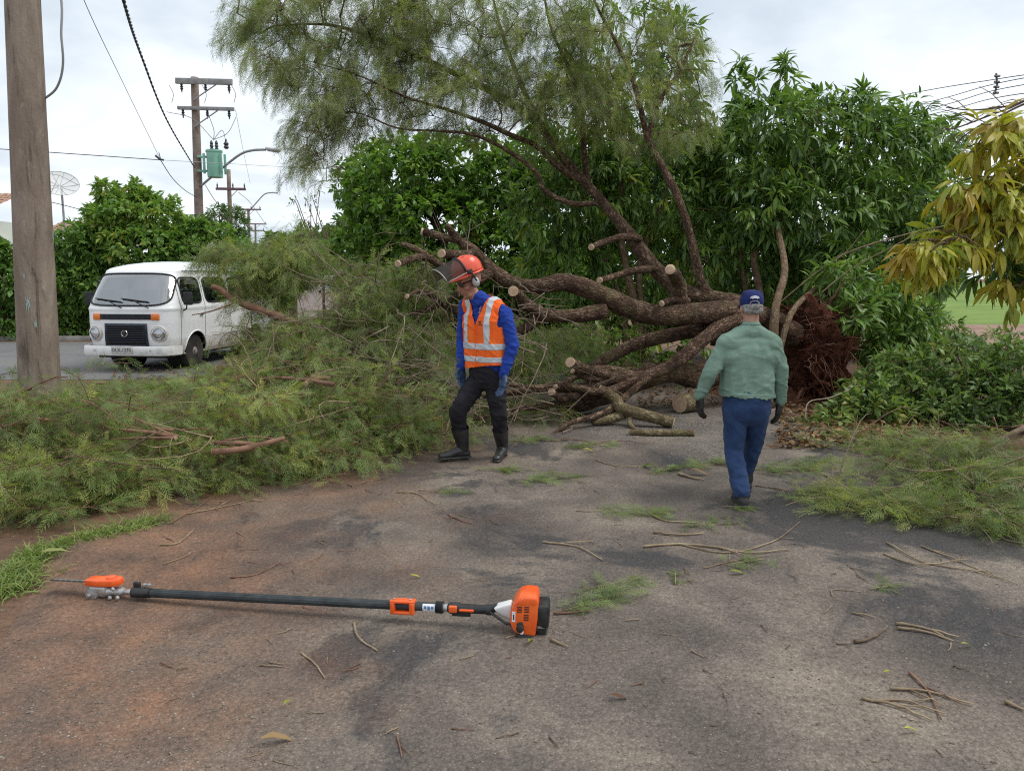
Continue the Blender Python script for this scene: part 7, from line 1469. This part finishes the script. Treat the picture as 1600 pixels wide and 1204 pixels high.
for a in [(925, 945, 46, .42, 'feathery green sprig beside the engine of the pole saw', .35), (990, 803, 40, .5, 'feathery sprig left of the shoes of the walking man', 0), (850, 752, 50, .5, 'fallen sprig right of the boots of the worker', .3), (778, 737, 34, .38, 'feathery sprig at the rear boot of the worker', .1), (1055, 908, 16, .16, 'small tuft of green leaflets below the pale twigs', 1.2), (1160, 882, 22, .3, 'sprig with a bright leaf below the walking man', .6), (960, 916, 18, .36, 'thin sprig right above the engine of the saw', .2), (1110, 822, 22, .45, 'thin flat sprig just below the shoes of the man', .0), (1375, 922, 14, .18, 'yellow green sprig alone on the right asphalt', .1), (920, 700, 34, .5, 'sprig in front of the crooked log', .2), (1105, 728, 50, .55, 'green sprig left of the legs of the man', .1), (1225, 735, 60, .6, 'sprig right of the legs of the man', -.1), (1030, 738, 22, .3, 'broken sprig on the gravel edge', .5), (820, 690, 40, .4, 'bright sprig beside the rear boot', .1), (700, 770, 14, .2, 'tiny sprig on the asphalt under the worker', .5), (1270, 725, 44, .5, 'sprig at the left end of the right heap', .2), (1150, 795, 16, .2, 'leaf tuft at the shoe of the man', .0)]: sprig(*a)
# single fallen leaves
def leafs(px, py, ln, ang, tint, mat, label, n=1):
    c = on_road(px, py, .008); tv, tf = MANGO[rng.integers(0, 6)]; me = bpy.data.meshes.new('fallen_leaf'); me.from_pydata((tv * ln).tolist(), [], tf.tolist()); a = me.attributes.new('tint', 'FLOAT', 'POINT'); a.data.foreach_set('value', np.full(len(tv), tint, np.float32)); me.materials.append(mat); o = bpy.data.objects.new('fallen_leaf', me); link(o); o.location = c + np.array([0, 0, .01 + ln * .14]); o.rotation_euler = (rng.normal(0, .12), rng.normal(0, .05), ang); return tag(o, label, 'leaf', 'single leaves fallen on the asphalt')
for a in [(405, 1170, .15, .4, .8, M_dry, 'curled tan leaf at the bottom left of the asphalt'), (442, 1112, .08, 1.2, .9, M_yellow, 'small yellow leaf above the curled tan leaf'), (826, 1014, .09, 1.3, .9, M_yellow, 'green yellow leaf in front of the fuel tank'), (617, 893, .05, .6, .4, M_dry, 'small rust brown leaf behind the loop handle'), (910, 708, .16, .1, .3, M_yellow, 'orange yellow leaf near the crooked log'), (1140, 900, .12, .3, .9, M_yellow, 'bright yellow green leaf below the walking man'), (1380, 1060, .06, .5, .6, M_yellow, 'yellow leaf above the twig bundle'), (1500, 1015, .07, .2, .95, M_yellow, 'lime leaf beside the brown twigs at right'), (1075, 742, .20, -.2, .6, M_dry, 'large dry brown leaf left of the legs of the man'), (1022, 735, .22, 2.0, .4, M_mango, 'upright dark green leaf left of the dry leaf'), (1045, 738, .20, .6, .5, M_mango, 'dark green leaf lying by the dry leaf'), (950, 1098, .10, .2, .1, M_dry, 'dark brown leaf scrap in the foreground'), (60, 875, .18, .5, .9, M_grass, 'broad pale green leaf on the verge at left'), (395, 770, .06, 0, .5, M_mango, 'small green leaf by the heap'), (1410, 1150, .07, .2, .6, M_yellow, 'yellow leaf at the bottom right'), (640, 905, .07, .1, .5, M_yellow, 'thin yellow leaf just above the loop handle')]: leafs(*a)
# dry leaf litter near the roots and under the trunk
def litter(name, label, poly, n, size, mat, tpl=BROAD, mu=.4, zmax=.05):
    P = []; (x0, x1, y0, y1) = poly
    px = rng.uniform(x0, x1, n); py = rng.uniform(y0, y1, n); pos = np.array([np.array(gnd(a, b)) for a, b in zip(px, py)]); pos[:, 2] = .02 + rng.uniform(0, zmax, n); d = rand_dirs(n); d[:, 2] *= .3
    o = leaves_obj(name, tpl, pos, d, size * rng.uniform(.5, 1.2, n), np.clip(rng.normal(mu, .22, n), 0, 1), mat, None); return tag(o, label, 'leaves', kind='stuff')
litter('leaf_litter', 'dry brown leaf litter around the torn roots', (1215, 1480, 632, 705), 2600, .10, M_dry); litter('leaf_litter', 'red brown litter under the fallen trunk', (1000, 1230, 606, 640), 900, .09, M_dry, mu=.35); litter('leaf_litter', 'dry leaves on the dirt in front of the van', (170, 400, 578, 625), 700, .09, M_dry, mu=.5)
litter('leaf_litter', 'scattered leaflets of the pepper tree on the asphalt', (560, 1330, 690, 800), 1100, .045, M_pep_cut, NARROW, .5, .004)
litter('leaf_litter', 'fine dry needles scattered over the foreground asphalt', (60, 1600, 770, 1200), 3200, .028, M_dry, BLADE, .75, .002)
# pebbles and chips
def stones(name, label, n, region, lo, hi, mat, zoff=0.0, dens=None):
    t = []
    for q in range(4):
        bm = bmesh.new(); bmesh.ops.create_uvsphere(bm, u_segments=5, v_segments=2, radius=1.0)
        for v in bm.verts: v.co = Vector((v.co.x, v.co.y * rng.uniform(.7, .9), v.co.z * .42)) * (1 + rng.normal(0, .18))
        bm.verts.ensure_lookup_table(); bm.verts.index_update(); bmesh.ops.triangulate(bm, faces=bm.faces[:]); t.append((np.array([tuple(v.co) for v in bm.verts]), np.array([[v.index for v in f.verts] for f in bm.faces]))); bm.free()
    P = region(n); P[:, 2] = road_z(P[:, 0], P[:, 1]) + zoff; V, F, T = scatter(t, P, frames(rand_dirs(n) * (1, 1, .1)), lo * (hi / lo) ** (rng.uniform(0, 1, n) ** 2.2), rng.uniform(0, 1, n)); return tag(mesh_tris(name, V, F, mat, None, T, smooth=False), label, 'stones', kind='stuff')
M_grav = leafmat('crushed_stone', [(0, (.10, .092, .085)), (.5, (.19, .18, .17)), (1, (.34, .325, .31))], .85, 0.0, .3); M_chip = leafmat('road_chips', [(0, (.11, .09, .075)), (.5, (.19, .155, .13)), (.85, (.26, .22, .185)), (1, (.33, .30, .265))], .85, 0.0, .3)
def reg_px(x0, x1, y0, y1): return lambda n: np.array([np.array(gnd(a, b)) for a, b in zip(rng.uniform(x0, x1, n), rng.uniform(y0, y1, n))])
def reg_gravel(n):
    out = []
    while len(out) < n:
        a, b = rng.uniform(820, 1400), rng.uniform(645, 755)
        if fbm(np.array(a * .012), np.array(b * .03), 3, 4) > .30 + .28 * ((b - 688) / 34) ** 2 + .24 * ((a - 1110) / 190) ** 2 - rng.uniform(0, .12): out.append(np.array(gnd(a, b)))
    return np.array(out)
stones('gravel', 'patch of pale crushed stone in front of the fallen tree', 11000, reg_gravel, .004, .012, M_grav)
stones('road_chips', 'loose stone chips scattered over the foreground asphalt', 9000, reg_px(-60, 1660, 760, 1230), .0022, .009, M_chip); stones('road_chips', 'larger loose chips at the lower left of the asphalt', 2600, reg_px(-40, 420, 990, 1230), .0025, .009, M_chip)
# grass: tufts along the left edge of the road, at the pole and along the verge
def grass(name, label, pts, n, h, mat=None, spread=.06, mu=.5):
    pts = np.array([np.array(gnd(a, b)) for a, b in pts]); seg = rng.integers(0, len(pts) - 1, n); f = rng.uniform(0, 1, (n, 1)); P = pts[seg] * (1 - f) + pts[seg + 1] * f + rng.normal(0, spread, (n, 3)) * (1, 1, 0); P[:, 2] = .01; d = rng.normal(0, .55, (n, 3)); d[:, 2] = rng.uniform(.35, 1.0, n); return tag(leaves_obj(name, BLADE, P, d, h * rng.uniform(.5, 1.3, n), np.clip(rng.normal(mu, .2, n), 0, 1), mat or M_grass, None), label, 'grass', kind='stuff')
grass('grass_strip', 'strip of green grass along the left edge of the asphalt', [(-40, 925), (20, 900), (60, 868), (130, 845), (200, 832), (255, 815)], 2600, .11, spread=.055, mu=.55)
grass('grass_strip', 'grass clump at the lower left corner', [(-30, 930), (10, 925), (30, 905)], 900, .12, spread=.07, mu=.6)
grass('verge_grass', 'grass growing around the foot of the concrete pole', [(-40, 640), (60, 640), (160, 610), (250, 612), (330, 600)], 3200, .22, spread=.35, mu=.55); grass('verge_grass', 'grass at the foot of the hedge beside the side street', [(300, 575), (350, 585), (400, 590)], 700, .2, spread=.2)
grass('verge_grass', 'thin grass below the torn roots', [(1260, 665), (1320, 660), (1400, 650)], 1100, .16, spread=.12, mu=.45); grass('verge_grass', 'short grass on the right verge beside the road', [(1290, 690), (1400, 675), (1550, 660), (1620, 650)], 2600, .13, spread=.22, mu=.55)
# bits on the right verge
M_brick = pmat('broken_clay', (.30, .10, .055), (.42, .17, .10), 14, .9, bump=.6); M_bag = pmat('white_plastic_bag', (.74, .76, .80), (.84, .85, .87), 9, .45)
for q, (px, py, lab, sz) in enumerate(((1412, 640, 'broken clay tile left of the white bag on the verge', (.42, .2, .07)), (1452, 648, 'small clay shard right of the broken tile', (.22, .14, .05)), (1290, 602, 'lump of red earth at the foot of the root plate', (.30, .24, .22)), (1252, 622, 'low clod of red earth beside the man', (.32, .22, .14)))):
    bm = bmesh.new(); bmesh.ops.create_icosphere(bm, subdivisions=3, radius=.5)
    for v in bm.verts: v.co = Vector((v.co.x * sz[0], v.co.y * sz[1], v.co.z * sz[2])) * (1 + .35 * noise.noise(v.co * 4 + Vector((q, 0, 0))))
    o = tag(G().bm(bm).build('clay_lump', M_brick, auto=0), lab, 'clay', 'clay bits on the verge'); p = gnd(px, py); o.location = (p.x, p.y, sz[2] * .35)
bm = bmesh.new(); bmesh.ops.create_icosphere(bm, subdivisions=4, radius=.14)
for v in bm.verts: v.co = Vector((v.co.x, v.co.y * .8, v.co.z * .75)) * (1 + .45 * abs(noise.noise(v.co * 14)) + .2 * noise.noise(v.co * 30))
o = tag(G().bm(bm).build('plastic_bag', M_bag, auto=0), 'crumpled white plastic bag in the shrubs at right', 'bag'); p = gnd(1525, 662); o.location = (p.x, p.y, .09)
S = spline([tuple(at(1258, 655, 8.8)), tuple(at(1264, 628, 8.9)), tuple(at(1300, 620, 9.0)), tuple(at(1345, 600, 9.2))], 5); tag(G().tube(S, .006, 7).build('bent_stick', M_bag if False else pmat('bleached_stick', (.28, .22, .16), (.42, .36, .28), 9, .8), auto=0), 'bent bleached stick standing beside the torn roots', 'stick')
for (rows, r, lab) in (([(1300, 405, 11.0), (1350, 385, 10.6), (1420, 365, 10.2), (1480, 352, 9.9)], .014, 'long pale bare branch reaching right through the mango leaves'), ([(1280, 460, 10.6), (1330, 420, 10.4), (1395, 385, 10.2), (1440, 362, 10.1)], .010, 'lower thin bare branch below the long pale one'), ([(1210, 480, 10.9), (1270, 430, 10.8), (1320, 395, 10.7), (1350, 360, 10.6)], .010, 'thin bare branch rising from the roots')):
    S = spline([tuple(at(a, b, c)) for a, b, c in rows], 6); tag(G().tube(S, np.linspace(r, r * .5, len(S)), 6).build('bare_branch', M_paletwig, auto=0), lab, 'branch')
for (rows, lab) in (([(1640, 150, 6.4), (1580, 165, 6.4), (1520, 172, 6.5), (1478, 168, 6.6)], 'upper thin dark bare branch above the yellow leaves'), ([(1640, 152, 6.4), (1570, 172, 6.4), (1500, 198, 6.5), (1470, 205, 6.6)], 'middle thin dark bare branch above the yellow leaves'), ([(1640, 156, 6.4), (1560, 182, 6.4), (1510, 210, 6.45), (1490, 232, 6.5)], 'lowest thin dark bare branch above the yellow leaves')):
    S = spline([tuple(at(a, b, c)) for a, b, c in [(1760, 200, 6.2)] + rows], 6); g = G().tube(S, np.linspace(.012, .004, len(S)), 5)
    for k in range(6): b = S[rng.integers(8, len(S) - 2)]; d = np.array([-.3, 0, rng.normal(0, .12)]) * rng.uniform(.4, 1.0); g.tube([b, b + d * .5 + (0, 0, .02), b + d], [.004, .0035, .002], 4)
    tag(g.build('bare_branch', M_twig, auto=0), lab, 'branch')
# dirt mound at the foot of the roots
bm = bmesh.new(); bmesh.ops.create_grid(bm, x_segments=40, y_segments=30, size=1.0); mc = gnd(1275, 640)
for v in bm.verts:
    r = math.hypot(v.co.x, v.co.y); h = max(0, 1 - r) ** 1.3 * .34 + .10 * max(0, 1 - r) * noise.fractal(Vector((v.co.x * 3, v.co.y * 3, 2)), .8, 2.1, 4); v.co = Vector((mc.x + .25 + v.co.x * 1.5, mc.y + 1.2 + v.co.y * 1.1, h - .01))
tag(G().bm(bm).build('earth_mound', pmat('torn_red_earth', (.09, .035, .02), (.22, .085, .045), 6, .95, bump=1.0, bscale=30, bdist=.03), auto=0), kind='structure')
